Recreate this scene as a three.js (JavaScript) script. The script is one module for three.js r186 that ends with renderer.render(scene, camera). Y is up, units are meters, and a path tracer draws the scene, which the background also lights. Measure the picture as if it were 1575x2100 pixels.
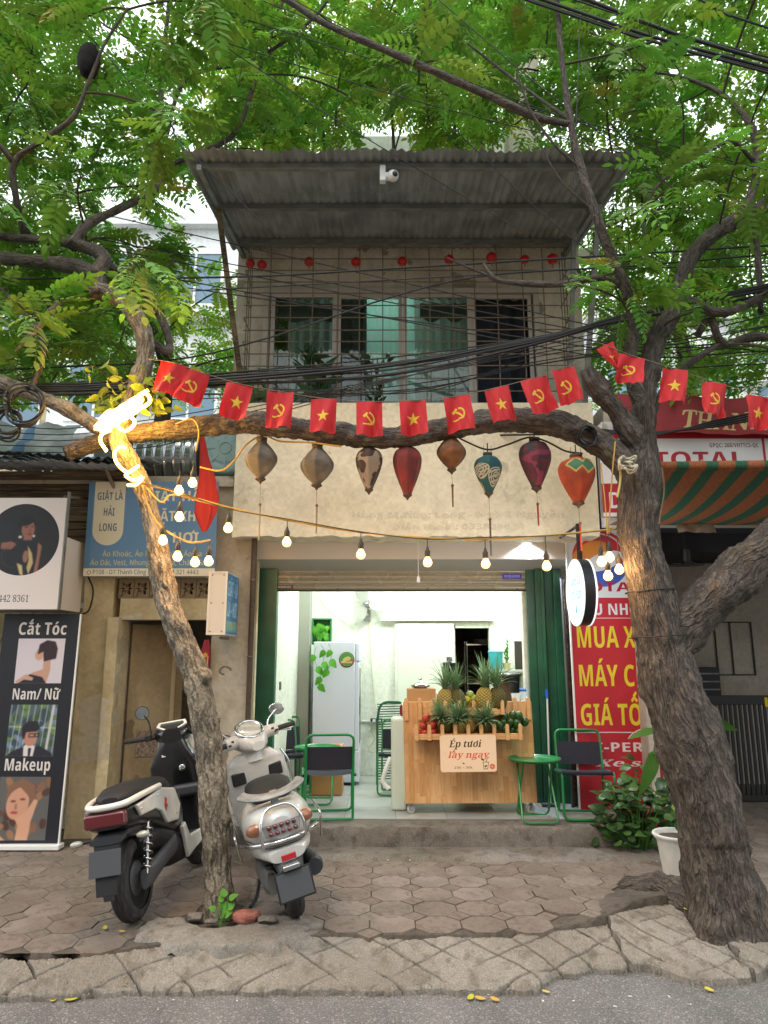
import * as THREE from 'three';
import { mergeGeometries } from 'three/addons/utils/BufferGeometryUtils.js';
import { RoundedBoxGeometry } from 'three/addons/geometries/RoundedBoxGeometry.js';
import { RectAreaLightUniformsLib } from 'three/addons/lights/RectAreaLightUniformsLib.js';
import { createNoise3D } from 'simplex-noise';

// ---------------------------------------------------------------- camera, sky, sun, exposure
const EYE = 1.7, PITCH = 11.5 * Math.PI / 180, FPX = 1456;
const scene = new THREE.Scene();
const camera = new THREE.PerspectiveCamera(2 * Math.atan(1050 / FPX) * 180 / Math.PI, 0.75, 0.05, 400);
camera.position.set(0, EYE, 0);
camera.rotation.set(PITCH, 0, 0);
const renderer = new THREE.WebGLRenderer({ antialias: true });
renderer.toneMapping = THREE.LinearToneMapping;
renderer.toneMappingExposure = 1.66;
renderer.shadowMap.enabled = true;
RectAreaLightUniformsLib.init();
{ // an even overcast sky, a little brighter overhead
  const w = 64, h = 32, a = new Float32Array(w * h * 4);
  for (let j = 0; j < h; j++) for (let i = 0; i < w; i++) {
    const el = (j + 0.5) / h * Math.PI - Math.PI / 2, s = Math.max(0, Math.sin(el));
    const v = 1.3 * (0.75 + 0.45 * s) * (el < 0 ? 0.5 : 1);
    a.set([v * 0.95, v, v * 1.04, 1], (j * w + i) * 4);
  }
  const sky = new THREE.DataTexture(a, w, h, THREE.RGBAFormat, THREE.FloatType);
  sky.mapping = THREE.EquirectangularReflectionMapping; sky.needsUpdate = true;
  scene.background = sky; scene.environment = sky;
}
const sun = new THREE.DirectionalLight(0xfff4e6, 0.9);
sun.position.set(-4, 14, 3); sun.castShadow = true; sun.shadow.radius = 40;
Object.assign(sun.shadow.camera, { left: -9, right: 9, top: 9, bottom: -9, near: 1, far: 40 });
scene.add(sun); scene.add(sun.target); sun.target.position.set(0, 1, -6);

// ---------------------------------------------------------------- helpers
const V = (x, y, z) => new THREE.Vector3(x, y, z);
function seed(n) { let s = n >>> 0; return () => { s = (s + 0x6D2B79F5) | 0; let t = Math.imul(s ^ (s >>> 15), 1 | s); t = (t + Math.imul(t ^ (t >>> 7), 61 | t)) ^ t; return ((t ^ (t >>> 14)) >>> 0) / 4294967296; }; }
const N3 = createNoise3D(seed(7));
const lerp = (a, b, t) => a + (b - a) * t, clamp = (x, a, b) => Math.min(b, Math.max(a, x));
const sstep = (a, b, x) => { const t = clamp((x - a) / (b - a), 0, 1); return t * t * (3 - 2 * t); };
// photograph pixel -> direction; the distance is chosen from what the thing touches
function slope(px, py) {
  const u = (px - 787.5) / FPX, v = (1050 - py) / FPX, d = Math.cos(PITCH) - v * Math.sin(PITCH);
  return [u / d, (v * Math.cos(PITCH) + Math.sin(PITCH)) / d];
}
function at(px, py, D) { const [a, b] = slope(px, py); return V(a * D, EYE + b * D, -D); }
function onY(px, py, Y) { const [a, b] = slope(px, py), D = (Y - EYE) / b; return V(a * D, Y, -D); }
const X = (px, D, py = 1350) => at(px, py, D).x, Yp = (py, D) => at(787, py, D).y;

const used = {};
function numbered(n) { if (!(n in used)) { used[n] = 0; return n; } used[n]++; return n + '_' + String(used[n]).padStart(3, '0'); }
function shade(o) { o.castShadow = true; o.receiveShadow = true; return o; }
function tag(o, label, category, group, kind) {
  if (label) o.userData.label = label; if (category) o.userData.category = category;
  if (group) o.userData.group = group; if (kind) o.userData.kind = kind; return o;
}
function thing(name, label, category, pos = [0, 0, 0], group) {
  const g = new THREE.Group(); g.name = numbered(name);
  if (pos.isVector3) g.position.copy(pos); else g.position.set(...pos);
  scene.add(g); return tag(g, label, category, group);
}
// part in the thing's own coordinates
function part(parent, name, geo, mat, label) {
  if (Array.isArray(geo)) geo = join(geo);
  const m = shade(new THREE.Mesh(geo, mat)); m.name = name; if (label) m.userData.label = label; parent.add(m); return m;
}
// part given in world coordinates, under a thing that is only shifted
function wpart(parent, name, geo, mat, label) {
  if (Array.isArray(geo)) geo = join(geo);
  let p = V(0, 0, 0); for (let o = parent; o && o !== scene; o = o.parent) p.add(o.position);
  geo = geo.clone(); geo.translate(-p.x, -p.y, -p.z); return part(parent, name, geo, mat, label);
}
function solo(name, geo, mat, label, category, group, kind) {
  if (Array.isArray(geo)) geo = join(geo);
  geo.computeBoundingBox(); const b = geo.boundingBox, c = V((b.min.x + b.max.x) / 2, b.min.y, (b.min.z + b.max.z) / 2);
  geo = geo.clone(); geo.translate(-c.x, -c.y, -c.z);
  const m = shade(new THREE.Mesh(geo, mat)); m.name = numbered(name); m.position.copy(c); scene.add(m); return tag(m, label, category, group, kind);
}
function structure(name, geo, mat) { if (Array.isArray(geo)) geo = join(geo); const m = shade(new THREE.Mesh(geo, mat)); m.name = numbered(name); m.userData.kind = 'structure'; scene.add(m); return m; }
function copyOf(o, label) { const c = o.clone(); c.name = numbered(o.name.replace(/_\d{3}$/, '')); c.userData = { ...o.userData }; if (label) c.userData.label = label; scene.add(c); return c; }
function join(list) {
  return mergeGeometries(list.filter(Boolean).map(g => {
    g = g.index ? g.toNonIndexed() : g;
    const o = new THREE.BufferGeometry();
    if (!g.attributes.normal) g.computeVertexNormals();
    o.setAttribute('position', g.attributes.position); o.setAttribute('normal', g.attributes.normal);
    o.setAttribute('uv', g.attributes.uv || new THREE.BufferAttribute(new Float32Array(g.attributes.position.count * 2), 2));
    return o;
  }));
}
// uv in metres from the position, by the way each face points
function muv(g, k = 1) {
  if (g.index) g = g.toNonIndexed();
  const p = g.attributes.position, uv = new Float32Array(p.count * 2);
  const a = V(), b = V(), c = V(), n = V();
  for (let i = 0; i < p.count; i += 3) {
    a.fromBufferAttribute(p, i); b.fromBufferAttribute(p, i + 1); c.fromBufferAttribute(p, i + 2);
    n.copy(b).sub(a).cross(c.clone().sub(a));
    const ax = Math.abs(n.x), ay = Math.abs(n.y), az = Math.abs(n.z);
    [a, b, c].forEach((q, j) => {
      const [s, t] = ax > ay && ax > az ? [q.z, q.y] : ay > az ? [q.x, q.z] : [q.x, q.y];
      uv[(i + j) * 2] = s * k; uv[(i + j) * 2 + 1] = t * k;
    });
  }
  g.setAttribute('uv', new THREE.BufferAttribute(uv, 2)); return g;
}
function T(g, x, y, z, rx = 0, ry = 0, rz = 0) {
  if (rx || ry || rz) g.applyMatrix4(new THREE.Matrix4().makeRotationFromEuler(new THREE.Euler(rx, ry, rz, 'YXZ')));
  g.translate(x, y, z); return g;
}
// box from its corner ranges, edges rounded by r
function bx(x0, x1, y0, y1, z0, z1, r = 0) {
  const w = Math.abs(x1 - x0), h = Math.abs(y1 - y0), d = Math.abs(z1 - z0);
  r = Math.min(r, w / 2.2, h / 2.2, d / 2.2);
  const g = r > 0.0008 ? new RoundedBoxGeometry(w, h, d, 2, r) : new THREE.BoxGeometry(w, h, d);
  g.translate((x0 + x1) / 2, (y0 + y1) / 2, (z0 + z1) / 2); return muv(g);
}
function cyl(r0, r1, h, n = 20, open = false) { return new THREE.CylinderGeometry(r1, r0, h, n, 1, open); }
// straight bar between two points
function bar(a, b, r, n = 8) {
  const d = b.clone().sub(a), L = d.length(), g = new THREE.CylinderGeometry(r, r, L, n, 1);
  g.applyQuaternion(new THREE.Quaternion().setFromUnitVectors(V(0, 1, 0), d.normalize()));
  const m = a.clone().add(b).multiplyScalar(0.5); g.translate(m.x, m.y, m.z); return g;
}
function tube(pts, r, seg = 24, n = 6, closed = false) { return new THREE.TubeGeometry(new THREE.CatmullRomCurve3(pts, closed, 'catmullrom', 0.5), seg, r, n, closed); }
// tube through corner points with rounded bends
function pipe(pts, r, bend = 0.05, n = 10) {
  const path = new THREE.CurvePath();
  let prev = pts[0].clone();
  for (let i = 1; i < pts.length; i++) {
    if (i < pts.length - 1) {
      const a = pts[i].clone().sub(pts[i - 1]), b = pts[i + 1].clone().sub(pts[i]), k = Math.min(bend, a.length() / 2.05, b.length() / 2.05);
      const s = pts[i].clone().addScaledVector(a.normalize(), -k), e = pts[i].clone().addScaledVector(b.normalize(), k);
      path.add(new THREE.LineCurve3(prev, s)); path.add(new THREE.QuadraticBezierCurve3(s, pts[i].clone(), e)); prev = e;
    } else path.add(new THREE.LineCurve3(prev, pts[i].clone()));
  }
  return new THREE.TubeGeometry(path, Math.max(12, pts.length * 10), r, n, false);
}
// swept limb: pts = [[Vector3, radius], ...]; lumps pushes the skin in and out
function limb(pts, step = 0.05, radial = 14, lump = 0.1, freq = 9, cap = true, fine = 0) {
  const curve = new THREE.CatmullRomCurve3(pts.map(p => p[0]), false, 'centripetal');
  const L = curve.getLength(), n = Math.max(4, Math.round(L / step)), pos = [], uv = [], idx = [];
  const lens = [0]; { const m = pts.length - 1; let s = 0; for (let i = 1; i <= m; i++) { s += pts[i][0].distanceTo(pts[i - 1][0]); lens.push(s); } }
  const tot = lens[lens.length - 1], rAt = t => { const s = t * tot; let i = 1; while (i < lens.length - 1 && lens[i] < s) i++; return lerp(pts[i - 1][1], pts[i][1], sstep(0, 1, (s - lens[i - 1]) / (lens[i] - lens[i - 1]))); };
  let nrm = null, prevT = null; const c0 = pts[0][1] * 2 * Math.PI;
  for (let i = 0; i <= n; i++) {
    const t = i / n, c = curve.getPointAt(t), tg = curve.getTangentAt(t);
    if (!nrm) { nrm = Math.abs(tg.y) < 0.9 ? V(0, 1, 0) : V(1, 0, 0); nrm.addScaledVector(tg, -nrm.dot(tg)).normalize(); }
    else { nrm.applyQuaternion(new THREE.Quaternion().setFromUnitVectors(prevT, tg)); nrm.addScaledVector(tg, -nrm.dot(tg)).normalize(); }
    prevT = tg; const bi = tg.clone().cross(nrm), r = rAt(t);
    for (let j = 0; j <= radial; j++) {
      const a = j / radial * Math.PI * 2, d = nrm.clone().multiplyScalar(Math.cos(a)).addScaledVector(bi, Math.sin(a));
      const q = c.clone().addScaledVector(d, r), f = freq;
      const k = 1 + lump * (N3(q.x * f * 0.45, q.y * f * 0.25, q.z * f * 0.45) * 1.1 + N3(q.x * f * 1.6, q.y * f * 0.5, q.z * f * 1.6) * 0.55);
      const rg = fine ? fine * (1 - 2.2 * Math.abs(N3(q.x * 16, q.y * 4.5, q.z * 16)) + 0.6 * N3(q.x * 42, q.y * 18, q.z * 42) + 2.2 * Math.pow(Math.max(0, N3(q.x * 5, q.y * 5, q.z * 5 + 9) - 0.45), 1) * 3) : 0;
      const w = c.clone().addScaledVector(d, r * k + rg); pos.push(w.x, w.y, w.z); uv.push(j / radial * Math.max(1, Math.round(c0 / 0.3)) * 0.3, t * L);
    }
  }
  for (let i = 0; i < n; i++) for (let j = 0; j < radial; j++) { const a = i * (radial + 1) + j, b = a + radial + 1; idx.push(a, a + 1, b, b, a + 1, b + 1); }
  if (cap) for (const e of [0, n]) {
    const c = curve.getPointAt(e / n), k = pos.length / 3; pos.push(c.x, c.y, c.z); uv.push(0.1, 0.1);
    for (let j = 0; j < radial; j++) { const a = e * (radial + 1) + j; if (e) idx.push(a, a + 1, k); else idx.push(a + 1, a, k); }
  }
  const g = new THREE.BufferGeometry(); g.setAttribute('position', new THREE.Float32BufferAttribute(pos, 3)); g.setAttribute('uv', new THREE.Float32BufferAttribute(uv, 2)); g.setIndex(idx); g.computeVertexNormals();
  return g;
}
// skin over rings; ring = array of Vector3 (same count); closes ends
function skin(rings, capEnds = true) {
  const n = rings[0].length, pos = [], uv = [], idx = [];
  rings.forEach((r, i) => { for (let j = 0; j <= n; j++) { const q = r[j % n]; pos.push(q.x, q.y, q.z); uv.push(j / n, i / (rings.length - 1)); } });
  for (let i = 0; i < rings.length - 1; i++) for (let j = 0; j < n; j++) { const a = i * (n + 1) + j, b = a + n + 1; idx.push(a, b, a + 1, b, b + 1, a + 1); }
  if (capEnds) for (const e of [0, rings.length - 1]) {
    const c = V(); rings[e].forEach(q => c.add(q)); c.multiplyScalar(1 / n);
    const k = pos.length / 3; pos.push(c.x, c.y, c.z); uv.push(0.5, 0.5);
    for (let j = 0; j <= n; j++) { const q = rings[e][j % n]; pos.push(q.x, q.y, q.z); uv.push(0.5, 0.5); }
    for (let j = 0; j < n; j++) { if (e) idx.push(k, k + 2 + j, k + 1 + j); else idx.push(k, k + 1 + j, k + 2 + j); }
  }
  const g = new THREE.BufferGeometry(); g.setAttribute('position', new THREE.Float32BufferAttribute(pos, 3)); g.setAttribute('uv', new THREE.Float32BufferAttribute(uv, 2)); g.setIndex(idx); g.computeVertexNormals(); return g;
}
// superellipse ring across the z axis: centre, half sizes, exponent; dy(a) shapes it
function ringZ(z, cx, cy, rx, ry, e = 2.6, n = 28, tilt = 0) {
  const out = []; for (let j = 0; j < n; j++) {
    const a = j / n * Math.PI * 2, c = Math.cos(a), s = Math.sin(a), y = Math.sign(s) * Math.pow(Math.abs(s), 2 / e) * ry;
    out.push(V(cx + Math.sign(c) * Math.pow(Math.abs(c), 2 / e) * rx, cy + y, z + y * tilt));
  } return out;
}
function ringY(y, cx, cz, rx, rz, e = 2.6, n = 28, tilt = 0) {
  const out = []; for (let j = 0; j < n; j++) {
    const a = j / n * Math.PI * 2, c = Math.cos(a), s = -Math.sin(a), z = Math.sign(s) * Math.pow(Math.abs(s), 2 / e) * rz;
    out.push(V(cx + Math.sign(c) * Math.pow(Math.abs(c), 2 / e) * rx, y + z * tilt, cz + z));
  } return out;
}
function lathe(profile, n = 24) { return new THREE.LatheGeometry(profile.map(p => new THREE.Vector2(p[0], p[1])), n); }
function plate(pts, depth, bevel = 0, holes = []) {   // outline in xy, thickness along z from 0
  const s = new THREE.Shape(pts.map(p => new THREE.Vector2(p[0], p[1])));
  for (const h of holes) s.holes.push(new THREE.Path(h.map(p => new THREE.Vector2(p[0], p[1]))));
  const g = new THREE.ExtrudeGeometry(s, { depth: depth - 2 * bevel, bevelEnabled: bevel > 0, bevelSize: bevel, bevelThickness: bevel, bevelOffset: -bevel, bevelSegments: 2, curveSegments: 8 });
  if (bevel) g.translate(0, 0, bevel); return g;
}
// ---------------------------------------------------------------- textures
function lattice(seedN) { const r = seed(seedN), t = new Float32Array(65536); for (let i = 0; i < 65536; i++) t[i] = r(); return t; }
const LT = lattice(99);
function vn(x, y, p, s = 0) {   // value noise that repeats every p cells
  const xi = Math.floor(x), yi = Math.floor(y), fx = x - xi, fy = y - yi, u = fx * fx * (3 - 2 * fx), v = fy * fy * (3 - 2 * fy);
  const x0 = (((xi % p) + p) % p) * 157, x1 = ((((xi + 1) % p) + p) % p) * 157, y0 = (((yi % p) + p) % p) * 8191 + s * 1013, y1 = ((((yi + 1) % p) + p) % p) * 8191 + s * 1013;
  const a = LT[(x0 + y0) & 65535], b = LT[(x1 + y0) & 65535], c = LT[(x0 + y1) & 65535], d = LT[(x1 + y1) & 65535];
  const e = a + (b - a) * u; return e + (c + (d - c) * u - e) * v;
}
function fbm(u, v, f, oct = 5, s = 0, gain = 0.5) { let a = 1, t = 0, n = 0; for (let o = 0; o < oct; o++) { t += a * vn(u * f, v * f, f, s + o); n += a; a *= gain; f *= 2; } return t / n; }
function tex(size, fn, metres = 1, srgb = true, h = size) {
  const a = new Uint8Array(size * h * 4);
  for (let j = 0; j < h; j++) for (let i = 0; i < size; i++) {
    const c = fn(i / size, j / h), k = (j * size + i) * 4;
    if (typeof c === 'number') { a[k] = a[k + 1] = a[k + 2] = clamp(c, 0, 1) * 255; } else { a[k] = clamp(c[0], 0, 1) * 255; a[k + 1] = clamp(c[1], 0, 1) * 255; a[k + 2] = clamp(c[2], 0, 1) * 255; }
    a[k + 3] = 255;
  }
  const t = new THREE.DataTexture(a, size, h); t.wrapS = t.wrapT = THREE.RepeatWrapping; t.magFilter = THREE.LinearFilter; t.minFilter = THREE.LinearMipmapLinearFilter; t.generateMipmaps = true;
  const m = Array.isArray(metres) ? metres : [metres, metres]; t.repeat.set(1 / m[0], 1 / m[1]);
  if (srgb) t.colorSpace = THREE.SRGBColorSpace; t.needsUpdate = true; return t;
}
function canvasTex(w, h, draw) {
  const c = document.createElement('canvas'); c.width = w; c.height = h; const x = c.getContext('2d'); draw(x, w, h);
  const t = new THREE.CanvasTexture(c); t.colorSpace = THREE.SRGBColorSpace; return t;
}
// lettering squeezed or stretched to a given width and height; marks that the fonts lack are drawn as strokes
function letter(x, s, cx, cy, w, h, font, color, align = 'center') {
  x.save(); x.font = font.replace('#', '100px'); x.textAlign = 'left'; x.textBaseline = 'alphabetic'; x.fillStyle = x.strokeStyle = color;
  const cells = [...s.normalize('NFC')].map(c => { const n = c.normalize('NFD'); return c === 'Đ' || c === 'đ' ? [c === 'đ' ? 'd' : 'D', '-'] : c.charCodeAt(0) < 256 || n.length < 2 ? [c, ''] : [n[0], n.slice(1)]; });
  const adv = cells.map(c => x.measureText(c[0]).width), mw = adv.reduce((a, b) => a + b, 0), sx = w ? w / mw : h / 72;
  x.translate(cx - (align === 'center' ? mw * sx / 2 : align === 'right' ? mw * sx : 0), cy); x.scale(sx, h / 72);
  const bold = /bold/.test(font), lw = bold ? 11 : 7; x.lineWidth = lw; let X0 = 0;
  cells.forEach(([c, m], i) => {
    x.fillText(c, X0, 0); const up = c === c.toUpperCase(), top = up ? -76 : /[dhklt]/.test(c) ? -78 : -58, mid = X0 + adv[i] / 2; let y = top - 8;
    const line = (...p) => { x.beginPath(); x.moveTo(p[0], p[1]); if (p.length > 4) x.quadraticCurveTo(p[2], p[3], p[4], p[5]); else x.lineTo(p[2], p[3]); x.stroke(); };
    for (const k of m) {
      if (k === '-') line(X0 + 2, up ? -38 : -62, X0 + adv[i] * 0.62, up ? -38 : -62);
      if (k === '\u0323') { x.beginPath(); x.arc(mid, 14, lw * 0.62, 0, 7); x.fill(); }
      if (k === '\u031b') line(X0 + adv[i] * 0.8, top + 8, X0 + adv[i] * 1.06, top + 4, X0 + adv[i] * 1.0, top - 10);
      if (k === '\u0302') { line(mid - 15, y + 4, mid, y - 9); line(mid, y - 9, mid + 15, y + 4); y -= 15; }
      if (k === '\u0306') { line(mid - 14, y - 6, mid, y + 8, mid + 14, y - 6); y -= 12; }
      if (k === '\u0301') line(mid - 4, y + 3, mid + 11, y - 12); if (k === '\u0300') line(mid + 4, y + 3, mid - 11, y - 12);
      if (k === '\u0309') line(mid - 7, y - 8, mid + 14, y - 12, mid + 1, y + 3); if (k === '\u0303') { line(mid - 16, y, mid - 7, y - 12, mid, y - 4); line(mid, y - 4, mid + 8, y + 4, mid + 16, y - 8); }
    }
    X0 += adv[i];
  });
  x.restore();
}
const mix3 = (a, b, t) => [lerp(a[0], b[0], t), lerp(a[1], b[1], t), lerp(a[2], b[2], t)];
const hex = n => [(n >> 16 & 255) / 255, (n >> 8 & 255) / 255, (n & 255) / 255];
const std = o => new THREE.MeshStandardMaterial({ side: THREE.DoubleSide, roughness: 0.8, ...o });
const phys = o => new THREE.MeshPhysicalMaterial({ side: THREE.DoubleSide, ...o });

const M = {};
{
  const grain = tex(512, (u, v) => 0.5 + 0.5 * (fbm(u, v, 32, 4, 3) - 0.5) + 0.5 * (vn(u * 200, v * 200, 200, 5) - 0.5), 0.5, false);
  const smudge = tex(512, (u, v) => 0.55 + 0.5 * (fbm(u, v, 6, 6, 11) - 0.5), 0.9, false);
  M.grain = grain; M.smudge = smudge;
  // cream wall with water stains, peeled patches and grey grime
  const plaster = (base, stain, bare, sd, peel, stainAmt) => tex(512, (u, v) => {
    const a = fbm(u, v, 5, 6, sd), st = fbm(u, v * 0.5, 16, 5, sd + 9), p = fbm(u, v, 9, 6, sd + 17), g = fbm(u, v, 90, 3, sd + 21);
    let c = mix3(base, stain, clamp((a - 0.42) * 2.2, 0, 1) * stainAmt);
    c = mix3(c, stain, clamp((st - 0.55) * 3, 0, 1) * stainAmt * 0.8);
    c = mix3(c, bare, sstep(peel, peel + 0.03, p));
    const k = 0.93 + 0.14 * g; return [c[0] * k, c[1] * k, c[2] * k];
  }, 2.6);
  M.fascia = std({ map: plaster(hex(0xdfd5bb), hex(0xbcb097), hex(0xc0b59c), 31, 0.74, 0.6), roughness: 0.9, bumpMap: grain, bumpScale: 0.0025 });
  M.yellowWall = std({ map: plaster(hex(0xc6b996), hex(0x94815c), hex(0xb0a68f), 47, 0.60, 0.85), roughness: 0.95, bumpMap: smudge, bumpScale: 0.008 });
  M.greyWall = std({ map: plaster(hex(0xbcb3a2), hex(0x8f8470), hex(0x807768), 63, 0.66, 0.8), roughness: 0.95, bumpMap: smudge, bumpScale: 0.006 });
  M.whiteWall = std({ map: plaster(hex(0xe6ebdf), hex(0xdbe0d0), hex(0xdde2d4), 71, 0.95, 0.25), roughness: 0.7, bumpMap: grain, bumpScale: 0.0008 });
  M.limewash = std({ map: plaster(hex(0xb8b0a3), hex(0x978e81), hex(0x8e8578), 75, 0.95, 0.8), roughness: 0.9 });
  M.upperWall = std({ map: plaster(hex(0xcfc8ba), hex(0x9c9485), hex(0x948c7e), 83, 0.68, 0.8), roughness: 0.9, bumpMap: smudge, bumpScale: 0.004 });
  M.farWall = std({ map: plaster(hex(0xdfe2e2), hex(0xc4c6c4), hex(0xb5b6b2), 87, 0.72, 0.6), roughness: 0.9 });
  const conc = (a, b, d, sd, m) => tex(512, (u, v) => {
    const l = fbm(u, v, 4, 6, sd), s = fbm(u, v, 26, 5, sd + 5), f = vn(u * 400, v * 400, 400, sd + 7), sp = vn(u * 260, v * 260, 260, sd + 3);
    let c = mix3(a, b, clamp((l - 0.35) * 2.6, 0, 1)); c = mix3(c, d, clamp((s - 0.52) * 2.6, 0, 0.8));
    const k = 0.84 + 0.3 * f; c = [c[0] * k, c[1] * k, c[2] * k]; if (sp > 0.93) c = mix3(c, [0.75, 0.72, 0.68], 0.5); if (sp < 0.05) c = mix3(c, [0.12, 0.11, 0.1], 0.5); return c;
  }, m);
  M.concrete = std({ map: conc(hex(0x7c776f), hex(0x6a645b), hex(0x554f46), 101, 1.6), roughness: 0.93, bumpMap: grain, bumpScale: 0.003 });
  M.ramp = std({ map: conc(hex(0x87827a), hex(0x787168), hex(0x5d564c), 113, 1.5), roughness: 0.93, bumpMap: grain, bumpScale: 0.004 });
  const pav = sd => conc(hex(0x877d74), hex(0x796f66), hex(0x645b52), sd, 0.9);
  M.pavers = [[121, 0xf4f0ee], [127, 0xeae5e0], [131, 0xe6e0da], [121, 0xe2dad4], [127, 0xf0ebe6]].map(([s, c]) => std({ map: pav(s), color: c, roughness: 0.92, bumpMap: grain, bumpScale: 0.003 }));
  M.dirt = std({ map: conc(hex(0x5c544a), hex(0x4b443b), hex(0x3a342d), 137, 0.7), roughness: 1, bumpMap: smudge, bumpScale: 0.01 });
  // asphalt: pale and dark stones in a grey binder
  const asph = tex(768, (u, v) => {
    const l = fbm(u, v, 4, 5, 141), a = vn(u * 150, v * 150, 150, 143), b = vn(u * 320, v * 320, 320, 145), f = vn(u * 512, v * 512, 512, 149);
    let k = 0.33 + 0.12 * l + (a > 0.72 ? 0.2 * (a - 0.6) / 0.4 : 0) + (b > 0.7 ? 0.28 * (b - 0.5) : 0) - (b < 0.3 ? 0.22 * (0.4 - b) : 0) + 0.1 * (f - 0.5);
    return [k * 1.02, k, k * 0.98];
  }, 1.1);
  const asphB = tex(512, (u, v) => 0.5 * vn(u * 75, v * 75, 75, 143) + 0.5 * vn(u * 160, v * 160, 160, 145), 0.55, false);
  M.asphalt = std({ map: asph, roughness: 0.88, bumpMap: asphB, bumpScale: 0.008 });
  // bark
  const bark = (a, b, c, sd) => tex(512, (u, v) => {
    const w = fbm(u, v, 4, 4, sd) * 0.15, f1 = fbm(u + w, v * 0.25, 36, 4, sd + 2), pl = fbm(u, v, 8, 5, sd + 5), g = fbm(u, v, 64, 3, sd + 8);
    let q = mix3(a, b, clamp((pl - 0.38) * 3, 0, 1)); q = mix3(q, c, sstep(0.53, 0.68, f1) * 0.62); const k = 0.68 + 0.64 * g; return [q[0] * k, q[1] * k, q[2] * k];
  }, 0.6);
  const barkB = sd => tex(512, (u, v) => { const w = fbm(u, v, 4, 4, sd) * 0.15; return 1 - sstep(0.42, 0.66, fbm(u + w, v * 0.25, 36, 4, sd + 2)) * 0.7 - 0.3 * fbm(u, v, 40, 3, sd + 8); }, 0.6, false);
  M.barkPale = std({ map: bark(hex(0x857b6b), hex(0x6c6355), hex(0x463d31), 201), bumpMap: barkB(201), bumpScale: 0.013, roughness: 0.95 });
  M.barkDark = std({ map: bark(hex(0x5a5047), hex(0x473f38), hex(0x2d2722), 215), bumpMap: barkB(215), bumpScale: 0.016, roughness: 0.82 });
  M.branch = std({ map: bark(hex(0x5a5047), hex(0x473f38), hex(0x2d2722), 229), roughness: 0.9, bumpMap: barkB(229), bumpScale: 0.006 });
  M.twig = std({ color: 0x3f3a26, roughness: 0.9 });
  // finger-jointed pine board: staves with their own tone and grain
  M.pine = std({ map: tex(512, (u, v) => {
    const col = Math.floor(u * 24), off = LT[col * 7 + 3], row = Math.floor((v + off) * 4), t = LT[col * 131 + (row & 3) * 17 + 40], fx = u * 24 - col;
    const g = fbm(u * 1 + t * 0.3, v * 0.125 + t, 96, 4, 301), e = (fx < 0.03 || fx > 0.97) ? 0.9 : 1, fe = ((v + off) * 4 % 1) < 0.008 ? 0.86 : 1;
    const c = mix3(hex(0xdcb07c), hex(0xc08d58), clamp(t * 0.9 + (g - 0.5) * 1.1, 0, 1)); return [c[0] * e * fe, c[1] * e * fe, c[2] * e * fe];
  }, 1.1), roughness: 0.55 });
  M.pineRail = std({ map: tex(256, (u, v) => { const g = fbm(u * 0.2, v, 64, 4, 311); return mix3(hex(0xddb27e), hex(0xc2905b), clamp(g * 1.2 - 0.1, 0, 1)); }, [0.8, 0.25]), roughness: 0.55 });
  M.oldWood = std({ map: tex(512, (u, v) => { const g = fbm(u * 0.12, v, 64, 5, 317), l = fbm(u, v, 4, 4, 319); return mix3(hex(0x7a6a50), hex(0x3c3226), clamp(g * 1.6 - 0.3 + (l - 0.5), 0, 1)); }, [1.2, 0.5]), roughness: 0.9 });
  M.rust = std({ map: tex(512, (u, v) => mix3(hex(0x8f8577), hex(0x64503f), clamp((fbm(u, v, 30, 5, 323) - 0.35) * 2.4, 0, 1)), 0.3), roughness: 0.85, metalness: 0.2 });
  M.zinc = std({ map: tex(512, (u, v) => { const a = fbm(u, v * 0.15, 30, 5, 331), b = fbm(u, v, 7, 5, 333); return mix3(hex(0xa6acb2), hex(0x82868a), clamp((a - 0.4) * 1.5 + (b - 0.5) * 1.6 + 0.3, 0, 1)); }, 1.5), roughness: 0.6, metalness: 0.25 });
  M.steel = std({ color: 0xa9adb0, metalness: 0.9, roughness: 0.32, roughnessMap: M.smudge });
  M.chrome = std({ color: 0xd8d8d8, metalness: 1, roughness: 0.1 });
  M.greyMetal = std({ map: tex(256, (u, v) => mix3(hex(0x8a8d8d), hex(0x6c6a66), clamp((fbm(u, v, 8, 5, 341) - 0.3) * 1.6, 0, 1)), 0.8), roughness: 0.55, metalness: 0.3 });
  M.greenSteel = phys({ map: tex(256, (u, v) => mix3(hex(0x1d5c41), hex(0x14432f), clamp((fbm(u, v, 6, 5, 347) - 0.3) * 1.6, 0, 1)), 0.9), roughness: 0.38, clearcoat: 0.3, clearcoatRoughness: 0.3 });
  M.chairGreen = phys({ color: 0x117a3d, roughness: 0.35, clearcoat: 0.4, clearcoatRoughness: 0.2 });
  M.navyCloth = std({ map: tex(256, (u, v) => { const w = (Math.floor(u * 128) + Math.floor(v * 128)) & 1; return mix3(hex(0x22222c), hex(0x2f2f3a), 0.5 * w + 0.5 * fbm(u, v, 8, 4, 351)); }, 0.25), roughness: 0.95 });
  M.black = std({ color: 0x121214, roughness: 0.55 });
  M.gloss = phys({ color: 0x0c0d10, roughness: 0.3, clearcoat: 0.7, clearcoatRoughness: 0.12 });
  M.rubber = std({ map: tex(256, (u, v) => mix3(hex(0x2a2a2b), hex(0x4a4743), clamp((fbm(u, v, 10, 5, 355) - 0.4) * 2.2, 0, 1)), 0.4), roughness: 0.92 });
  M.greyPlastic = std({ color: 0x4a4a4c, roughness: 0.6 });
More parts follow.
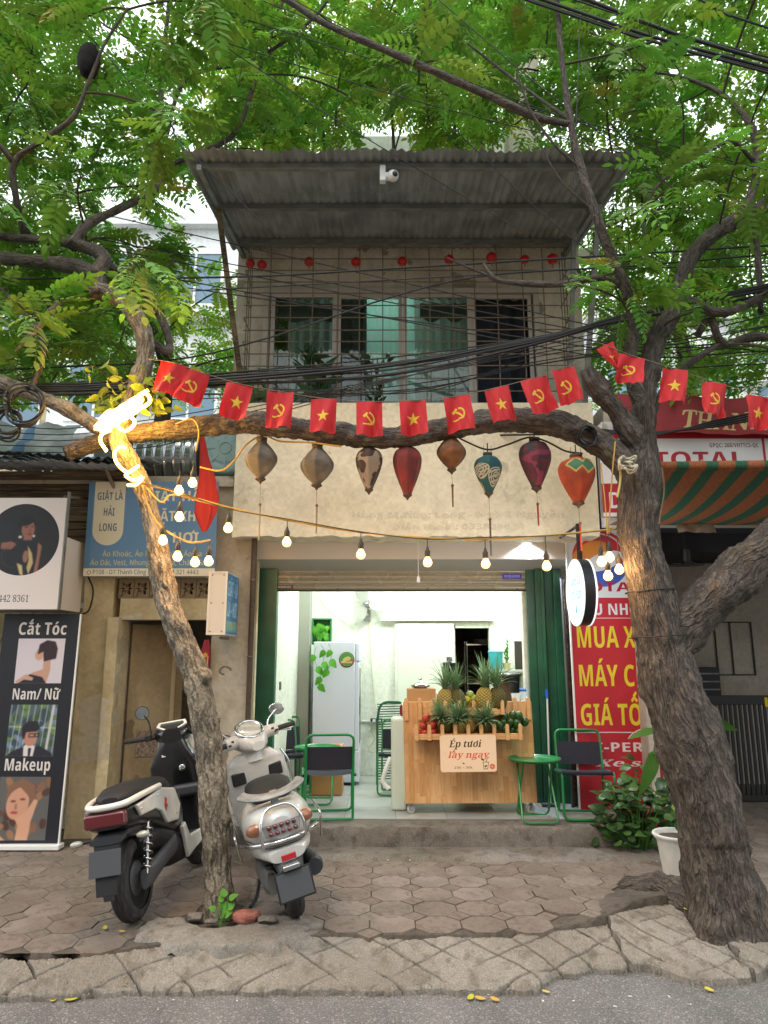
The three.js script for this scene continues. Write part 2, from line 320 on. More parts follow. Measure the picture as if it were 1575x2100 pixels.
  M.whitePaint = phys({ map: tex(512, (u, v) => mix3(hex(0xdcdad4), hex(0xb9b3a6), clamp((fbm(u, v, 7, 6, 361) - 0.46) * 2.4, 0, 1) * 0.7), 0.6), roughness: 0.32, clearcoat: 0.5, clearcoatRoughness: 0.15 });
  M.whitePlastic = std({ color: 0xdedfdc, roughness: 0.45 });
  M.cable = std({ color: 0x17171a, roughness: 0.6 });
  M.yellowCord = std({ color: 0xb08a34, roughness: 0.6 });
  M.glass = phys({ color: 0xffffff, roughness: 0.02, transmission: 1, thickness: 0, ior: 1.5 });
  M.frost = phys({ color: 0xe8f0f2, roughness: 0.4, transmission: 0.6, thickness: 0 });
}

// ---------------------------------------------------------------- ground
const PAV = 0.15, STEP = 0.34;
{ const g = new THREE.PlaneGeometry(240, 240, 1, 1); g.rotateX(-Math.PI / 2); structure('road', muv(g), M.asphalt); }
function polyAt(list, x) { let i = 1; while (i < list.length - 1 && list[i][0] < x) i++; const a = list[i - 1], b = list[i]; return lerp(a[1], b[1], clamp((x - a[0]) / (b[0] - a[0]), 0, 1)); }
const kerbLow = [[-5, 4.0], [-2.6, 4.02], ...[[0, 2056], [140, 2050], [330, 2043], [560, 2042], [790, 2043], [1029, 2041], [1100, 2043], [1135, 2016], [1207, 1997], [1338, 1997], [1410, 2021], [1521, 2024], [1575, 2000]].map(([a, b]) => { const p = onY(a, b, 0.0); return [p.x, -p.z]; }), [5, 4.3]];
const kerbTop = [[-5, 4.18], ...[[0, 1966], [130, 1962], [330, 1938], [420, 1925], [600, 1917], [800, 1922], [1050, 1914], [1180, 1902], [1240, 1893], [1330, 1868], [1400, 1862], [1480, 1890], [1575, 1893]].map(([a, b]) => { const p = onY(a, b, 0.14); return [p.x, -p.z]; }), [5, 4.9]];
{
  const pA = onY(640, 1950, 0.11), qA = onY(775, 2037, 0.03), pB = onY(900, 2020, 0.04), qB = onY(1085, 1925, 0.13);
  const nrm = (p, q) => { const dx = q.x - p.x, dz = q.z - p.z, L = Math.hypot(dx, dz); return [-dz / L, dx / L]; };
  const [ax, az] = nrm(pA, qA), [bxx, bz] = nrm(pB, qB);
  const gap = (v, p) => { const k = ((v % p) + p) % p; return Math.min(k, p - k); };
  // a scored concrete slab between two ragged edges
  const slab = (x0, x1, low, top, lift, turn, o) => {
    const nx = Math.round((x1 - x0) / 0.0046), nt = 84, pos = [], idx = [], uv = [], col = [];
    const edge = (x, s) => 0.02 * N3(x * 3.1, s, 1) + 0.012 * N3(x * 11, s, 4) + 0.008 * N3(x * 37, s, 9);
    for (let j = -1; j <= nt + 1; j++) for (let i = 0; i <= nx; i++) {
      const t = clamp(j / nt, 0, 1); let x = lerp(x0, x1, i / nx);
      const D = lerp(polyAt(low, x) + edge(x, 2), polyAt(top, x) + edge(x, 5), t);
      if (o.jag && (i < 4 || i > nx - 4)) x += 0.03 * N3(D * 8, x0, 3);
      const ca = Math.cos(turn), sa = Math.sin(turn), u = x * ca - D * sa, w = x * sa + D * ca;
      let y = lerp(0.03, 0.138, Math.pow(t, 0.85)) + lift(x, D) + 0.005 * N3(x * 2.3, D * 2.3, 0) + 0.0016 * N3(x * 30, D * 30, 2);
      const wob = 0.006 * N3(x * 2, D * 2, 8);
      const dA = gap(u * ax - w * az + wob, o.pa), dB = gap(u * bxx - w * bz + wob * 1.4, o.pb);
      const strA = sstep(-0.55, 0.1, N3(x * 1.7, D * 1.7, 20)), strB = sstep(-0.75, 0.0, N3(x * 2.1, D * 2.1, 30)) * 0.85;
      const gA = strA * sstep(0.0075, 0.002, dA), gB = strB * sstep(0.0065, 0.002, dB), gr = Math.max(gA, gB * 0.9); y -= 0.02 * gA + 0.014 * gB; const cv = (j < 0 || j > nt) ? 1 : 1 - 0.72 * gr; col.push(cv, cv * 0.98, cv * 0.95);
      y -= 0.012 * sstep(0.06, 0, Math.min(t, 1 - t)) * (0.6 + 0.6 * N3(x * 9, D * 9, 40));
      if (j < 0 || j > nt) y = -0.02;
      pos.push(x, y, -D); uv.push(x, -D);
    }
    const W = nx + 1;
    for (let j = 0; j < nt + 2; j++) for (let i = 0; i < nx; i++) { const a = j * W + i; idx.push(a, a + 1, a + W, a + 1, a + W + 1, a + W); }
    for (const e of [0, nx]) { const k = pos.length / 3; for (let j = 0; j <= nt + 2; j++) { const a = (j * W + e) * 3; pos.push(pos[a], -0.02, pos[a + 2]); uv.push(pos[a], pos[a + 2]); col.push(1, 1, 1); }
      for (let j = 0; j < nt + 2; j++) { const a = j * W + e; idx.push(a, k + j, a + W, a + W, k + j, k + j + 1); } }
    const g = new THREE.BufferGeometry(); g.setAttribute('position', new THREE.Float32BufferAttribute(pos, 3)); g.setAttribute('uv', new THREE.Float32BufferAttribute(uv, 2)); g.setAttribute('color', new THREE.Float32BufferAttribute(col, 3)); g.setIndex(idx); g.computeVertexNormals(); return muv(g);
  };
  M.scored = M.ramp.clone(); M.scored.vertexColors = true;   // scored lines darkened in colour: packed dirt, and shade the shallow grooves lack
  const kerb = new THREE.Group(); kerb.name = 'kerb'; kerb.userData.kind = 'structure'; scene.add(kerb);
  const flat = () => 0;
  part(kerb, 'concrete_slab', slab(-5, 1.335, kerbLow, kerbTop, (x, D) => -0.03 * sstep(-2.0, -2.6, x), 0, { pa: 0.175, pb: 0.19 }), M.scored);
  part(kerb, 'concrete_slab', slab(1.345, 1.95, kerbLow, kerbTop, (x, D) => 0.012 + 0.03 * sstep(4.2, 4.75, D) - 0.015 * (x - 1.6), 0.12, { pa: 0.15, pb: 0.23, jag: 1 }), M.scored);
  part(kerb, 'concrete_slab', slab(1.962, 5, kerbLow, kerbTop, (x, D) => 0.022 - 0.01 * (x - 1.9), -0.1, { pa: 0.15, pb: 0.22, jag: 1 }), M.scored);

  // bed of dirt and mortar under the pavers
  const pave = new THREE.Group(); pave.name = 'pavement'; pave.userData.kind = 'structure'; scene.add(pave);
  { const s = new THREE.PlaneGeometry(11, 10.2, 220, 200); s.rotateX(-Math.PI / 2); s.translate(0.4, 0, -9.3);
    const p = s.attributes.position; for (let i = 0; i < p.count; i++) { const x = p.getX(i), D = -p.getZ(i); let y = 0.1395 + 0.005 * N3(x * 2, D * 2, 3) + 0.004 * N3(x * 14, D * 14, 3);
      const rt = Math.hypot((x - 1.98) * 0.8, D - 4.72); y += 0.07 * sstep(0.75, 0.2, rt) * (1 + 0.3 * N3(x * 6, D * 6, 1)); if (D < polyAt(kerbTop, x) - 0.02) y = -0.1; p.setY(i, y); }
    s.computeVertexNormals(); part(pave, 'paving_bed', muv(s), M.dirt); }
  const P = 0.27, h = P / 2 - 0.003, s2 = P * (Math.SQRT2 - 1) / 2 - 0.002;
  const oct = k => { const o = plate([[-h, -s2], [-h, s2], [-s2, h], [s2, h], [h, s2], [h, -s2], [s2, -h], [-s2, -h]].map(([a, b], i) => [a + 0.003 * N3(i, k, 1), b + 0.003 * N3(i, k, 5)]), 0.05, 0.0022); o.rotateX(-Math.PI / 2); return muv(o); };
  const q = P * (Math.SQRT2 - 1) / Math.SQRT2 - 0.005, dia = () => { const o = plate([[-q, 0], [0, q], [q, 0], [0, -q]], 0.05, 0.0022); o.rotateX(-Math.PI / 2); return muv(o); };
  const O = [oct(1), oct(7), oct(13)], Q = dia(), r = seed(5);
  // shift each geometry's uv so that neighbours differ
  const tiles = O.flatMap(g => [0, 1, 2].map(k => { const c = g.clone(), u = c.attributes.uv; for (let i = 0; i < u.count; i++) u.setXY(i, u.getX(i) + k * 0.31, u.getY(i) + k * 0.23); return c; }));
  const ok = (x, D) => D > polyAt(kerbTop, x) + 0.03 && !(x > -1.62 && x < 2.16 && D > 5.98) && !(x < -1.4 && D > 6.48) && Math.hypot((x - 1.98) * 0.85, D - 4.72) > 0.5 && Math.hypot(x + 1.02, D - 4.72) > 0.3 && !(x > -1.35 && x < -0.5 && D < 4.78);
  let count = 0, extra = [];
  for (let b = 0; b < 22; b++) for (let a = -16; a <= 18; a++) for (const sm of [0, 1]) {
    const x = a * P + sm * P / 2 + 0.05, D = 4.33 + b * P + sm * P / 2;
    if (Math.abs(x) > D * 0.56 + 0.2 || !ok(x, D)) continue;
    const g = sm ? Q : tiles[Math.floor(r() * tiles.length)], mat = M.pavers[Math.floor(r() * M.pavers.length)];
    const sink = x < -0.6 ? 0.004 : 0, y = 0.1 + 0.004 * (r() - 0.5) - sink + (x > 1 ? 0.012 * sstep(1.4, 0.6, Math.hypot(x - 1.98, D - 4.72)) : 0);
    if (b > 8) { const c = g.clone(); c.translate(x, y, -D); extra.push(c); continue; }
    const m = part(pave, sm ? 'small_paver' : 'paver', g, mat); m.position.set(x, y, -D); m.rotation.set((r() - 0.5) * 0.016, (sm ? 0 : Math.floor(r() * 4) * Math.PI / 2) + (r() - 0.5) * 0.02, (r() - 0.5) * 0.016); count++;
  }
  if (extra.length) { const m = part(pave, 'far_pavers', extra, M.pavers[1]); m.userData.kind = 'stuff'; }
  // cement apron along the step
  { const s = new THREE.PlaneGeometry(3.9, 0.34, 90, 10); s.rotateX(-Math.PI / 2); s.translate(0.22, 0, -6.05); const p = s.attributes.position;
    for (let i = 0; i < p.count; i++) { const x = p.getX(i), D = -p.getZ(i); const e = sstep(5.88, 5.96 + 0.04 * N3(x * 3, 0, 0), D); p.setY(i, lerp(0.138, 0.182 + 0.003 * N3(x * 5, D * 5, 0), e)); p.setZ(i, -(D + 0.03 * N3(x * 4, 1, 1) * (1 - e))); }
    s.computeVertexNormals(); part(pave, 'cement_apron', muv(s), M.concrete); }
  // worn cement patch round the foot of the slim tree
  { const s = new THREE.PlaneGeometry(1.3, 0.6, 80, 40); s.rotateX(-Math.PI / 2); s.translate(-0.93, 0, -4.55); const p = s.attributes.position;
    for (let i = 0; i < p.count; i++) { const x = p.getX(i), D = -p.getZ(i), d = Math.hypot((x + 0.93) / 0.6, (D - 4.52) / 0.27) + 0.18 * N3(x * 5, D * 5, 2); const k = sstep(1.02, 0.86, d);
      const hole = sstep(0.24, 0.15, Math.hypot(x + 1.0, D - 4.76)); p.setY(i, lerp(0.06, 0.158 + 0.012 * N3(x * 4, D * 4, 7) + 0.006 * N3(x * 18, D * 18, 7), k) - hole * 0.05); }
    s.computeVertexNormals(); part(pave, 'cement_patch', muv(s), M.ramp); }
  // the raised doorstep of the shop
  { const s = new THREE.BoxGeometry(3.68, 0.24, 1.5, 140, 10, 50); s.translate(0.24, STEP - 0.12, -6.95); const p = s.attributes.position;
    for (let i = 0; i < p.count; i++) { const x = p.getX(i), y = p.getY(i), z = p.getZ(i); const e = sstep(STEP - 0.04, STEP, y) * sstep(-6.25, -6.2, z), er = sstep(STEP - 0.05, STEP, y) * sstep(2.03, 2.08, x);
      p.setXYZ(i, x - 0.02 * er * (1 + N3(y * 9, z * 9, 1)), y - 0.01 * e * (1 + N3(x * 8, 0, 0)) + 0.002 * N3(x * 4, z * 4, 0) - 0.012 * er, z - 0.012 * e * (1 + N3(x * 9, 2, 0)) + 0.004 * N3(x * 6, y * 6, 5)); }
    s.computeVertexNormals(); const m = structure('shop_step', muv(s), M.concrete); }
}
// loose stones round the slim tree, fallen leaves and litter
function rock(sd, rx, ry, rz) { const g = new THREE.IcosahedronGeometry(1, 3), p = g.attributes.position; for (let i = 0; i < p.count; i++) { const v = V().fromBufferAttribute(p, i); let k = 1; for (let c = 0; c < 9; c++) { const n = V(N3(c, sd, 0), N3(c, sd, 7) * 1.2, N3(c, sd, 13)).normalize(); const d = v.dot(n); if (d > 0.62) k = Math.min(k, 0.62 / d); } v.multiplyScalar(k * (1 + 0.05 * N3(v.x * 3 + sd, v.y * 3, v.z * 3))); p.setXYZ(i, v.x * rx, v.y * ry, v.z * rz); } g.computeVertexNormals(); return muv(g); }
{
  const pink = std({ map: tex(256, (u, v) => mix3(hex(0xa5685a), hex(0x7d5045), clamp((fbm(u, v, 16, 5, 401) - 0.3) * 2, 0, 1)), 0.4), roughness: 0.95 });
  const put = (name, px, py, sd, s, mat, label) => { const p = onY(px, py, 0.165), g = rock(sd, ...s); g.translate(p.x, 0.165 + s[1] * 0.45, p.z); solo(name, g, mat, label, 'stone'); };
  put('broken_brick', 500, 1886, 4, [0.1, 0.05, 0.07], pink, 'pink broken brick lying at the foot of the slim tree');
  put('stone', 400, 1886, 9, [0.07, 0.035, 0.05], M.concrete, 'small grey cement lump left of the slim trunk base');
  put('stone', 436, 1893, 15, [0.05, 0.02, 0.03], M.concrete, 'flat grey chip in front of the slim trunk');
  put('stone', 545, 1890, 23, [0.07, 0.03, 0.05], M.concrete, 'grey cement lump beside the pink broken brick');
  const r = seed(77), yl = [0xb9a83a, 0xa8a02f, 0xb59135, 0xc0a24a].map(c => std({ color: c, roughness: 0.8 }));
  const leaf = () => { const g = new THREE.PlaneGeometry(0.045, 0.085, 4, 8); g.rotateX(-Math.PI / 2); const p = g.attributes.position; for (let i = 0; i < p.count; i++) { const z = p.getZ(i) / 0.0425, w = Math.sqrt(Math.max(0, 1 - z * z * 0.98)); p.setX(i, p.getX(i) * w); p.setY(i, 0.008 * z * z + 0.25 * Math.abs(p.getX(i))); } g.computeVertexNormals(); return g; };
  const LG = leaf();
  [[110, 2052, 0.004], [145, 2053, 0.004], [985, 2050, 0.004], [1120, 2036, 0.006], [1455, 2032, 0.006], [215, 1905, 0.155], [250, 1912, 0.155], [1215, 1757, 0.165], [1410, 1866, 0.2], [965, 2048, 0.005], [1015, 2052, 0.005]].forEach(([px, py, y], i) => {
    const p = onY(px, py, y), m = shade(new THREE.Mesh(LG, yl[i % 4])); m.name = numbered('fallen_leaf'); m.position.set(p.x, y + 0.004, p.z); m.rotation.set(0.1 * r(), r() * 6, 0.1 * r()); m.scale.setScalar(0.5 + 0.3 * r()); scene.add(m);
    tag(m, 'small yellow leaf fallen on the paving or road edge', 'leaf', 'fallen yellow leaves');
  });
  // scraps of pale litter in front of the step
  const bits = []; for (let i = 0; i < 46; i++) { const c = i < 22 ? [840, 1752, 45, 14] : i < 30 ? [1230, 1745, 120, 30] : [900, 2050, 600, 26]; const px = c[0] + (r() - 0.5) * c[2] * 2, py = c[1] + (r() - 0.5) * c[3] * 2, y = i < 30 ? 0.16 : 0.002; const p = onY(px, py, y); const g = new THREE.BoxGeometry(0.006 + 0.012 * r(), 0.003, 0.005 + 0.006 * r()); T(g, p.x, y + 0.003, p.z, 0, r() * 3, 0); bits.push(g); }
  solo('litter', bits, std({ color: 0xcfc9bd }), 'scattered pale crumbs and paper scraps on the ground', 'litter', null, 'stuff');
}

// a (z, y) outline drawn out along x from x0
function alongX(zy, x0, w, bev = 0) { const g = plate(zy.map(([z, y]) => [-z, y]), w, bev); g.applyMatrix4(new THREE.Matrix4().makeBasis(V(0, 0, -1), V(0, 1, 0), V(1, 0, 0))); g.translate(x0, 0, 0); return g; }
// ---------------------------------------------------------------- the shop house
const FD = 6.5, SD = 7.12, BD = 8.7;       // fascia, shutter and back wall distances
const xl = X(480, FD, 1000), xr = X(1225, FD, 1000);
const fy0 = Yp(1100, FD), fy1 = Yp(826, FD);
const house = thing('shop_house', 'narrow shop house with cream fascia, barred upper window and corrugated canopy', 'house', [0.25, 0.15, -FD]);
{
  // fascia box
  const s = new THREE.BoxGeometry(xr - xl, fy1 - fy0, 0.34, 120, 50, 4); s.translate((xl + xr) / 2, (fy0 + fy1) / 2, -FD - 0.17);
  const p = s.attributes.position; for (let i = 0; i < p.count; i++) { const x = p.getX(i), y = p.getY(i), z = p.getZ(i); const b = sstep(fy0 + 0.03, fy0, y); p.setY(i, y + b * 0.012 * N3(x * 7, 0, 0)); p.setZ(i, z + 0.004 * N3(x * 1.5, y * 1.5, 0)); }
  s.computeVertexNormals();
  const fas = wpart(house, 'fascia', muv(s), M.fascia);
  // faded painted lettering left on the plaster
  const ghost = canvasTex(1024, 256, (x, w, h) => { x.clearRect(0, 0, w, h); letter(x, 'Hàng Mường Long - Ngõ 3 Nguyễn', 512, 110, 900, 52, 'bold # sans-serif', 'rgba(214,206,188,0.5)'); letter(x, 'Điện thoại: 033825924', 512, 215, 560, 52, 'bold # sans-serif', 'rgba(214,206,188,0.5)'); });
  const gm = std({ map: ghost, transparent: true, roughness: 0.9 });
  { const a = at(690, 1035, FD - 0.008), b = at(1190, 1095, FD - 0.008), g = new THREE.PlaneGeometry(b.x - a.x, a.y - b.y); g.translate((a.x + b.x) / 2, (a.y + b.y) / 2, -FD + 0.008); wpart(fas, 'faded_lettering', g, gm, 'faded painted lettering'); }
  // soffit, bulkhead and sloping cover above the shutter
  const y1 = fy0 + 0.012, bd = FD + 0.42, by = Yp(1147, bd), cy = Yp(1172, SD);
  wpart(house, 'soffit', bx(xl + 0.02, xr - 0.02, y1, y1 + 0.05, -FD - 0.03, -bd - 0.02), M.greyMetalPaint = std({ color: 0xb9bbb6, roughness: 0.7, bumpMap: M.smudge, bumpScale: 0.002 }));
  const xa = X(490, bd, 1130), xb = X(1215, bd, 1130), pinkish = std({ map: M.fascia.map, color: 0xf2ece8, roughness: 0.7 });
  wpart(house, 'bulkhead', bx(xa, xb, by, y1 + 0.01, -bd, -bd - 0.08, 0.006), std({ color: 0xd2cbc2, roughness: 0.75, bumpMap: M.smudge, bumpScale: 0.003 }));
  wpart(house, 'shutter_cover', muv(alongX([[-bd - 0.004, by - 0.002], [-SD - 0.004, cy], [-SD - 0.22, cy + 0.1], [-bd - 0.02, by + 0.06]].reverse(), xa + 0.006, xb - xa - 0.012, 0.003)), std({ color: 0x9fa19c, roughness: 0.65 }));
  // recessed ceiling lights; the one near the round sign is lit
  for (const [px, lit] of [[630, 0], [845, 0], [1080, 1]]) {
    const yy = y1, D = (yy - EYE) / slope(px, 1112)[1], xx = slope(px, 1112)[0] * D;
    const d = thing('downlight', lit ? 'lit white round downlight in the soffit near the round sign' : px < 700 ? 'unlit round downlight in the soffit above the shutter label' : 'unlit round downlight beside the hanging white cord switch', 'light', [xx, yy, -D], 'soffit downlights');
    part(d, 'trim_ring', (() => { const g = lathe([[0.045, 0], [0.058, -0.004], [0.062, -0.012], [0.05, -0.014], [0.046, -0.006], [0.045, 0]], 28); return g; })(), M.whitePlastic);
    const gl = lathe([[0, -0.003], [0.046, -0.004]], 24); part(d, 'diffuser', gl, lit ? std({ color: 0xffffff, emissive: 0xf2f6ff, emissiveIntensity: 7 }) : std({ color: 0xc9c9c4, roughness: 0.5 }));
    if (lit) { const L = new THREE.SpotLight(0xeaf2ff, 14, 6, 1.25, 0.4, 2); L.position.set(xx, yy - 0.03, -D); L.target.position.set(xx, 0, -D + 0.05); L.castShadow = true; L.shadow.radius = 2; scene.add(L, L.target); }
  }
  // rolled shutter: the lowest slats show
  const sy0 = Yp(1210, SD), sx0 = X(550, SD, 1200), sx1 = X(1131, SD, 1200), slatM = std({ color: 0xa9a08c, roughness: 0.5, metalness: 0.3, roughnessMap: M.smudge });
  const sh = thing('rolling_shutter', 'grey metal roller shutter raised above the shop opening', 'shutter', [(sx0 + sx1) / 2, sy0, -SD]);
  const slatH = (cy + 0.03 - sy0) / 4;
  for (let i = 0; i < 4; i++) { const a = sy0 + i * slatH; const prof = []; for (let k = 0; k <= 8; k++) prof.push([-SD - 0.012 + 0.012 * Math.sin(k / 8 * Math.PI), a + slatH * k / 8 * 0.97]); prof.push([-SD - 0.03, a + slatH * 0.97], [-SD - 0.03, a]);
    wpart(sh, 'slat', alongX(prof, sx0, sx1 - sx0), slatM); }
  wpart(sh, 'bottom_bar', bx(sx0, sx1, sy0 - 0.012, sy0 - 0.001, -SD + 0.006, -SD - 0.035, 0.003), M.black);
  const lab = (px0, px1, py0, py1, bg, txt, fg) => { const a = at(px0, py0, SD - 0.006), b = at(px1, py1, SD - 0.006); const t = canvasTex(256, 64, (x, w, h) => { x.fillStyle = bg; x.fillRect(0, 0, w, h); letter(x, txt, w / 2, 46, w * 0.8, 34, 'bold # sans-serif', fg); }); const g = new THREE.BoxGeometry(b.x - a.x, a.y - b.y, 0.002); g.translate((a.x + b.x) / 2, (a.y + b.y) / 2, -SD + 0.004); wpart(sh, 'maker_label', g, std({ map: t, roughness: 0.4 })); };
  lab(1030, 1070, 1177, 1187, '#3a36c0', 'VS WILLDOOR', '#b8b8ff'); lab(562, 601, 1200, 1208, '#3a3540', 'AUSTDOOR 0912', '#cfc8d0');
  // green steel uprights; folding leaves stacked on the right
  const py = STEP + 0.004;
  const up = (x0, x1, D0, D1, name) => wpart(house, name, bx(x0, x1, py, cy + 0.02, -D0, -D1, 0.006), M.greenSteel);
  up(X(523, SD - 0.06), X(564, SD - 0.06), SD - 0.06, SD + 0.05, 'green_upright');
  wpart(house, 'plaster_jamb', bx(X(505, SD), X(523, SD) - 0.004, py, cy + 0.02, -SD + 0.12, -SD - 0.3, 0.012), M.greyWall);
  for (let i = 0; i < 4; i++) { const a = lerp(1084, 1160, i / 4), b = lerp(1084, 1160, (i + 1) / 4); const D = SD - 0.03 - (i % 2) * 0.035; up(X(a, D) + 0.003, X(b, D) - 0.003, D, D + 0.06, 'door_leaf'); }
  wpart(house, 'door_leaf_stile', bx(X(1112, SD), X(1118, SD), py + 0.01, cy, -SD + 0.085, -SD + 0.06, 0.004), M.greenSteel);
  wpart(house, 'white_jamb', bx(X(1074, SD + 0.08), X(1088, SD + 0.08), STEP + 0.01, sy0 + 0.14, -SD - 0.06, -SD - 0.16, 0.01), M.whiteWall);
  // main side walls and slabs that close the building
  const top = Yp(500, 7.3) + 0.25;
  wpart(house, 'side_wall', bx(xl - 0.02, xl + 0.1, fy0 - 0.45, fy1 - 0.02, -FD - 0.36, -11), M.upperWall);
  wpart(house, 'side_wall', bx(xr - 0.1, xr + 0.02, 0.2, fy1 - 0.02, -FD - 0.36, -11), M.upperWall);
  wpart(house, 'floor_slab', bx(xl + 0.11, xr - 0.11, fy0 + 0.35, fy0 + 0.5, -FD - 0.36, -11), M.upperWall);
}
// ---------------------------------------------------------------- upper floor
const UD = 7.3, GD = 6.98;
{
  const wy0 = Yp(828, UD) - 0.1, wy1 = Yp(592, UD), wx0 = X(536, UD, 700), wx1 = X(1110, UD, 700), ux0 = xl - 0.14, ux1 = xr + 0.1, uy1 = 6.42;
  // k: horizontal place of a pixel at the window's plane, allowing for the picture's upward tilt
  const ux = (px, py, D) => at(px, py, D).x;
  const a0 = ux(538, 700, UD), a1 = ux(1108, 700, UD);
  const W = (n, ...b) => wpart(house, n, bx(...b), M.upperWall);
  W('upper_wall', ux0, a0, fy1 - 0.05, uy1, -UD, -UD - 0.12); W('upper_wall', a1, ux1, fy1 - 0.05, uy1, -UD, -UD - 0.12);
  W('upper_wall', a0, a1, wy1, uy1, -UD, -UD - 0.12); W('upper_wall', a0, a1, fy1 - 0.05, wy0, -UD, -UD - 0.12);
  W('upper_side_wall', ux0 - 0.1, ux0, fy1 - 0.05, uy1, -UD - 0.01, -11); W('upper_side_wall', ux1, ux1 + 0.1, fy1 - 0.05, uy1, -UD - 0.01, -11);
  W('upper_back_wall', ux0, ux1, fy1 - 0.05, uy1, -10.9, -11); W('upper_ceiling', ux0 - 0.1, ux1 + 0.1, uy1, uy1 + 0.12, -UD + 0.02, -11.1);
  W('balcony_ledge', ux0, ux1, fy1 - 0.14, fy1 - 0.03, -FD - 0.345, -UD + 0.002);
  // window
  const win = thing('upper_window', 'white framed sliding window with four panes behind the rusty grille', 'window', [(a0 + a1) / 2, wy0, -UD]);
  const fm = std({ color: 0xb8b2ac, roughness: 0.5 }), z = -UD;
  const F = (n, x0, x1, y0, y1, dz = 0) => wpart(win, n, bx(x0, x1, y0, y1, z + 0.03 - dz, z - 0.05 - dz, 0.004), fm);
  F('frame_rail', a0, a1, wy1 - 0.06, wy1 - 0.001); F('frame_rail', a0, a1, wy0, wy0 + 0.05); F('frame_stile', a0, a0 + 0.06, wy0 + 0.051, wy1 - 0.061); F('frame_stile', a1 - 0.06, a1, wy0 + 0.051, wy1 - 0.061);
  const cuts = [552, 690, 826, 968, 1096].map(q => ux(q, 700, UD));
  for (let i = 0; i < 4; i++) {
    const x0 = cuts[i] + (i ? 0.001 : 0.012), x1 = cuts[i + 1] - (i < 3 ? 0.001 : 0.012), y0 = wy0 + 0.054, y1 = wy1 - 0.066, w = 0.045, dz = i % 2 ? 0.03 : 0.002;
    const sashG = [bx(x0, x1, y0, y0 + w, z + 0.02 - dz, z - 0.01 - dz, 0.003), bx(x0, x1, y1 - w, y1, z + 0.02 - dz, z - 0.01 - dz, 0.003), bx(x0, x0 + w, y0 + w, y1 - w, z + 0.02 - dz, z - 0.01 - dz, 0.003), bx(x1 - w, x1, y0 + w, y1 - w, z + 0.02 - dz, z - 0.01 - dz, 0.003)];
    const sash = wpart(win, 'sash', sashG, fm);
    if (i !== 3) wpart(sash, 'pane', bx(x0 + w, x1 - w, y0 + w, y1 - w, z + 0.006 - dz, z + 0.002 - dz), phys({ color: 0xdfe8e4, roughness: 0.03, transmission: 1, thickness: 0 }));
  }
  // curtains
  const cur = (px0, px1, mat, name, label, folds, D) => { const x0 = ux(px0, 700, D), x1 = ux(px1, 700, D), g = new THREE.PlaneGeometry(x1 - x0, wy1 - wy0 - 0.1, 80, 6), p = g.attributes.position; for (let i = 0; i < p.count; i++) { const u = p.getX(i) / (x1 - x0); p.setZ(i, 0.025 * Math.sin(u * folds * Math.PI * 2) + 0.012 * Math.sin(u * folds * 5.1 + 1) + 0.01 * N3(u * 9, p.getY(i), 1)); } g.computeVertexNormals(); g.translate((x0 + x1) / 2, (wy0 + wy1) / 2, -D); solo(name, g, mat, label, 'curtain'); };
  const grey = phys({ color: 0xa7b5ae, roughness: 1, transmission: 0.3, thickness: 0 }), teal = phys({ color: 0xc4ebe4, roughness: 1, transmission: 0.5, thickness: 0 }), dark = std({ color: 0x59645f, roughness: 0.95 });
  cur(590, 690, grey, 'curtain', 'grey pleated curtain in the first upper pane behind the leafy plant', 5, UD + 0.14);
  cur(690, 752, dark, 'curtain', 'dark curtain strip left of the pale teal blind', 3, UD + 0.14);
  cur(748, 850, teal, 'window_blind', 'pale teal blind behind the middle upper panes', 0.6, UD + 0.11);
  cur(850, 968, grey, 'curtain', 'grey pleated curtain with wavy valance right of the teal blind', 6, UD + 0.14);
  cur(972, 1098, std({ color: 0x262b36, roughness: 0.95 }), 'curtain', 'added dark sheet standing for the unlit room behind the pane nearest the stout tree', 4, UD + 0.16);  // added dark sheet: the shade of the open room put into its colour
  for (const [p0, p1, l] of [[568, 735, 'scalloped dark valance over the first upper pane'], [862, 968, 'scalloped dark valance right of the teal blind']]) { const x0 = ux(p0, 640, UD), x1 = ux(p1, 640, UD), g = new THREE.PlaneGeometry(x1 - x0, 0.2, 40, 4), p = g.attributes.position; for (let i = 0; i < p.count; i++) { const u = p.getX(i) / (x1 - x0) + 0.5, y = p.getY(i); if (y < 0) p.setY(i, y + 0.03 * Math.cos(u * Math.PI * 2 * 2.2)); p.setZ(i, 0.01 * Math.sin(u * 30)); } g.computeVertexNormals(); g.translate((x0 + x1) / 2, Yp(632, UD) - 0.0, -UD - 0.085); solo('valance', g, dark, l, 'curtain'); }
  // added partition keeping lamp light from the right pane; lamp on behind the blind
  wpart(house, 'added_partition', bx(ux(972, 700, UD), ux(972, 700, UD) + 0.08, fy1 - 0.04, uy1 - 0.01, -UD - 0.2, -10.85), M.upperWall);
  { const lx = ux(800, 700, UD), l = thing('room_lamp', 'white batten lamp on behind the pale teal blind', 'lamp', [lx, wy1 + 0.1, -UD - 0.7]); part(l, 'tube', bx(-0.4, 0.4, 0, 0.03, -0.03, 0.03, 0.01), std({ color: 0xffffff, emissive: 0xeafff8, emissiveIntensity: 2 })); part(l, 'housing', bx(-0.42, 0.42, 0.031, 0.07, -0.04, 0.04, 0.005), M.whitePlastic); part(l, 'rod', bar(V(0, 0.07, 0), V(0, uy1 - wy1 - 0.1, 0), 0.008, 6), M.whitePlastic); const a = new THREE.RectAreaLight(0xe6fff6, 42, 0.8, 0.06); a.position.set(lx, wy1 + 0.09, -UD - 0.7); a.lookAt(lx, wy0 + 0.5, -UD - 0.1); scene.add(a); }
  // rusty bar cage
  const cage = thing('window_grille', 'rusty welded bar cage in front of the upper window', 'grille', [(xl + xr) / 2, fy1 - 0.03, -GD]);
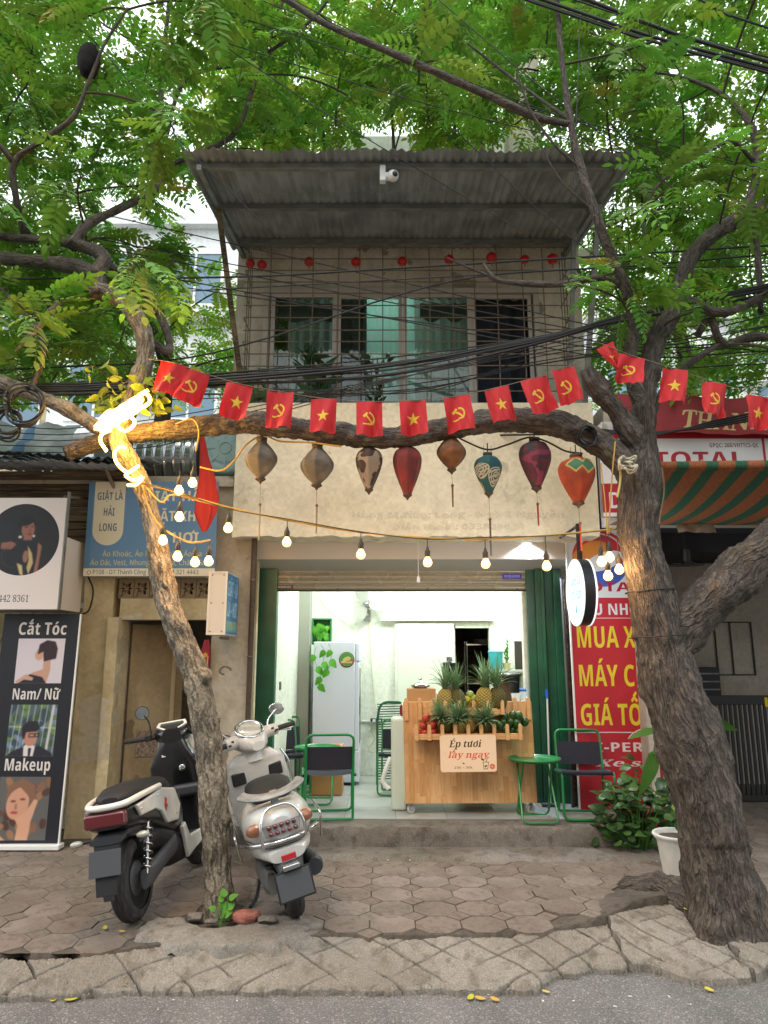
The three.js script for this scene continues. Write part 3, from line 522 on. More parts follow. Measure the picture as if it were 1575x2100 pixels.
  const gy0 = fy1 - 0.025, gy1 = Yp(505, GD), gx = px => ux(px, 660, GD), r = 0.0065;
  const barM = M.rust, V0 = [505, 552, 595, 640, 693, 737, 785, 832, 882, 930, 975, 1022, 1075, 1118, 1165];
  V0.forEach(px => wpart(cage, 'bar', bar(V(gx(px), gy0, -GD), V(gx(px), gy1, -GD), r, 6), barM));
  for (let i = 0; i < 15; i++) { const y = lerp(gy1 - 0.02, gy0 + 0.05, i / 14) + 0.012 * N3(i, 3, 3); const y2 = y + 0.012 * N3(i, 9, 3); wpart(cage, 'bar', bar(V(gx(500), y, -GD + 0.014), V(gx(1168), y2, -GD + 0.014), r * 0.95, 6), barM);
    if (i % 2 === 0) for (const e of [500, 1168]) wpart(cage, 'bar', bar(V(gx(e), y, -GD + 0.012), V(gx(e), y, -UD + 0.01), r * 0.9, 6), barM); }
  for (const e of [505, 1165]) for (let k = 1; k < 3; k++) wpart(cage, 'bar', bar(V(gx(e), gy0, lerp(-GD, -UD, k / 3)), V(gx(e), gy1, lerp(-GD, -UD, k / 3)), r * 0.9, 6), barM);
  // inner grey steel posts and the stays that carry the canopy
  const stay = (a, b, w, mat, l) => { const d = b.clone().sub(a), L = d.length(), g = bx(-w / 2, w / 2, 0, L, -w / 3, w / 3, 0.003); g.applyQuaternion(new THREE.Quaternion().setFromUnitVectors(V(0, 1, 0), d.normalize())); g.translate(a.x, a.y, a.z); return g; };
  const roofG = thing('canopy', 'grey corrugated canopy on steel beams over the upper window', 'canopy', [0.25, 5.9, -6.2]);
  // corrugated sheets: front edge to wall
  const fD = 5.28, bD = UD + 0.03, fL = at(408, 312, fD), fR = at(1314, 304, fD), bL = at(476, 512, bD), bR = at(1150, 512, bD);
  const yF = (fL.y + fR.y) / 2, yB = (bL.y + bR.y) / 2, rx0 = Math.min(fL.x, bL.x), rx1 = Math.max(fR.x, bR.x);
  const sheet = (x0, x1, lift) => { const n = Math.round((x1 - x0) / 0.012), mrows = 14, g = new THREE.PlaneGeometry(1, 1, n, mrows), p = g.attributes.position; for (let i = 0; i < p.count; i++) { const u = p.getX(i) + 0.5, t = p.getY(i) + 0.5, x = lerp(x0, x1, u), D = lerp(bD, fD + 0.02 * N3(x * 2, 0, 0), t); p.setXYZ(i, x, lerp(yB, yF, t) + lift + 0.013 * Math.cos(x / 0.076 * Math.PI * 2) + 0.02 * sstep(0.9, 1, t) * N3(x * 3, 1, 1), -D); } const ix = g.index.array; g.computeVertexNormals(); g.setAttribute('uv', new THREE.Float32BufferAttribute(Array.from({ length: p.count }, (_, i) => [p.getX(i), p.getZ(i)]).flat(), 2)); return g; };
  const sw = (rx1 - rx0) / 4; for (let k = 0; k < 4; k++) wpart(roofG, 'roof_sheet', sheet(rx0 + k * sw - (k ? 0.03 : 0), rx0 + (k + 1) * sw + 0.03, k % 2 ? 0.006 : 0), M.zinc);
  const ry = (D) => lerp(yB, yF, (bD - D) / (bD - fD)) - 0.016;
  for (const D of [fD + 0.2, fD + 0.95, bD - 0.3]) wpart(roofG, 'purlin', bx(rx0 + 0.06, rx1 - 0.06, ry(D) - 0.055, ry(D), -D + 0.022, -D - 0.022, 0.003), M.greyMetal);
  for (const x of [rx0 + 0.14, rx1 - 0.14]) { const a = V(x, ry(fD + 0.1) - 0.057, -fD - 0.1), b = V(x, ry(bD) - 0.057, -bD + 0.02), d = b.clone().sub(a), g = bx(-0.022, 0.022, -0.05, 0, -d.length(), 0, 0.003); g.rotateX(Math.atan2(d.y, -d.z)); g.translate(a.x, a.y, a.z); wpart(roofG, 'rafter', g, M.greyMetal); }
  // sloping stays from the fascia corners up to the canopy
  wpart(roofG, 'stay', stay(V(xl - 0.02, fy1 + 0.25, -FD - 0.25), V(rx0 + 0.14, ry(6.1) - 0.11, -6.1), 0.05, 0), M.oldWood);
  wpart(roofG, 'stay', stay(V(xr + 0.02, fy1 + 0.1, -FD - 0.3), V(rx1 - 0.14, ry(6.0) - 0.11, -6.0), 0.05, 0), M.greyMetal);
  wpart(roofG, 'stay', stay(V(xr - 0.1, fy1 + 0.1, -GD + 0.04), V(rx1 - 0.24, ry(6.5) - 0.11, -6.5), 0.045, 0), M.greyMetal);
  // camera under the canopy edge
  { const p = at(806, 362, fD + 0.16), q = thing('security_camera', 'white dome security camera on a box under the canopy edge', 'camera', p);
    part(q, 'mount_box', T(new RoundedBoxGeometry(0.05, 0.15, 0.06, 2, 0.006), -0.09, 0.02, 0), M.whitePlastic);
    part(q, 'housing', [T(new THREE.SphereGeometry(0.05, 24, 18), 0, 0, 0.01), T(cyl(0.035, 0.035, 0.07, 18), -0.04, 0.0, 0, 0, 0, Math.PI / 2)], M.whitePlastic);
    const e = part(q, 'lens', T(new THREE.SphereGeometry(0.028, 20, 14), 0.012, -0.006, 0.038), M.gloss); }
  // little red lanterns along the cage top
  const red = phys({ color: 0xb01519, roughness: 0.5, sheen: 0.3 });
  let base = null;
  for (const [px, py, k] of [[513, 540, 0], [537, 543, 1], [634, 537, 1], [730, 537, 1], [825, 536, 1], [921, 532, 1], [1008, 528, 1.1], [1076, 532, 0.95], [1133, 531, 1.15]]) {
    const p = at(px, py, GD - 0.06);
    const l = base ? copyOf(base) : thing('red_lantern', 'small round red paper lantern hung along the top of the window grille', 'lantern', p, 'red lanterns on the grille');
    if (!base) { base = l; const prof = []; for (let i = 0; i <= 16; i++) { const a = i / 16 * Math.PI; prof.push([0.008 + 0.045 * Math.sin(a) * (1 + 0.02 * Math.cos(i * Math.PI)), -0.045 * Math.cos(a)]); } part(l, 'shade', lathe(prof, 20), red); part(l, 'cap', [T(cyl(0.016, 0.016, 0.012, 12), 0, 0.047, 0), T(cyl(0.014, 0.014, 0.012, 12), 0, -0.047, 0)], std({ color: 0xa8833a, roughness: 0.5 })); part(l, 'tassel', T(cyl(0.003, 0.007, 0.04, 8), 0, -0.072, 0), red); part(l, 'hook', bar(V(0, 0.05, 0), V(0, 0.1, -0.04), 0.002, 5), M.black); }
    l.position.copy(p); l.scale.setScalar(k || 0.95);
  }
}

// ---------------------------------------------------------------- inside the shop
{
  const lx0 = X(566, SD), lx1 = X(636, BD, 1300), rx = 2.1, cY = 3.0;
  const room = thing('shop_room', 'pale green white walls and ceiling inside the lit shop', 'room', [0.4, STEP, -8]);
  { const m = new THREE.Shape([[lx0, SD + 0.05], [lx1, BD + 0.1], [lx1 - 0.35, BD + 0.1], [lx0 - 0.1, SD + 0.05]].map(p => new THREE.Vector2(p[0], p[1]))); const g = new THREE.ExtrudeGeometry(m, { depth: cY - STEP, bevelEnabled: false }); g.rotateX(-Math.PI / 2); g.translate(0, STEP + 0.002, 0); wpart(room, 'left_wall', muv(g), M.whiteWall); }
  wpart(room, 'left_pillar', bx(X(627, 8.35, 1300) - 0.25, X(640, 8.35, 1300), STEP + 0.003, cY - 0.01, -8.1, -8.3, 0.01), std({ color: 0x9a9c92, roughness: 0.8 }));
  const dx0 = X(933, BD, 1300), dx1 = X(1003, BD, 1300), dy = Yp(1288, BD);
  const w = (n, ...b) => wpart(room, n, bx(...b), M.whiteWall);
  w('back_wall', lx1 - 0.02, dx0, STEP, cY, -BD, -BD - 0.1); w('back_wall', dx1, rx, STEP, cY, -BD, -BD - 0.1); w('back_wall', dx0, dx1, dy, cY, -BD, -BD - 0.1);
  w('right_wall', rx, rx + 0.1, STEP, cY, -SD - 0.17, -BD - 0.1); w('ceiling', -1.6, rx + 0.1, cY, cY + 0.08, -SD - 0.23, -BD - 0.1);
  w('front_lintel', lx0 - 0.1, rx, Yp(1172, SD) + 0.14, cY, -SD - 0.24, -SD - 0.32);
  w('front_pier', X(1090, SD), rx, STEP, cY, -SD - 0.17, -SD - 0.25);
  // door surround, lintel rail and sliding door
  w('door_trim', dx1 + 0.001, dx1 + 0.06, STEP, dy + 0.06, -BD + 0.03, -BD - 0.02, 0.004); w('door_trim', dx0 + 0.002, dx1 - 0.002, dy, dy + 0.06, -BD + 0.025, -BD - 0.02, 0.004);
  w('ceiling_box', X(780, BD, 1270), X(1012, BD, 1270), Yp(1274, BD), Yp(1266, BD), -BD + 0.09, -BD + 0.002, 0.006);
  w('wall_strip', X(1006, BD, 1250), X(1013, BD, 1250), Yp(1274, BD) + 0.07, cY - 0.01, -BD + 0.03, -BD + 0.001, 0.004);
  const sd = solo('sliding_door', [bx(X(815, BD - 0.05), X(932, BD - 0.05), STEP + 0.02, Yp(1278, BD - 0.05), -BD + 0.055, -BD + 0.02, 0.004)], std({ color: 0xdfe8d8, roughness: 0.5 }), 'pale sliding door panel beside the dark kitchen doorway', 'door');
  wpart(room, 'wall_post', bx(X(810, BD - 0.02), X(815, BD - 0.02), STEP, Yp(1280, BD), -BD + 0.05, -BD + 0.001, 0.003), M.whiteWall);
  wpart(room, 'dado_rail', bx(X(743, BD), X(792, BD), Yp(1478, BD) - 0.012, Yp(1478, BD), -BD + 0.02, -BD + 0.001, 0.003), M.whiteWall);
  // dark kitchen behind
  const kit = M.greyWall;
  const kr = thing('kitchen_room', 'dark unlit kitchen walls seen through the back doorway', 'room', [dx0, STEP, -BD - 1.2]);
  wpart(kr, 'kitchen_wall', [bx(dx0 - 0.35, dx0 - 0.3, STEP, cY, -BD - 0.11, -BD - 4.6), bx(dx1 + 0.5, dx1 + 0.55, STEP, cY, -BD - 0.11, -BD - 4.6), bx(dx0 - 0.3, dx1 + 0.5, STEP, cY, -BD - 4.55, -BD - 4.6), bx(dx0 - 0.35, dx1 + 0.55, cY - 0.05, cY, -BD - 0.11, -BD - 4.6)], kit);
  wpart(kr, 'kitchen_floor', bx(dx0 - 0.35, dx1 + 0.55, STEP - 0.05, STEP - 0.005, -BD - 0.11, -BD - 4.6), kit);
  const rack = thing('kitchen_rack', 'thin steel rack with dishes in the dark kitchen', 'rack', [X(985, BD + 0.6), STEP, -BD - 0.6]);
  for (const [dx, dz] of [[-0.18, 0.1], [0.2, 0.1], [-0.18, -0.15], [0.2, -0.15]]) part(rack, 'post', bar(V(dx, 0, dz), V(dx, 1.55, dz), 0.01, 8), M.steel);
  for (const y of [1.02, 1.5]) part(rack, 'shelf', bx(-0.19, 0.21, y, y + 0.015, -0.16, 0.11), M.steel);
  part(rack, 'red_lid', T(cyl(0.09, 0.07, 0.05, 20), 0.02, 1.062, 0), std({ color: 0x8a2020 }));
  part(rack, 'dish_stack', T(cyl(0.11, 0.13, 0.06, 20), 0.05, 1.547, 0), M.greyPlastic);
  // floor tiles
  { const f = new THREE.Group(); f.name = 'shop_floor'; f.userData.kind = 'structure'; scene.add(f); const r = seed(3); const tm = [0xb9bdbb, 0xb2b6b4, 0xc0c3c0].map(c => std({ color: c, roughness: 0.32, map: tex(256, (u, v) => { const k = 0.86 + 0.2 * (fbm(u, v, 6, 5, 501) - 0.3); return [k, k, k]; }, 0.7) }));
    part(f, 'grout_bed', bx(-1.25, 2.1, STEP - 0.012, STEP + 0.003, -6.42, -BD), std({ color: 0x6d6d6a })); const ts = 0.44;
    for (let i = 0; i < 8; i++) for (let j = 0; j < 5; j++) { const x0 = -1.22 + i * ts, D0 = 6.43 + j * ts; part(f, 'floor_tile', bx(x0 + 0.002, Math.min(x0 + ts - 0.002, 2.095), STEP + 0.004, STEP + 0.009, -D0 - 0.002, -Math.min(D0 + ts - 0.002, BD - 0.01)), tm[Math.floor(r() * 3)]); } }
  // tube lamps on the ceiling
  for (const [x, z] of [[-0.1, -7.75], [1.15, -7.95]]) {
    const l = thing('tube_lamp', x < 0.5 ? 'white fluorescent batten on the shop ceiling above the fridge side' : 'white fluorescent batten on the shop ceiling above the cart side', 'lamp', [x, cY - 0.09, z], 'shop ceiling lamps');
    part(l, 'housing', bx(-0.62, 0.62, 0.03, 0.085, -0.05, 0.05, 0.006), M.whitePlastic); part(l, 'tube', bx(-0.6, 0.6, 0.0, 0.028, -0.04, 0.04, 0.01), std({ color: 0xffffff, emissive: 0xf3fff4, emissiveIntensity: 4 }));
    const a = new THREE.RectAreaLight(0xf2fff8, 46, 1.2, 0.1); a.position.set(x, cY - 0.1, z); a.lookAt(x, 0, z); scene.add(a);
  }
  // fridge
  { const D = 8.0, x0 = X(641, D, 1460), x1 = X(727, D, 1460), top = Yp(1316, D), fr = thing('fridge', 'tall white upright fridge with a round green sticker', 'fridge', [(x0 + x1) / 2, STEP + 0.01, -D - 0.27]);
    const body = phys({ color: 0xd4dcec, roughness: 0.35, clearcoat: 0.3 }), h = top - STEP - 0.01, wd = (x1 - x0) / 2;
    part(fr, 'cabinet', bx(-wd, wd, 0.03, h, -0.27, 0.27, 0.012), body); part(fr, 'base', bx(-wd + 0.02, wd - 0.02, 0, 0.03, -0.25, 0.25), M.black);
    part(fr, 'header', bx(wd + 0.001, wd + 0.06, h - 0.22, h - 0.005, -0.265, 0.265, 0.02), body);
    const dr = part(fr, 'door', bx(wd + 0.001, wd + 0.05, 0.36, h - 0.225, -0.265, 0.262, 0.012), body); part(dr, 'handle', bx(wd + 0.051, wd + 0.06, 0.72, 0.92, 0.19, 0.225, 0.004), M.black); part(dr, 'door_glass', bx(wd + 0.051, wd + 0.054, 0.42, h - 0.29, -0.21, 0.17), M.gloss);
    part(fr, 'kick_panel', bx(wd + 0.001, wd + 0.055, 0.035, 0.355, -0.265, 0.265, 0.012), body);
    const st = canvasTex(256, 256, (x) => { x.fillStyle = '#3f8f45'; x.beginPath(); x.arc(128, 122, 108, 0, 7); x.fill(); x.lineWidth = 14; x.strokeStyle = '#7a8f4c'; x.stroke(); x.fillStyle = '#c9b76a'; x.beginPath(); x.ellipse(128, 122, 70, 40, -0.4, 0, 7); x.fill(); x.fillStyle = '#a5503a'; x.save(); x.translate(128, 175); x.rotate(-0.2); x.fillRect(-120, -26, 240, 44); x.restore(); letter(x, 'FRESH JUICE', 128, 182, 190, 26, 'bold # sans-serif', '#f2e6c0'); });
    const sg = new THREE.CylinderGeometry(0.085, 0.085, 0.002, 32); sg.rotateX(Math.PI / 2); const uv = sg.attributes.uv, p = sg.attributes.position; for (let i = 0; i < p.count; i++) uv.setXY(i, p.getX(i) / 0.17 + 0.5, p.getY(i) / 0.17 + 0.5);
    part(fr, 'sticker', T(sg, X(711, D, 1350) - (x0 + x1) / 2, Yp(1353, D) - STEP - 0.01, 0.2715), std({ map: st, roughness: 0.5 }), 'round green sticker with a red ribbon');
    solo('paper_pack', T(new RoundedBoxGeometry(0.16, 0.05, 0.2, 3, 0.02), X(705, D), top + 0.026, -D - 0.15), std({ color: 0xe6dbe0, roughness: 0.6 }), 'pinkish white pack lying on top of the fridge', 'pack');
  }
  // wall fan, blades at rest
  { const D = BD - 0.2, p = at(752, 1238, D), f = thing('wall_fan', 'grey three bladed wall fan without a guard', 'fan', [p.x, p.y, -BD]); const gp = std({ color: 0x8f918c, roughness: 0.5 });
    part(f, 'wall_plate', bx(-0.035, 0.045, -0.2, -0.06, 0.001, 0.05, 0.012), gp); part(f, 'knob', T(cyl(0.014, 0.014, 0.02, 16), 0.005, -0.12, 0.055, Math.PI / 2, 0, 0), M.whitePlastic);
    part(f, 'neck', bar(V(0.005, -0.07, 0.03), V(0, 0, 0.1), 0.018, 10), gp); part(f, 'motor', T(lathe([[0, -0.06], [0.045, -0.055], [0.055, 0], [0.05, 0.05], [0.028, 0.075], [0, 0.08]], 24), 0, 0, 0.1, Math.PI / 2, 0, 0), gp);
    for (let k = 0; k < 3; k++) { const g = new THREE.PlaneGeometry(0.15, 0.2, 8, 8), q = g.attributes.position; for (let i = 0; i < q.count; i++) { const t = q.getY(i) / 0.2 + 0.5, w = 0.35 + 0.65 * Math.sin(clamp(t * 1.15, 0, 1) * Math.PI * 0.72); q.setXYZ(i, q.getX(i) * w * (t > 0.92 ? 0.8 : 1), 0.03 + t * 0.18, q.getX(i) * 0.35 * w); } g.computeVertexNormals(); T(g, 0, 0, 0, 0, 0, 0.45 + k * Math.PI * 2 / 3); T(g, 0, 0, 0.165); part(f, 'blade', g, std({ color: 0xb4b3ac, roughness: 0.4 })); }
    part(f, 'hub', T(new THREE.SphereGeometry(0.03, 20, 14), 0, 0, 0.18), M.steel);
    solo('fan_cord', [tube([V(p.x + 0.02, p.y - 0.2, -BD + 0.02), V(p.x + 0.05, p.y - 0.6, -BD + 0.015), V(p.x + 0.09, p.y - 1.1, -BD + 0.02), V(p.x + 0.12, Yp(1455, BD), -BD + 0.02)], 0.005, 40)], std({ color: 0xd8d4b0 }), 'cream cord hanging down the wall below the fan', 'cord');
    solo('cord_loop', [tube([at(655, 1225, BD - 0.02), at(670, 1245, BD - 0.02), at(700, 1270, BD - 0.02), at(722, 1283, BD - 0.02), at(738, 1262, BD - 0.02)], 0.003, 40)], M.whitePlastic, 'thin white cord drooping across the wall left of the fan', 'cord'); }
  // power strip with plugs
  { const p = at(772, 1477, BD - 0.04), o = thing('power_strip', 'dark power strip with plugs and yellow cords on the back wall', 'power strip', p); part(o, 'housing', bx(-0.07, 0.07, -0.015, 0.02, -0.03, 0.03, 0.005), std({ color: 0x23322c })); part(o, 'plug', [bx(-0.045, -0.01, -0.02, 0.015, 0.031, 0.06, 0.004), bx(0.015, 0.05, -0.02, 0.015, 0.031, 0.06, 0.004)], M.whitePlastic); part(o, 'cord', [tube([V(-0.03, -0.02, 0.05), V(-0.06, -0.12, 0.03), V(-0.02, -0.2, 0.03), V(-0.08, -0.3, 0.03)], 0.005, 30), tube([V(0.03, -0.02, 0.05), V(0.0, -0.15, 0.03), V(0.05, -0.3, 0.03), V(-0.06, -0.36, 0.03), V(-0.1, -0.28, 0.03)], 0.004, 30)], std({ color: 0xc9bf8e })); }
  solo('wall_outlet', bx(X(575, 7.35) - 0.0, X(575, 7.35) + 0.012, Yp(1415, 7.35), Yp(1398, 7.35), -7.3, -7.4, 0.003), M.greyPlastic, 'small grey outlet on the left inner wall', 'outlet');
}
// heart shaped leaf, about 1 long, base at the origin, along +y, facing +z
function heart(n = 10, wd = 0.42, fold = 0.18, droop = 0.35) {
  const pos = [], idx = []; for (let i = 0; i <= n; i++) { const t = i / n, w = wd * Math.pow(Math.sin(Math.PI * Math.pow(t, 0.55)), 0.85) * (1 - 0.1 * t), y = t - (t < 0.15 ? 0.05 : 0); for (const s of [-1, 0, 1]) pos.push(s * w, y + (s && t < 0.2 ? -0.07 * (1 - t * 5) : 0), (s ? fold * w : 0) - droop * t * t); }
  for (let i = 0; i < n; i++) for (const k of [0, 1]) { const a = i * 3 + k; idx.push(a, a + 1, a + 3, a + 1, a + 4, a + 3); }
  const g = new THREE.BufferGeometry(); g.setAttribute('position', new THREE.Float32BufferAttribute(pos, 3)); g.setIndex(idx); g.computeVertexNormals(); return g;
}
const leafMat = (c, t = 0.3, ro = 0.5) => phys({ color: c, roughness: ro, transmission: t, thickness: 0, specularIntensity: 0.5 });
M.pothos = leafMat(0x5fae36, 0.3, 0.75); M.deepLeaf = leafMat(0x2f5a2a, 0.15, 0.6); M.midLeaf = leafMat(0x4c8a36, 0.25, 0.65); M.pineLeaf = leafMat(0x6f8c62, 0.15, 0.7);
{
  // wall planter with trailing pothos
  const D = 8.3, a = at(641, 1272, D), b = at(680, 1318, D), cx = (a.x + b.x) / 2, cy = (a.y + b.y) / 2, w = b.x - a.x, h = a.y - b.y;
  const g = thing('wall_planter', 'green framed planter with pothos vines trailing over the fridge', 'planter', [cx, b.y, -D]); const r = seed(21);
  const fr = std({ color: 0x2f7a3e, roughness: 0.5 });
  part(g, 'frame', [bx(-w / 2, w / 2, h, h + 0.02, -0.06, 0.06, 0.004), bx(-w / 2, w / 2, -0.02, 0, -0.06, 0.06, 0.004), bx(-w / 2, -w / 2 + 0.015, 0, h, -0.06, 0.06, 0.004), bx(w / 2 - 0.015, w / 2, 0, h, -0.06, 0.06, 0.004), bx(-w / 2, w / 2, 0, h, -0.058, -0.05)], fr);
  const hg = heart(); const leafAt = (x, y, z, s, rot, tip, mat = M.pothos) => { const m = part(g, 'leaf', hg, mat); m.position.set(x, y, z); m.scale.setScalar(s); m.rotation.set(tip, (r() - 0.5) * 0.8, rot, 'ZYX'); };
  for (let i = 0; i < 16; i++) leafAt((r() - 0.5) * w * 0.7, h * (0.25 + 0.6 * r()), 0.02 + 0.06 * r(), 0.06 + 0.035 * r(), Math.PI + (r() - 0.5) * 2.4, 0.3);
  const px = (x, y) => at(x, y, 7.93).sub(g.position); const vines = [[[655, 1318], [665, 1335], [662, 1360], [657, 1390], [655, 1405]], [[672, 1316], [679, 1335], [678, 1355], [672, 1375]], [[648, 1320], [645, 1345], [650, 1370]]];
  for (const v of vines) { const pts = v.map(q => px(...q)); pts[0].z -= 0.1; part(g, 'vine', tube([V(pts[0].x, pts[0].y + 0.1, 0.02), ...pts], 0.0025, 24, 5), M.midLeaf); pts.slice(1).forEach((q, i) => leafAt(q.x, q.y, q.z, 0.075 + 0.03 * r(), Math.PI + (i % 2 ? 0.7 : -0.6), 0.25)); }
}
// ---------------------------------------------------------------- folding chairs, table
function foldingChair(label) {
  const c = thing('folding_chair', label, 'chair', [0, 0, 0], 'green folding chairs');
  const W = 0.2, H = 0.7, r = 0.0115;
  part(c, 'back_frame', pipe([V(-W, 0.015, -0.17), V(-W, 0.4, -0.17), V(-W, H, -0.23), V(W, H, -0.23), V(W, 0.4, -0.17), V(W, 0.015, -0.17)], r, 0.06), M.chairGreen);
  part(c, 'floor_bar', bar(V(-W, 0.014, -0.17), V(W, 0.014, -0.17), r, 10), M.chairGreen);
  part(c, 'front_frame', pipe([V(-W - 0.02, 0.36, -0.15), V(-W - 0.02, 0.385, 0.16), V(-W - 0.02, 0.014, 0.2), V(W + 0.02, 0.014, 0.2), V(W + 0.02, 0.385, 0.16), V(W + 0.02, 0.36, -0.15)], r, 0.045), M.chairGreen);
  const cloth = (w, pts) => { const g = new THREE.PlaneGeometry(2 * w, 1, 10, pts.length - 1), p = g.attributes.position; for (let i = 0; i < p.count; i++) { const k = Math.round((0.5 - p.getY(i)) * (pts.length - 1)), u = p.getX(i) / w; p.setY(i, pts[k][0]); p.setZ(i, pts[k][1] - 0.012 * (1 - u * u)); } g.computeVertexNormals(); return muv(g); };
  part(c, 'back_sling', cloth(W + 0.004, [[0.6, -0.20], [0.55, -0.19], [0.5, -0.18], [0.45, -0.172], [0.41, -0.165]]), M.navyCloth);
  { const g = new THREE.PlaneGeometry(2 * W + 0.03, 0.32, 8, 8); g.rotateX(-Math.PI / 2); const p = g.attributes.position; for (let i = 0; i < p.count; i++) { const u = p.getX(i) / W; p.setY(i, 0.375 - 0.018 * (1 - u * u)); } g.computeVertexNormals(); part(c, 'seat', muv(g), M.navyCloth); }
  part(c, 'seat_rod', [bar(V(-W - 0.01, 0.385, 0.158), V(W + 0.01, 0.385, 0.158), 0.017, 10)], M.navyCloth);
  return c;
}
const ch0 = foldingChair('green folding chair with black sling beside the round green table'); { const p = onY(1216, 1686, STEP + 0.002); ch0.position.set(p.x, STEP + 0.002, p.z - 0.2); ch0.rotation.y = -0.06; }
const ch1 = copyOf(ch0, 'green folding chair with black sling standing before the cardboard box'); { const p = onY(668, 1690, STEP + 0.002); ch1.position.set(p.x, STEP + 0.01, p.z - 0.23); ch1.rotation.y = Math.PI + 0.12; }
const ch2 = copyOf(ch0, 'green folding chair against the left inner wall behind the scooter'); { ch2.position.set(X(588, 7.5), STEP + 0.01, -7.45); ch2.rotation.y = 0.5; }
const ch3 = copyOf(ch0, 'green folding chair partly hidden behind the left side of the wooden cart'); { ch3.position.set(X(812, 7.6), STEP + 0.01, -7.55); ch3.rotation.y = -0.1; ch3.scale.set(0.8, 1, 0.8); }
function roundTable(label, px, py) {
  const p = onY(px, py, STEP + 0.003), t = thing('round_table', label, 'table', [p.x, STEP + 0.003, p.z], 'round green tables'), R = 0.22, H = 0.5;
  part(t, 'tabletop', lathe([[0, H - 0.012], [R - 0.02, H - 0.012], [R - 0.012, H - 0.006], [R - 0.004, H + 0.006], [R + 0.004, H + 0.006], [R + 0.004, H - 0.004], [R - 0.004, H - 0.018], [0, H - 0.018]], 40), M.chairGreen);
  for (const s of [-1, 1]) part(t, 'leg', pipe([V(-0.13, H - 0.02, s * -0.12), V(-0.15, 0.012, s * 0.17), V(0.15, 0.012, s * 0.17), V(0.13, H - 0.02, s * -0.12)].map(v => V(v.x * (s > 0 ? 1 : 0.92), v.y, v.z)), 0.0095, 0.05), M.chairGreen);
  return t;
}
roundTable('round green metal table standing between the cart and a folding chair', 1101, 1682);
{ const t = roundTable('round green metal table seen behind the folding chair by the fridge', 640, 1650); t.position.set(X(655, 7.1), STEP + 0.01, -7.12); }
// stack of folded chairs leaning on the inner left wall
{ const mk = (x, z, ry, l) => { const s = copyOf(ch0, l); s.position.set(x, STEP + 0.01, z); s.rotation.set(0, ry, 0); s.scale.set(0.85, 1.02, 0.45); return s; }; mk(X(612, 8.0), -7.78, 0.9, 'folded green chair leaning near the pillar at the left wall'); mk(X(590, 8.0), -8.1, 0.9, 'folded green chair in the corner farthest behind the white scooter'); }
{ // cardboard box behind the chair
  const D = 7.45, a = at(636, 1530, D), b = at(702, 1572, D), card = std({ map: canvasTex(512, 384, (x, w, h) => { x.fillStyle = '#b98f5c'; x.fillRect(0, 0, w, h); for (let i = 0; i < 900; i++) { x.fillStyle = `rgba(${90 + 60 * LT[i]},70,40,0.05)`; x.fillRect(LT[i + 5] * w, LT[i + 900] * h, 40 * LT[i + 77], 2); } x.fillStyle = '#b8302c'; x.beginPath(); x.arc(420, 90, 44, 0, 7); x.fill(); letter(x, 'ROYAL', 420, 104, 66, 28, 'bold # serif', '#d9a878'); letter(x, 'HOA QUẢ TƯƠI NHẬP KHẨU', 200, 210, 330, 30, 'bold # sans-serif', '#3a2a1a'); }), roughness: 0.9 });
  const bxg = new THREE.BoxGeometry(b.x - a.x, a.y - STEP - 0.02, 0.28); bxg.translate((a.x + b.x) / 2, (a.y + STEP) / 2 + 0.004, -D - 0.14); solo('cardboard_box', bxg, card, 'brown cardboard carton with red round mark behind the folding chair', 'box'); }
// green woven recliner folded upright behind the cart
{ const D = 8.15, r0 = thing('woven_recliner', 'green woven recliner folded upright against the back wall', 'recliner', [X(805, D), STEP + 0.01, -D]); const w = 0.17, h = 0.85, gr = std({ color: 0x1f5a3c, roughness: 0.8 });
  part(r0, 'frame', pipe([V(-w, 0, 0.1), V(-w, h * 0.8, 0), V(-w * 0.8, h, -0.05), V(w * 0.8, h, -0.05), V(w, h * 0.8, 0), V(w, 0, 0.1)], 0.013, 0.12), gr); const cords = []; for (let i = 0; i < 30; i++) { const y = 0.06 + i * 0.0265, z = 0.1 - 0.1 * y / (h * 0.8); cords.push(bar(V(-w * 1.02, y, z + 0.013), V(w * 1.02, y + 0.01, z + 0.013), 0.006, 5)); } cords.forEach(c => part(r0, 'woven_cord', c, gr)); }

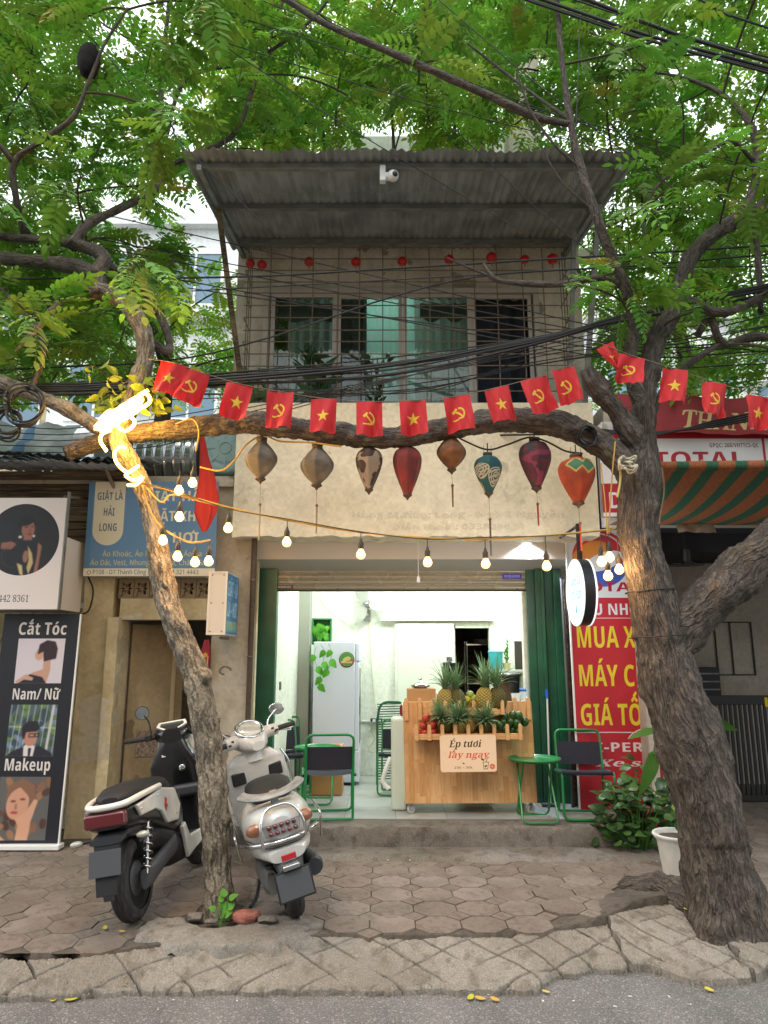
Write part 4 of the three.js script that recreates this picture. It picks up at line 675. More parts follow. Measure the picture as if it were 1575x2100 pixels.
// ---------------------------------------------------------------- juice cart and what stands on it
const CD = 6.58, cartX0 = X(832, CD, 1650), cartX1 = X(1103, CD, 1650), cY0 = 0.44, cY1 = 1.3, roll = 0.022;
const cart = thing('juice_cart', 'wooden juice cart with picket shelf fronts and castors', 'cart', [cartX0, STEP + 0.003, -CD]);
const CT = (x, y, z) => { const c = V(cartX0, STEP, 0); const dx = x - c.x, dy = y - c.y; return V(c.x + dx * Math.cos(roll) - dy * Math.sin(roll), c.y + dx * Math.sin(roll) * 0.3 + dy * Math.cos(roll), z); };
{
  const lean = g => { const p = g.attributes.position; for (let i = 0; i < p.count; i++) { const q = CT(p.getX(i), p.getY(i), p.getZ(i)); p.setXYZ(i, q.x, q.y, q.z); } g.computeVertexNormals(); return g; };
  const B = (n, ...b) => wpart(cart, n, lean(bx(...b)), M.pine), R = (n, ...b) => wpart(cart, n, lean(bx(...b)), M.pineRail);
  B('front_panel', cartX0, cartX1, cY0, cY1, -CD, -CD - 0.025, 0.003);
  const side = std({ color: 0xd9dcd2, roughness: 0.6 });
  wpart(cart, 'side_panel', lean(bx(cartX0 + 0.001, cartX0 + 0.02, cY0 + 0.02, cY1 - 0.04, -CD - 0.026, -CD - 0.55)), side); B('side_panel', cartX1 - 0.022, cartX1 - 0.001, cY0, cY1 - 0.02, -CD - 0.026, -CD - 0.55);
  B('counter_top', cartX0 + 0.022, cartX1 - 0.024, cY1 - 0.075, cY1 - 0.05, -CD - 0.026, -CD - 0.56, 0.003); B('bottom_board', cartX0 + 0.022, cartX1 - 0.024, cY0 + 0.003, cY0 + 0.025, -CD - 0.026, -CD - 0.55);
  const pickets = (xs, y0, y1, z0, w = 0.034) => xs.forEach(x => { const pts = []; for (let k = 0; k <= 8; k++) { const a = k / 8 * Math.PI; pts.push([w / 2 * Math.cos(a), y1 - w / 2 + w / 2 * Math.sin(a)]); } const g = plate([[-w / 2, y0], [w / 2, y0], ...pts], 0.016, 0.002); g.translate(x, 0, z0); wpart(cart, 'picket', lean(muv(g)), M.pineRail); });
  const span = (a, b, n) => Array.from({ length: n }, (_, i) => lerp(a, b, i / (n - 1)));
  pickets(span(cartX0 + 0.03, cartX1 - 0.03, 10), cY1 - 0.16, cY1 + 0.035, -CD + 0.002);
  // upper and lower fruit shelves hung on the front
  const shelf = (px0, px1, py, out, ph, n) => { const x0 = X(px0, CD - out, py), x1 = X(px1, CD - out, py), y = Yp(py, CD - out); R('shelf_board', x0, x1, y, y + 0.018, -CD + out, -CD + 0.003, 0.003); R('shelf_rail', x0, x1, y + 0.0185, y + 0.05, -CD + out - 0.001, -CD + out - 0.017, 0.003); pickets(span(x0 + 0.02, x1 - 0.02, n), y - 0.004, y + ph, -CD + out + 0.001, 0.032); return [x0, x1, y + 0.019]; };
  cart.up = shelf(884, 1040, 1466, 0.12, 0.12, 6); cart.low = shelf(853, 1076, 1518, 0.2, 0.13, 9);
  for (const [x, z] of [[cartX0 + 0.05, -CD - 0.06], [cartX1 - 0.05, -CD - 0.06], [cartX0 + 0.05, -CD - 0.5], [cartX1 - 0.05, -CD - 0.5]]) { const c = wpart(cart, 'castor', T(new THREE.TorusGeometry(0.03, 0.012, 10, 24), x, STEP + 0.048, z, 0, 0.5, 0), std({ color: 0xb9bab6, roughness: 0.5 })); wpart(c, 'fork', [bx(x - 0.014, x + 0.014, STEP + 0.07, cY0 - 0.001, z - 0.02, z + 0.02, 0.003)], M.steel); wpart(c, 'wheel_hub', T(cyl(0.02, 0.02, 0.024, 16), x, STEP + 0.048, z, Math.PI / 2, 0.5, 0), M.steel); }
}
{ // price board
  const D = CD - 0.225, a = at(902, 1507, D), b = at(1019, 1583, D), w = b.x - a.x, h = a.y - b.y;
  const t = canvasTex(768, 500, (x, W, H) => {
    x.fillStyle = '#eccfae'; x.fillRect(0, 0, W, H);
    letter(x, 'Ép tươi', 340, 165, 440, 92, 'italic bold # serif', '#15130f'); letter(x, 'lấy ngay', 380, 310, 560, 84, 'italic bold # serif', '#d5523a');
    letter(x, '25k – 30k', 310, 455, 250, 32, '# sans-serif', '#4a3b2c'); x.strokeStyle = '#23372a'; x.lineWidth = 7; x.beginPath(); x.moveTo(580, 370); x.lineTo(592, 462); x.lineTo(642, 462); x.lineTo(656, 370); x.closePath(); x.stroke(); x.beginPath(); x.moveTo(625, 365); x.lineTo(640, 315); x.lineTo(668, 306); x.stroke();
    x.fillStyle = '#2b3f2f'; x.beginPath(); x.ellipse(575, 335, 26, 12, 0.6, 0, 7); x.fill(); x.beginPath(); x.ellipse(617, 425, 20, 12, -0.7, 0, 7); x.fill(); x.fillStyle = '#d5523a'; x.beginPath(); x.arc(706, 430, 36, 0, 7); x.fill(); x.strokeStyle = '#eccfae'; x.lineWidth = 4; for (let k = 0; k < 6; k++) { x.beginPath(); x.moveTo(706, 430); x.lineTo(706 + 30 * Math.cos(k), 430 + 30 * Math.sin(k)); x.stroke(); }
    x.strokeStyle = '#e5a88a'; x.lineWidth = 4; x.beginPath(); x.arc(62, 250, 22, 0, 7); x.stroke(); x.fillStyle = '#23372a'; x.beginPath(); x.ellipse(315, 385, 16, 8, 0.5, 0, 7); x.fill();
  });
  const g = plate([[-w / 2 + 0.02, -h / 2], [w / 2 - 0.02, -h / 2], [w / 2 - 0.006, -h / 2 + 0.006], [w / 2, -h / 2 + 0.02], [w / 2, h / 2 - 0.02], [w / 2 - 0.006, h / 2 - 0.006], [w / 2 - 0.02, h / 2], [-w / 2 + 0.02, h / 2], [-w / 2 + 0.006, h / 2 - 0.006], [-w / 2, h / 2 - 0.02], [-w / 2, -h / 2 + 0.02], [-w / 2 + 0.006, -h / 2 + 0.006]], 0.008, 0);
  const p = g.attributes.position, uv = g.attributes.uv; for (let i = 0; i < p.count; i++) uv.setXY(i, p.getX(i) / w + 0.5, p.getY(i) / h + 0.5);
  T(g, (a.x + b.x) / 2, (a.y + b.y) / 2, -D - 0.004, 0, 0, 0.012); solo('price_board', g, std({ map: t, roughness: 0.5 }), 'pale rounded board lettered Ép tươi lấy ngay hung on the cart', 'sign');
}
{ // pineapples
  const skinT = tex(256, (u, v) => { const a = u * 12 + v * 8, b = u * 12 - v * 8, da = Math.abs(a % 1 - 0.5), db = Math.abs(((b % 1) + 1) % 1 - 0.5), e = Math.max(da, db); return mix3(hex(0xb98f3a), mix3(hex(0x5f6a34), hex(0x3f4a2a), fbm(u, v, 12, 3, 5)), sstep(0.2, 0.46, e) * 0.9); }, 1);
  const skinG = std({ map: skinT, roughness: 0.75 }), skinK = std({ map: skinT, color: 0x8f9a78, roughness: 0.75 });
  const bodyG = () => { const n = 72, m = 44, rings = []; for (let i = 0; i <= m; i++) { const t = i / m, y = t * 0.17, R = 0.066 * Math.pow(Math.sin(Math.PI * clamp(0.1 + t * 0.84, 0, 1)), 0.5); const ring = []; for (let j = 0; j < n; j++) { const a = j / n, A = a * 12 + t * 8, B = a * 12 - t * 8, da = Math.abs(A % 1 - 0.5), db = Math.abs(((B % 1) + 1) % 1 - 0.5), k = 1 + 0.07 * (1 - sstep(0.15, 0.5, Math.max(da, db))); ring.push(V(R * k * Math.cos(a * 2 * Math.PI), y, -R * k * Math.sin(a * 2 * Math.PI))); } rings.push(ring); } return skin(rings); };
  const crownG = sd => { const r = seed(sd), out = []; for (let i = 0; i < 46; i++) { const L = 0.09 + 0.13 * r() * (0.5 + i / 60), a = i * 2.4, tilt = lerp(1.25, 0.12, i / 46) + 0.2 * (r() - 0.5), n = 6, pos = [], idx = []; for (let k = 0; k <= n; k++) { const t = k / n, w = 0.009 * (1 - t * t * 0.97), out2 = tilt * (0.55 + 0.55 * t); const rad = 0.012 + L * t * Math.sin(out2), y = 0.165 + L * t * Math.cos(out2) + i * 0.0009; for (const s of [-1, 0, 1]) pos.push(Math.cos(a) * rad - Math.sin(a) * s * w, y + (s ? 0.003 : 0), Math.sin(a) * rad + Math.cos(a) * s * w); } for (let k = 0; k < n; k++) for (const c of [0, 1]) { const q = k * 3 + c; idx.push(q, q + 1, q + 3, q + 1, q + 4, q + 3); } const g = new THREE.BufferGeometry(); g.setAttribute('position', new THREE.Float32BufferAttribute(pos, 3)); g.setIndex(idx); g.computeVertexNormals(); out.push(g); } return join(out); };
  const BG = bodyG(), CG = [crownG(1), crownG(2), crownG(3)]; const r = seed(61);
  const pine = (x, y, z, rx, rz, s, k, label) => { const g = thing('pineapple', label, 'pineapple', [x, y, z], 'pineapples on the juice cart'); part(g, 'fruit', BG, k % 2 ? skinK : skinG); part(g, 'leaf_crown', CG[k % 3], M.pineLeaf); g.rotation.set(rx, r() * 6, rz, 'ZXY'); g.scale.setScalar(s); };
  const [ux0, ux1, uy] = cart.up, [lx0, lx1, ly] = cart.low, zu = -CD + 0.055, zl = -CD + 0.09;
  const L1 = 'pineapple with spiky grey green crown standing on the upper shelf of the cart', L2 = 'pineapple standing on the lower shelf of the cart behind its pickets';
  [[912, 0], [938, 1], [993, 1], [1021, 0]].forEach(([px, k], i) => pine(X(px, CD - 0.06, 1430), uy + 0.004, zu, 0, (i % 2 ? 0.05 : -0.04), i > 1 ? 1.22 : 1.15, k + (i > 1 ? 1 : 0), L1));
  [[918, 1, 0.5], [945, 1, 0.35], [968, 0, 0.6], [990, 0, -0.2], [1012, 1, 0.9]].forEach(([px, k, rz], i) => pine(X(px, CD - 0.1, 1500), ly + 0.012 + Math.abs(rz) * 0.05, zl - (i % 2) * 0.015, i % 2 ? 0.75 : 0.55, rz * 0.8, i === 4 ? 0.8 : 0.92, k + i, L2));
  // round fruit
  const ball = (name, label, grp, px, py, D, rad, mat, sy = 1) => { const p = at(px, py, D), g = new THREE.SphereGeometry(rad, 22, 16); const q = g.attributes.position; for (let i = 0; i < q.count; i++) { const y = q.getY(i) / rad, k = 1 - 0.1 * sstep(0.85, 1, y); q.setXYZ(i, q.getX(i), q.getY(i) * sy * k, q.getZ(i)); } g.computeVertexNormals(); T(g, p.x, p.y, p.z, 0.3 * r(), 0, 0.5 * (r() - 0.5)); solo(name, g, mat, label, 'fruit', grp); };
  const app = std({ map: tex(128, (u, v) => mix3(hex(0xc4531f), hex(0xa02a26), clamp(fbm(u, v, 4, 4, 9) * 1.6 - 0.3, 0, 1)), 1), roughness: 0.45 }), avo = phys({ map: tex(128, (u, v) => mix3(hex(0x2e5a1c), hex(0x1b3a14), clamp(fbm(u, v, 12, 4, 19) * 1.5 - 0.2, 0, 1)), 1), roughness: 0.35, clearcoat: 0.2 });
  [[874, 1471], [868, 1486], [888, 1485], [872, 1501], [889, 1500], [858, 1502], [881, 1512]].forEach(([a, b], i) => ball('passion_apple', 'red orange round fruit heaped at the left end of the lower shelf', 'red fruit on the cart', a, b + 2, CD - 0.08 + 0.02 * (i % 2), 0.037, app, 0.95));
  [[1035, 1470], [1052, 1467], [1064, 1468], [1033, 1482], [1047, 1481], [1060, 1483], [1076, 1480], [1037, 1497], [1064, 1501], [1052, 1498], [1024, 1488]].forEach(([a, b], i) => ball('avocado', 'dark green avocado heaped at the right end of the lower shelf', 'avocados on the cart', a, b, CD - 0.07 - 0.025 * (i % 3), 0.036, avo, 1.2));
  [[958, 1434, 0xb5a83a], [971, 1432, 0x8a9a3a], [964, 1424, 0x93a04a]].forEach(([a, b, c], i) => ball('guava', ['yellow green guava on the upper shelf between pineapples', 'dull green guava beside the yellow one on the upper shelf', 'green guava on top of the other guavas'][i], 'guavas', a, b, CD - 0.05, 0.034, std({ color: c, roughness: 0.5 })));
}
{ // things on the counter and on the ledge behind
  const ty = cY1 - 0.045, j = thing('juicer', 'tall black slow juicer on the cart counter', 'juicer', [X(923, CD + 0.3, 1400), ty, -CD - 0.32]);
  part(j, 'motor_base', bx(-0.07, 0.07, 0, 0.2, -0.09, 0.09, 0.025), M.greyPlastic); part(j, 'drum', T(lathe([[0, 0.2], [0.06, 0.2], [0.066, 0.24], [0.062, 0.36], [0.068, 0.375], [0.068, 0.39], [0.05, 0.395], [0.03, 0.4], [0.03, 0.44], [0, 0.44]], 28), 0, 0, 0), M.gloss); part(j, 'spout', T(cyl(0.02, 0.018, 0.07, 14), 0, 0.24, 0.09, Math.PI / 2, 0, 0), M.black);
  { const g = bx(X(835, CD + 0.25, 1425), X(893, CD + 0.25, 1425), ty, Yp(1412, CD + 0.25), -CD - 0.2, -CD - 0.4, 0.003); solo('carton_tray', g, std({ map: canvasTex(256, 128, (x, w, h) => { x.fillStyle = '#a9845c'; x.fillRect(0, 0, w, h); x.fillStyle = '#6d5334'; x.fillRect(60, 20, 20, 26); x.fillRect(150, 24, 60, 10); x.fillRect(30, 70, 180, 5); }), roughness: 0.9 }), 'brown carton on the cart counter left of the juicer', 'box'); }
  { const k = thing('glass_jar', 'shiny lidded steel bowl on the brown carton', 'bowl', [X(862, CD + 0.3, 1400), Yp(1412, CD + 0.25) + 0.001, -CD - 0.3]); part(k, 'bowl', lathe([[0.05, 0], [0.085, 0.012], [0.09, 0.03], [0.084, 0.03], [0.05, 0.006]], 28), M.steel); part(k, 'lid', lathe([[0.088, 0.031], [0.06, 0.05], [0.015, 0.06], [0.012, 0.08], [0.022, 0.095], [0, 0.1]], 28), M.chrome); }
  { const b = thing('cup_row', 'clear plastic cup on the right of the cart counter', 'cup', [X(1058, CD + 0.15, 1425), ty, -CD - 0.15]); part(b, 'cup', lathe([[0.03, 0], [0.045, 0.11], [0.048, 0.112], [0.043, 0.11], [0.028, 0.003], [0, 0.003]], 24), M.frost); }
  { const b = thing('plastic_cup', 'second clear plastic cup near the right counter corner', 'cup', [X(1076, CD + 0.2, 1425), ty, -CD - 0.22]); part(b, 'cup', lathe([[0.03, 0], [0.045, 0.12], [0.048, 0.122], [0.043, 0.12], [0.028, 0.003], [0, 0.003]], 24), M.frost); }
  solo('black_bin', [T(lathe([[0, 0], [0.1, 0], [0.12, 0.26], [0.135, 0.262], [0.135, 0.28], [0.1, 0.29], [0, 0.29]], 30), X(1042, CD + 0.42, 1420), ty, -CD - 0.42)], M.gloss, 'black plastic tub behind the pineapples on the cart', 'tub');
  solo('blue_box', bx(X(1063, CD + 0.5, 1420), X(1078, CD + 0.5, 1420), ty, ty + 0.14, -CD - 0.45, -CD - 0.54, 0.015), std({ color: 0x1d6fc0, roughness: 0.4 }), 'small blue plastic box at the counter back', 'box');
  solo('orange_cup', T(lathe([[0, 0.0], [0.03, 0], [0.036, 0.08], [0, 0.085]], 20), X(1056, CD + 0.48, 1420), ty, -CD - 0.48), std({ color: 0xe07a45, roughness: 0.5 }), 'orange cup beside the small blue box', 'cup');
  // ledge on the back wall
  const D = BD - 0.3, ly = Yp(1374, D), l = thing('wall_ledge', 'grey ledge on the back wall right of the doorway', 'shelf', [X(1045, D), ly - 0.04, -BD]); wpart(l, 'shelf_board', bx(X(1012, D, 1370), 2.05, ly - 0.03, ly, -BD + 0.32, -BD + 0.001, 0.004), std({ color: 0xb2b6ae })); wpart(l, 'bracket', [bx(X(1016, D, 1370), X(1016, D, 1370) + 0.02, ly - 0.2, ly - 0.031, -BD + 0.25, -BD + 0.001), bx(X(1070, D, 1370), X(1070, D, 1370) + 0.02, ly - 0.2, ly - 0.031, -BD + 0.25, -BD + 0.001)], std({ color: 0xb2b6ae }));
  { const b = thing('teal_bin', 'teal plastic pail with pale blue lid on the ledge', 'pail', [X(1017, D, 1360) + 0.02, ly + 0.001, -BD + 0.17]); part(b, 'pail', lathe([[0, 0], [0.07, 0], [0.085, 0.2], [0.09, 0.2], [0.09, 0.212], [0, 0.212]], 28), std({ color: 0x3fb3bd, roughness: 0.4 })); part(b, 'lid', lathe([[0.088, 0.213], [0.05, 0.235], [0, 0.24]], 24), std({ color: 0x9fd0e0, roughness: 0.4 })); }
  { const b = thing('potted_plant', 'small green plant in a cream pot on the ledge', 'plant', [X(1043, D, 1360), ly + 0.001, -BD + 0.18]), r = seed(8); part(b, 'pot', lathe([[0, 0], [0.035, 0], [0.05, 0.075], [0.053, 0.078], [0.046, 0.078], [0, 0.06]], 24), std({ color: 0xd2c79a, roughness: 0.6 })); const hg = heart(8, 0.2, 0.2, 0.2); for (let s = 0; s < 3; s++) { const h = 0.13 + 0.05 * s, dx = (s - 1) * 0.02; part(b, 'stem', bar(V(dx * 0.4, 0.07, 0), V(dx, 0.07 + h, 0.01), 0.003, 6), M.midLeaf); for (let k = 0; k < 7; k++) { const m = part(b, 'leaf', hg, M.midLeaf); m.position.set(dx * (0.4 + 0.6 * k / 6), 0.08 + h * k / 6, 0.005); m.scale.setScalar(0.055); m.rotation.set(-0.5, r() * 6, (k % 2 ? 0.8 : -0.8) * (1 - k / 9)); } } }
  { const b = solo('wall_menu', bx(X(1056, BD - 0.02, 1340), X(1074, BD - 0.02, 1340), Yp(1374, BD), Yp(1315, BD), -BD + 0.014, -BD + 0.001), std({ map: canvasTex(128, 384, (x, w, h) => { x.fillStyle = '#3a3330'; x.fillRect(0, 0, w, h); x.fillStyle = '#cfc6bb'; for (let i = 0; i < 12; i++) x.fillRect(50, 30 + i * 20, 58, 6); x.fillRect(30, 300, 70, 16); }), roughness: 0.6 }), 'dark menu poster on the back wall by the small plant', 'poster'); }
  // white bin beside the cart, with a bag
  { const D2 = CD + 0.12, b = thing('white_bin', 'white plastic bin with a bag standing left of the cart', 'bin', [X(815, D2, 1560) + 0.02, STEP + 0.01, -D2 - 0.14]); part(b, 'bin', [T(new RoundedBoxGeometry(0.14, 0.8, 0.24, 3, 0.03), -0.005, 0.4, 0)], std({ color: 0xc9d2c4, roughness: 0.5 })); part(b, 'bag', [tube([V(-0.08, 0.45, 0.06), V(-0.12, 0.36, 0.08), V(-0.15, 0.25, 0.08), V(-0.1, 0.18, 0.08)], 0.02, 20, 8)], std({ color: 0xe2e4e0, roughness: 0.5 })); part(b, 'red_cloth', T(new RoundedBoxGeometry(0.05, 0.1, 0.07, 3, 0.02), 0.03, 0.86, 0.02), std({ color: 0x7a1f2c, roughness: 0.9 })); }
  // broom stick leaning on the green door leaves
  { const D2 = SD - 0.14, a = at(1120, 1414, D2), c = at(1122, 1432, D2 - 0.01), b2 = at(1129, 1655, D2 - 0.06), m = thing('mop', 'blue gripped mop stick leaning on the green door leaves', 'mop', [b2.x, STEP + 0.01, b2.z]); wpart(m, 'handle', bar(b2.clone().setY(STEP + 0.03), c, 0.009, 10), M.whitePlastic); wpart(m, 'grip', bar(c, a, 0.015, 12), std({ color: 0x2356b8, roughness: 0.4 })); wpart(m, 'head', T(new RoundedBoxGeometry(0.16, 0.03, 0.06, 2, 0.01), b2.x, STEP + 0.027, b2.z), M.greyPlastic); }
}

// ---------------------------------------------------------------- left neighbour
const LW = 6.66;
function flatUV(g, w, h) { const p = g.attributes.position, uv = g.attributes.uv; for (let i = 0; i < p.count; i++) uv.setXY(i, p.getX(i) / w + 0.5, p.getY(i) / h + 0.5); return g; }
// a board: box whose front carries the print
function board(parent, name, w, h, d, tx, edge, label) {
  const e = edge || M.whitePlastic, b = part(parent, name, bx(-w / 2, w / 2, -h / 2, h / 2, -d, 0, 0.002), e, label);
  const g = new THREE.PlaneGeometry(w - 0.006, h - 0.006); g.translate(0, 0, 0.0025); part(b, 'print', g, std({ map: tx, roughness: 0.55 })); return b;
}
{
  const h = thing('old_house', 'old house with stained yellow plaster and an open doorway', 'house', [X(240, LW), PAV, -LW]);
  const x = px => X(px, LW, 1450), xa = -5, hd = Yp(1271, LW), topY = Yp(1000, LW), vY0 = Yp(1228, LW), vY1 = Yp(1186, LW);
  const dL = x(238), dR = x(427), pR = x(506), w = (n, m, ...b) => wpart(h, n, bx(...b), m);
  const bump = (n, m, x0, x1, y0, y1, D0, D1) => { const g = new THREE.BoxGeometry(x1 - x0, y1 - y0, D1 - D0, 14, Math.max(6, Math.round((y1 - y0) / 0.05)), 4); g.translate((x0 + x1) / 2, (y0 + y1) / 2, -(D0 + D1) / 2); const p = g.attributes.position; for (let i = 0; i < p.count; i++) { const a = p.getX(i), b = p.getY(i), c = p.getZ(i); p.setXYZ(i, a + 0.004 * N3(b * 5, c * 5, 1), b, c + 0.005 * N3(a * 5, b * 4, 2)); } g.computeVertexNormals(); return wpart(h, n, muv(g), m); };
  bump('wall', M.yellowWall, x(155), dL - 0.09, PAV - 0.02, topY, LW - 0.02, LW + 0.2); bump('door_pilaster', M.yellowWall, dL - 0.1, dL, PAV - 0.02, hd + 0.02, LW - 0.09, LW + 0.2);
  bump('wall', M.greyWall, dR, pR, PAV - 0.02, topY, LW, LW + 0.3); bump('lintel', M.yellowWall, dL - 0.02, dR + 0.01, hd, vY0, LW - 0.03, LW + 0.16);
  bump('wall', M.yellowWall, dL - 0.1, dR + 0.01, vY1, topY, LW - 0.01, LW + 0.16); w('wall', M.yellowWall, xa, x(155), PAV, topY, -LW - 0.3, -LW - 0.5);
  // pierced vent blocks over the door
  const vx0 = x(224), vx1 = x(422), n = 6, bw = (vx1 - vx0) / n; for (let i = 0; i < n; i++) { const cx = vx0 + bw * (i + 0.5), cy = (vY0 + vY1) / 2, hh = (vY1 - vY0) / 2 - 0.002, hw = bw / 2 - 0.002; const hole = (a, b, r) => Array.from({ length: 9 }, (_, k) => [a + r * Math.cos(k / 9 * 6.283), b + r * Math.sin(k / 9 * 6.283)]); const leafH = (ang) => { const c = Math.cos(ang), s = Math.sin(ang); return [[0.02, 0], [0.05, 0.022], [0.085, 0], [0.05, -0.022]].map(([u, v]) => [(u * c - v * s) * hw / 0.1, (u * s + v * c) * hh / 0.1]); }; const g = plate([[-hw, -hh], [hw, -hh], [hw, hh], [-hw, hh]], 0.05, 0.003, [0, 1, 2, 3].map(k => leafH(k * Math.PI / 2 + Math.PI / 4)).concat([0, 1, 2, 3].map(k => leafH(k * Math.PI / 2).map(([a, b]) => [a * 0.9, b * 0.6])))); g.translate(cx, cy, -LW - 0.06); wpart(h, 'vent_block', muv(g), std({ color: 0x8a7a62, roughness: 0.95 })); }
  w('vent_back', M.black, vx0, vx1, vY0, vY1, -LW - 0.12, -LW - 0.13); 
  // hallway behind the door
  w('hall_wall', M.limewash, dL - 0.03, dL - 0.001, PAV, hd + 0.3, -LW - 0.2, -LW - 1.6); w('hall_wall', M.limewash, dR + 0.001, dR + 0.03, PAV, hd + 0.3, -LW - 0.3, -LW - 1.6); w('hall_back', M.limewash, dL - 0.03, dR + 0.03, PAV, hd + 0.3, -LW - 1.6, -LW - 1.65); w('hall_ceiling', M.limewash, dL - 0.03, dR + 0.03, hd + 0.3, hd + 0.33, -LW - 0.17, -LW - 1.65); w('hall_floor', M.dirt, dL - 0.03, dR + 0.03, PAV - 0.02, PAV + 0.02, -LW - 0.0, -LW - 1.65);
  const leafD = thing('door_leaf', 'pale wooden door leaf swung open inside the old doorway', 'door', [dL + 0.02, PAV + 0.03, -LW - 0.22]); { const g = bx(0, 0.52, 0, hd - PAV - 0.06, -0.02, 0.02, 0.004); part(leafD, 'panel', g, std({ map: M.greyWall.map, color: 0xd8cdb4, roughness: 0.8 })); part(leafD, 'vent_plate', bx(0.1, 0.36, 0.6, 0.84, 0.021, 0.028, 0.002), std({ map: M.rust.map, roughness: 0.9 }), 'dark rusty square plate'); part(leafD, 'stile', bx(0.4, 0.44, 0.02, hd - PAV - 0.1, 0.021, 0.03, 0.003), std({ color: 0xb5a684, roughness: 0.8 })); leafD.rotation.y = 0.62; }
  // roof edge of the old house with old boards below it
  for (let i = 0; i < 8; i++) { const y0 = Yp(1120, LW) + i * 0.075; w('eave_board', M.oldWood, -5, x(192) - 0.03 * (i % 2), y0 + 0.003, y0 + 0.072, -LW + 0.06 - 0.008 * (i % 3), -LW - 0.0 - 0.008 * (i % 3), 0.004); }
  w('roof_slab', M.greyWall, xa, xl - 0.03, topY, topY + 0.1, -LW + 0.05, -10);
  // drain pipe and cables on the pier
  const pp = thing('drain_pipe', 'brown rusty drain pipe on the pier beside the green upright', 'pipe', [x(511), PAV, -LW + 0.03]); part(pp, 'pipe', T(cyl(0.026, 0.026, 2.9, 14), 0, 1.45, 0), std({ map: M.rust.map, color: 0x9a8f86, roughness: 0.7 })); for (const y of [0.75, 1.55, 2.25]) part(pp, 'clamp', T(new THREE.TorusGeometry(0.03, 0.006, 6, 16), 0, y, 0, Math.PI / 2, 0, 0), M.rust);
  solo('wooden_post', bx(x(515), X(523, LW + 0.2), STEP + 0.01, 2.6, -LW - 0.12, -LW - 0.2, 0.006), M.yellowWall, 'cream painted post strip beside the drain pipe', 'post');
  solo('wall_stencil', (() => { const a = at(447, 1368, LW), g = new THREE.TorusGeometry(0.05, 0.009, 4, 20, 4.6); g.scale(1, 0.7, 0.1); g.translate(a.x + 0.07, a.y - 0.03, -LW + 0.008); return g; })(), std({ color: 0x7f7b70 }), 'faded grey stencil ring on the pier plaster', 'marking');
  // red and gold paper charm in the doorway
  { const p = at(424, 1312, LW - 0.06), g = new THREE.PlaneGeometry(0.085, 0.37, 6, 20), q = g.attributes.position; for (let i = 0; i < q.count; i++) { const t = 0.5 - q.getY(i) / 0.37; q.setX(i, q.getX(i) * (0.6 + 0.5 * Math.min(1, t * 3)) - 0.02 * t); q.setZ(i, 0.012 * Math.sin(q.getX(i) * 60)); } g.computeVertexNormals(); g.translate(p.x, p.y - 0.185, p.z); solo('paper_charm', g, std({ map: canvasTex(128, 512, (x, w, hh) => { x.fillStyle = '#8e1622'; x.fillRect(0, 0, w, hh); x.fillStyle = '#c9962e'; x.fillRect(18, 200, 16, 260); x.fillRect(94, 200, 16, 260); x.beginPath(); x.arc(64, 190, 30, 0, 7); x.fill(); x.fillStyle = '#b8461f'; x.fillRect(46, 240, 34, 220); }), roughness: 0.6 }), 'red and gold paper charm hanging at the doorway edge', 'charm'); }
}
{ // blue laundry sign
  const D = LW - 0.2, a = at(185, 988, D), b = at(440, 1182, D), w = b.x - a.x, h = a.y - b.y, s = thing('laundry_sign', 'blue laundry sign board with cream lettering over the old doorway', 'sign', [(a.x + b.x) / 2, b.y, -D]);
  const t = canvasTex(1024, 768, (x, W, H) => {
    x.fillStyle = '#5b7f9f'; x.fillRect(0, 0, W, H); x.fillStyle = '#4f7696'; x.fillRect(0, 0, 40, H);
    x.fillStyle = '#cfc5a8'; x.beginPath(); x.moveTo(48, 0); x.lineTo(290, 0); x.lineTo(290, 400); x.arc(169, 400, 121, 0, Math.PI); x.closePath(); x.fill();
    for (const [s2, y, ww] of [['GIẶT LÀ', 150, 205], ['HẢI', 280, 92], ['LONG', 405, 145]]) letter(x, s2, 169, y, ww, 62, 'bold # sans-serif', '#55626c');
    for (const [s2, y, ww] of [['GIẶT HẤP', 160, 520], ['GIẶT KHÔ', 325, 480], ['LÀ HƠI', 500, 380]]) letter(x, s2, 700, y, ww, 84, 'bold # sans-serif', '#d3c9a9');
    letter(x, 'Áo Khoác, Áo Phao, Chăn, Áo Da', 530, 610, 780, 42, '# sans-serif', '#c9bd80'); letter(x, 'Áo Dài, Vest, Nhung, Len, Dạ, Chăn, Ga', 500, 680, 900, 42, '# sans-serif', '#c9bd80');
    x.fillStyle = '#d6cdb4'; x.fillRect(0, 706, W, 62); letter(x, 'P108 - D7 Thành Công', 70, 752, 420, 34, '# sans-serif', '#3c4650', 'left'); letter(x, '024 321 4443', 640, 752, 260, 34, '# sans-serif', '#3c4650', 'left'); x.strokeStyle = '#3c4650'; x.lineWidth = 4; x.beginPath(); x.arc(44, 738, 14, 0, 7); x.stroke();
  });
  const bd = board(s, 'panel', w, h, 0.03, t, M.greyMetal); bd.position.y = h / 2; bd.rotation.x = 0.03;
  for (const k of [-0.4, 0.4]) part(s, 'bracket', bar(V(k * w, h - 0.05, -0.035), V(k * w, h - 0.02, -0.19), 0.01, 8), M.rust);
}
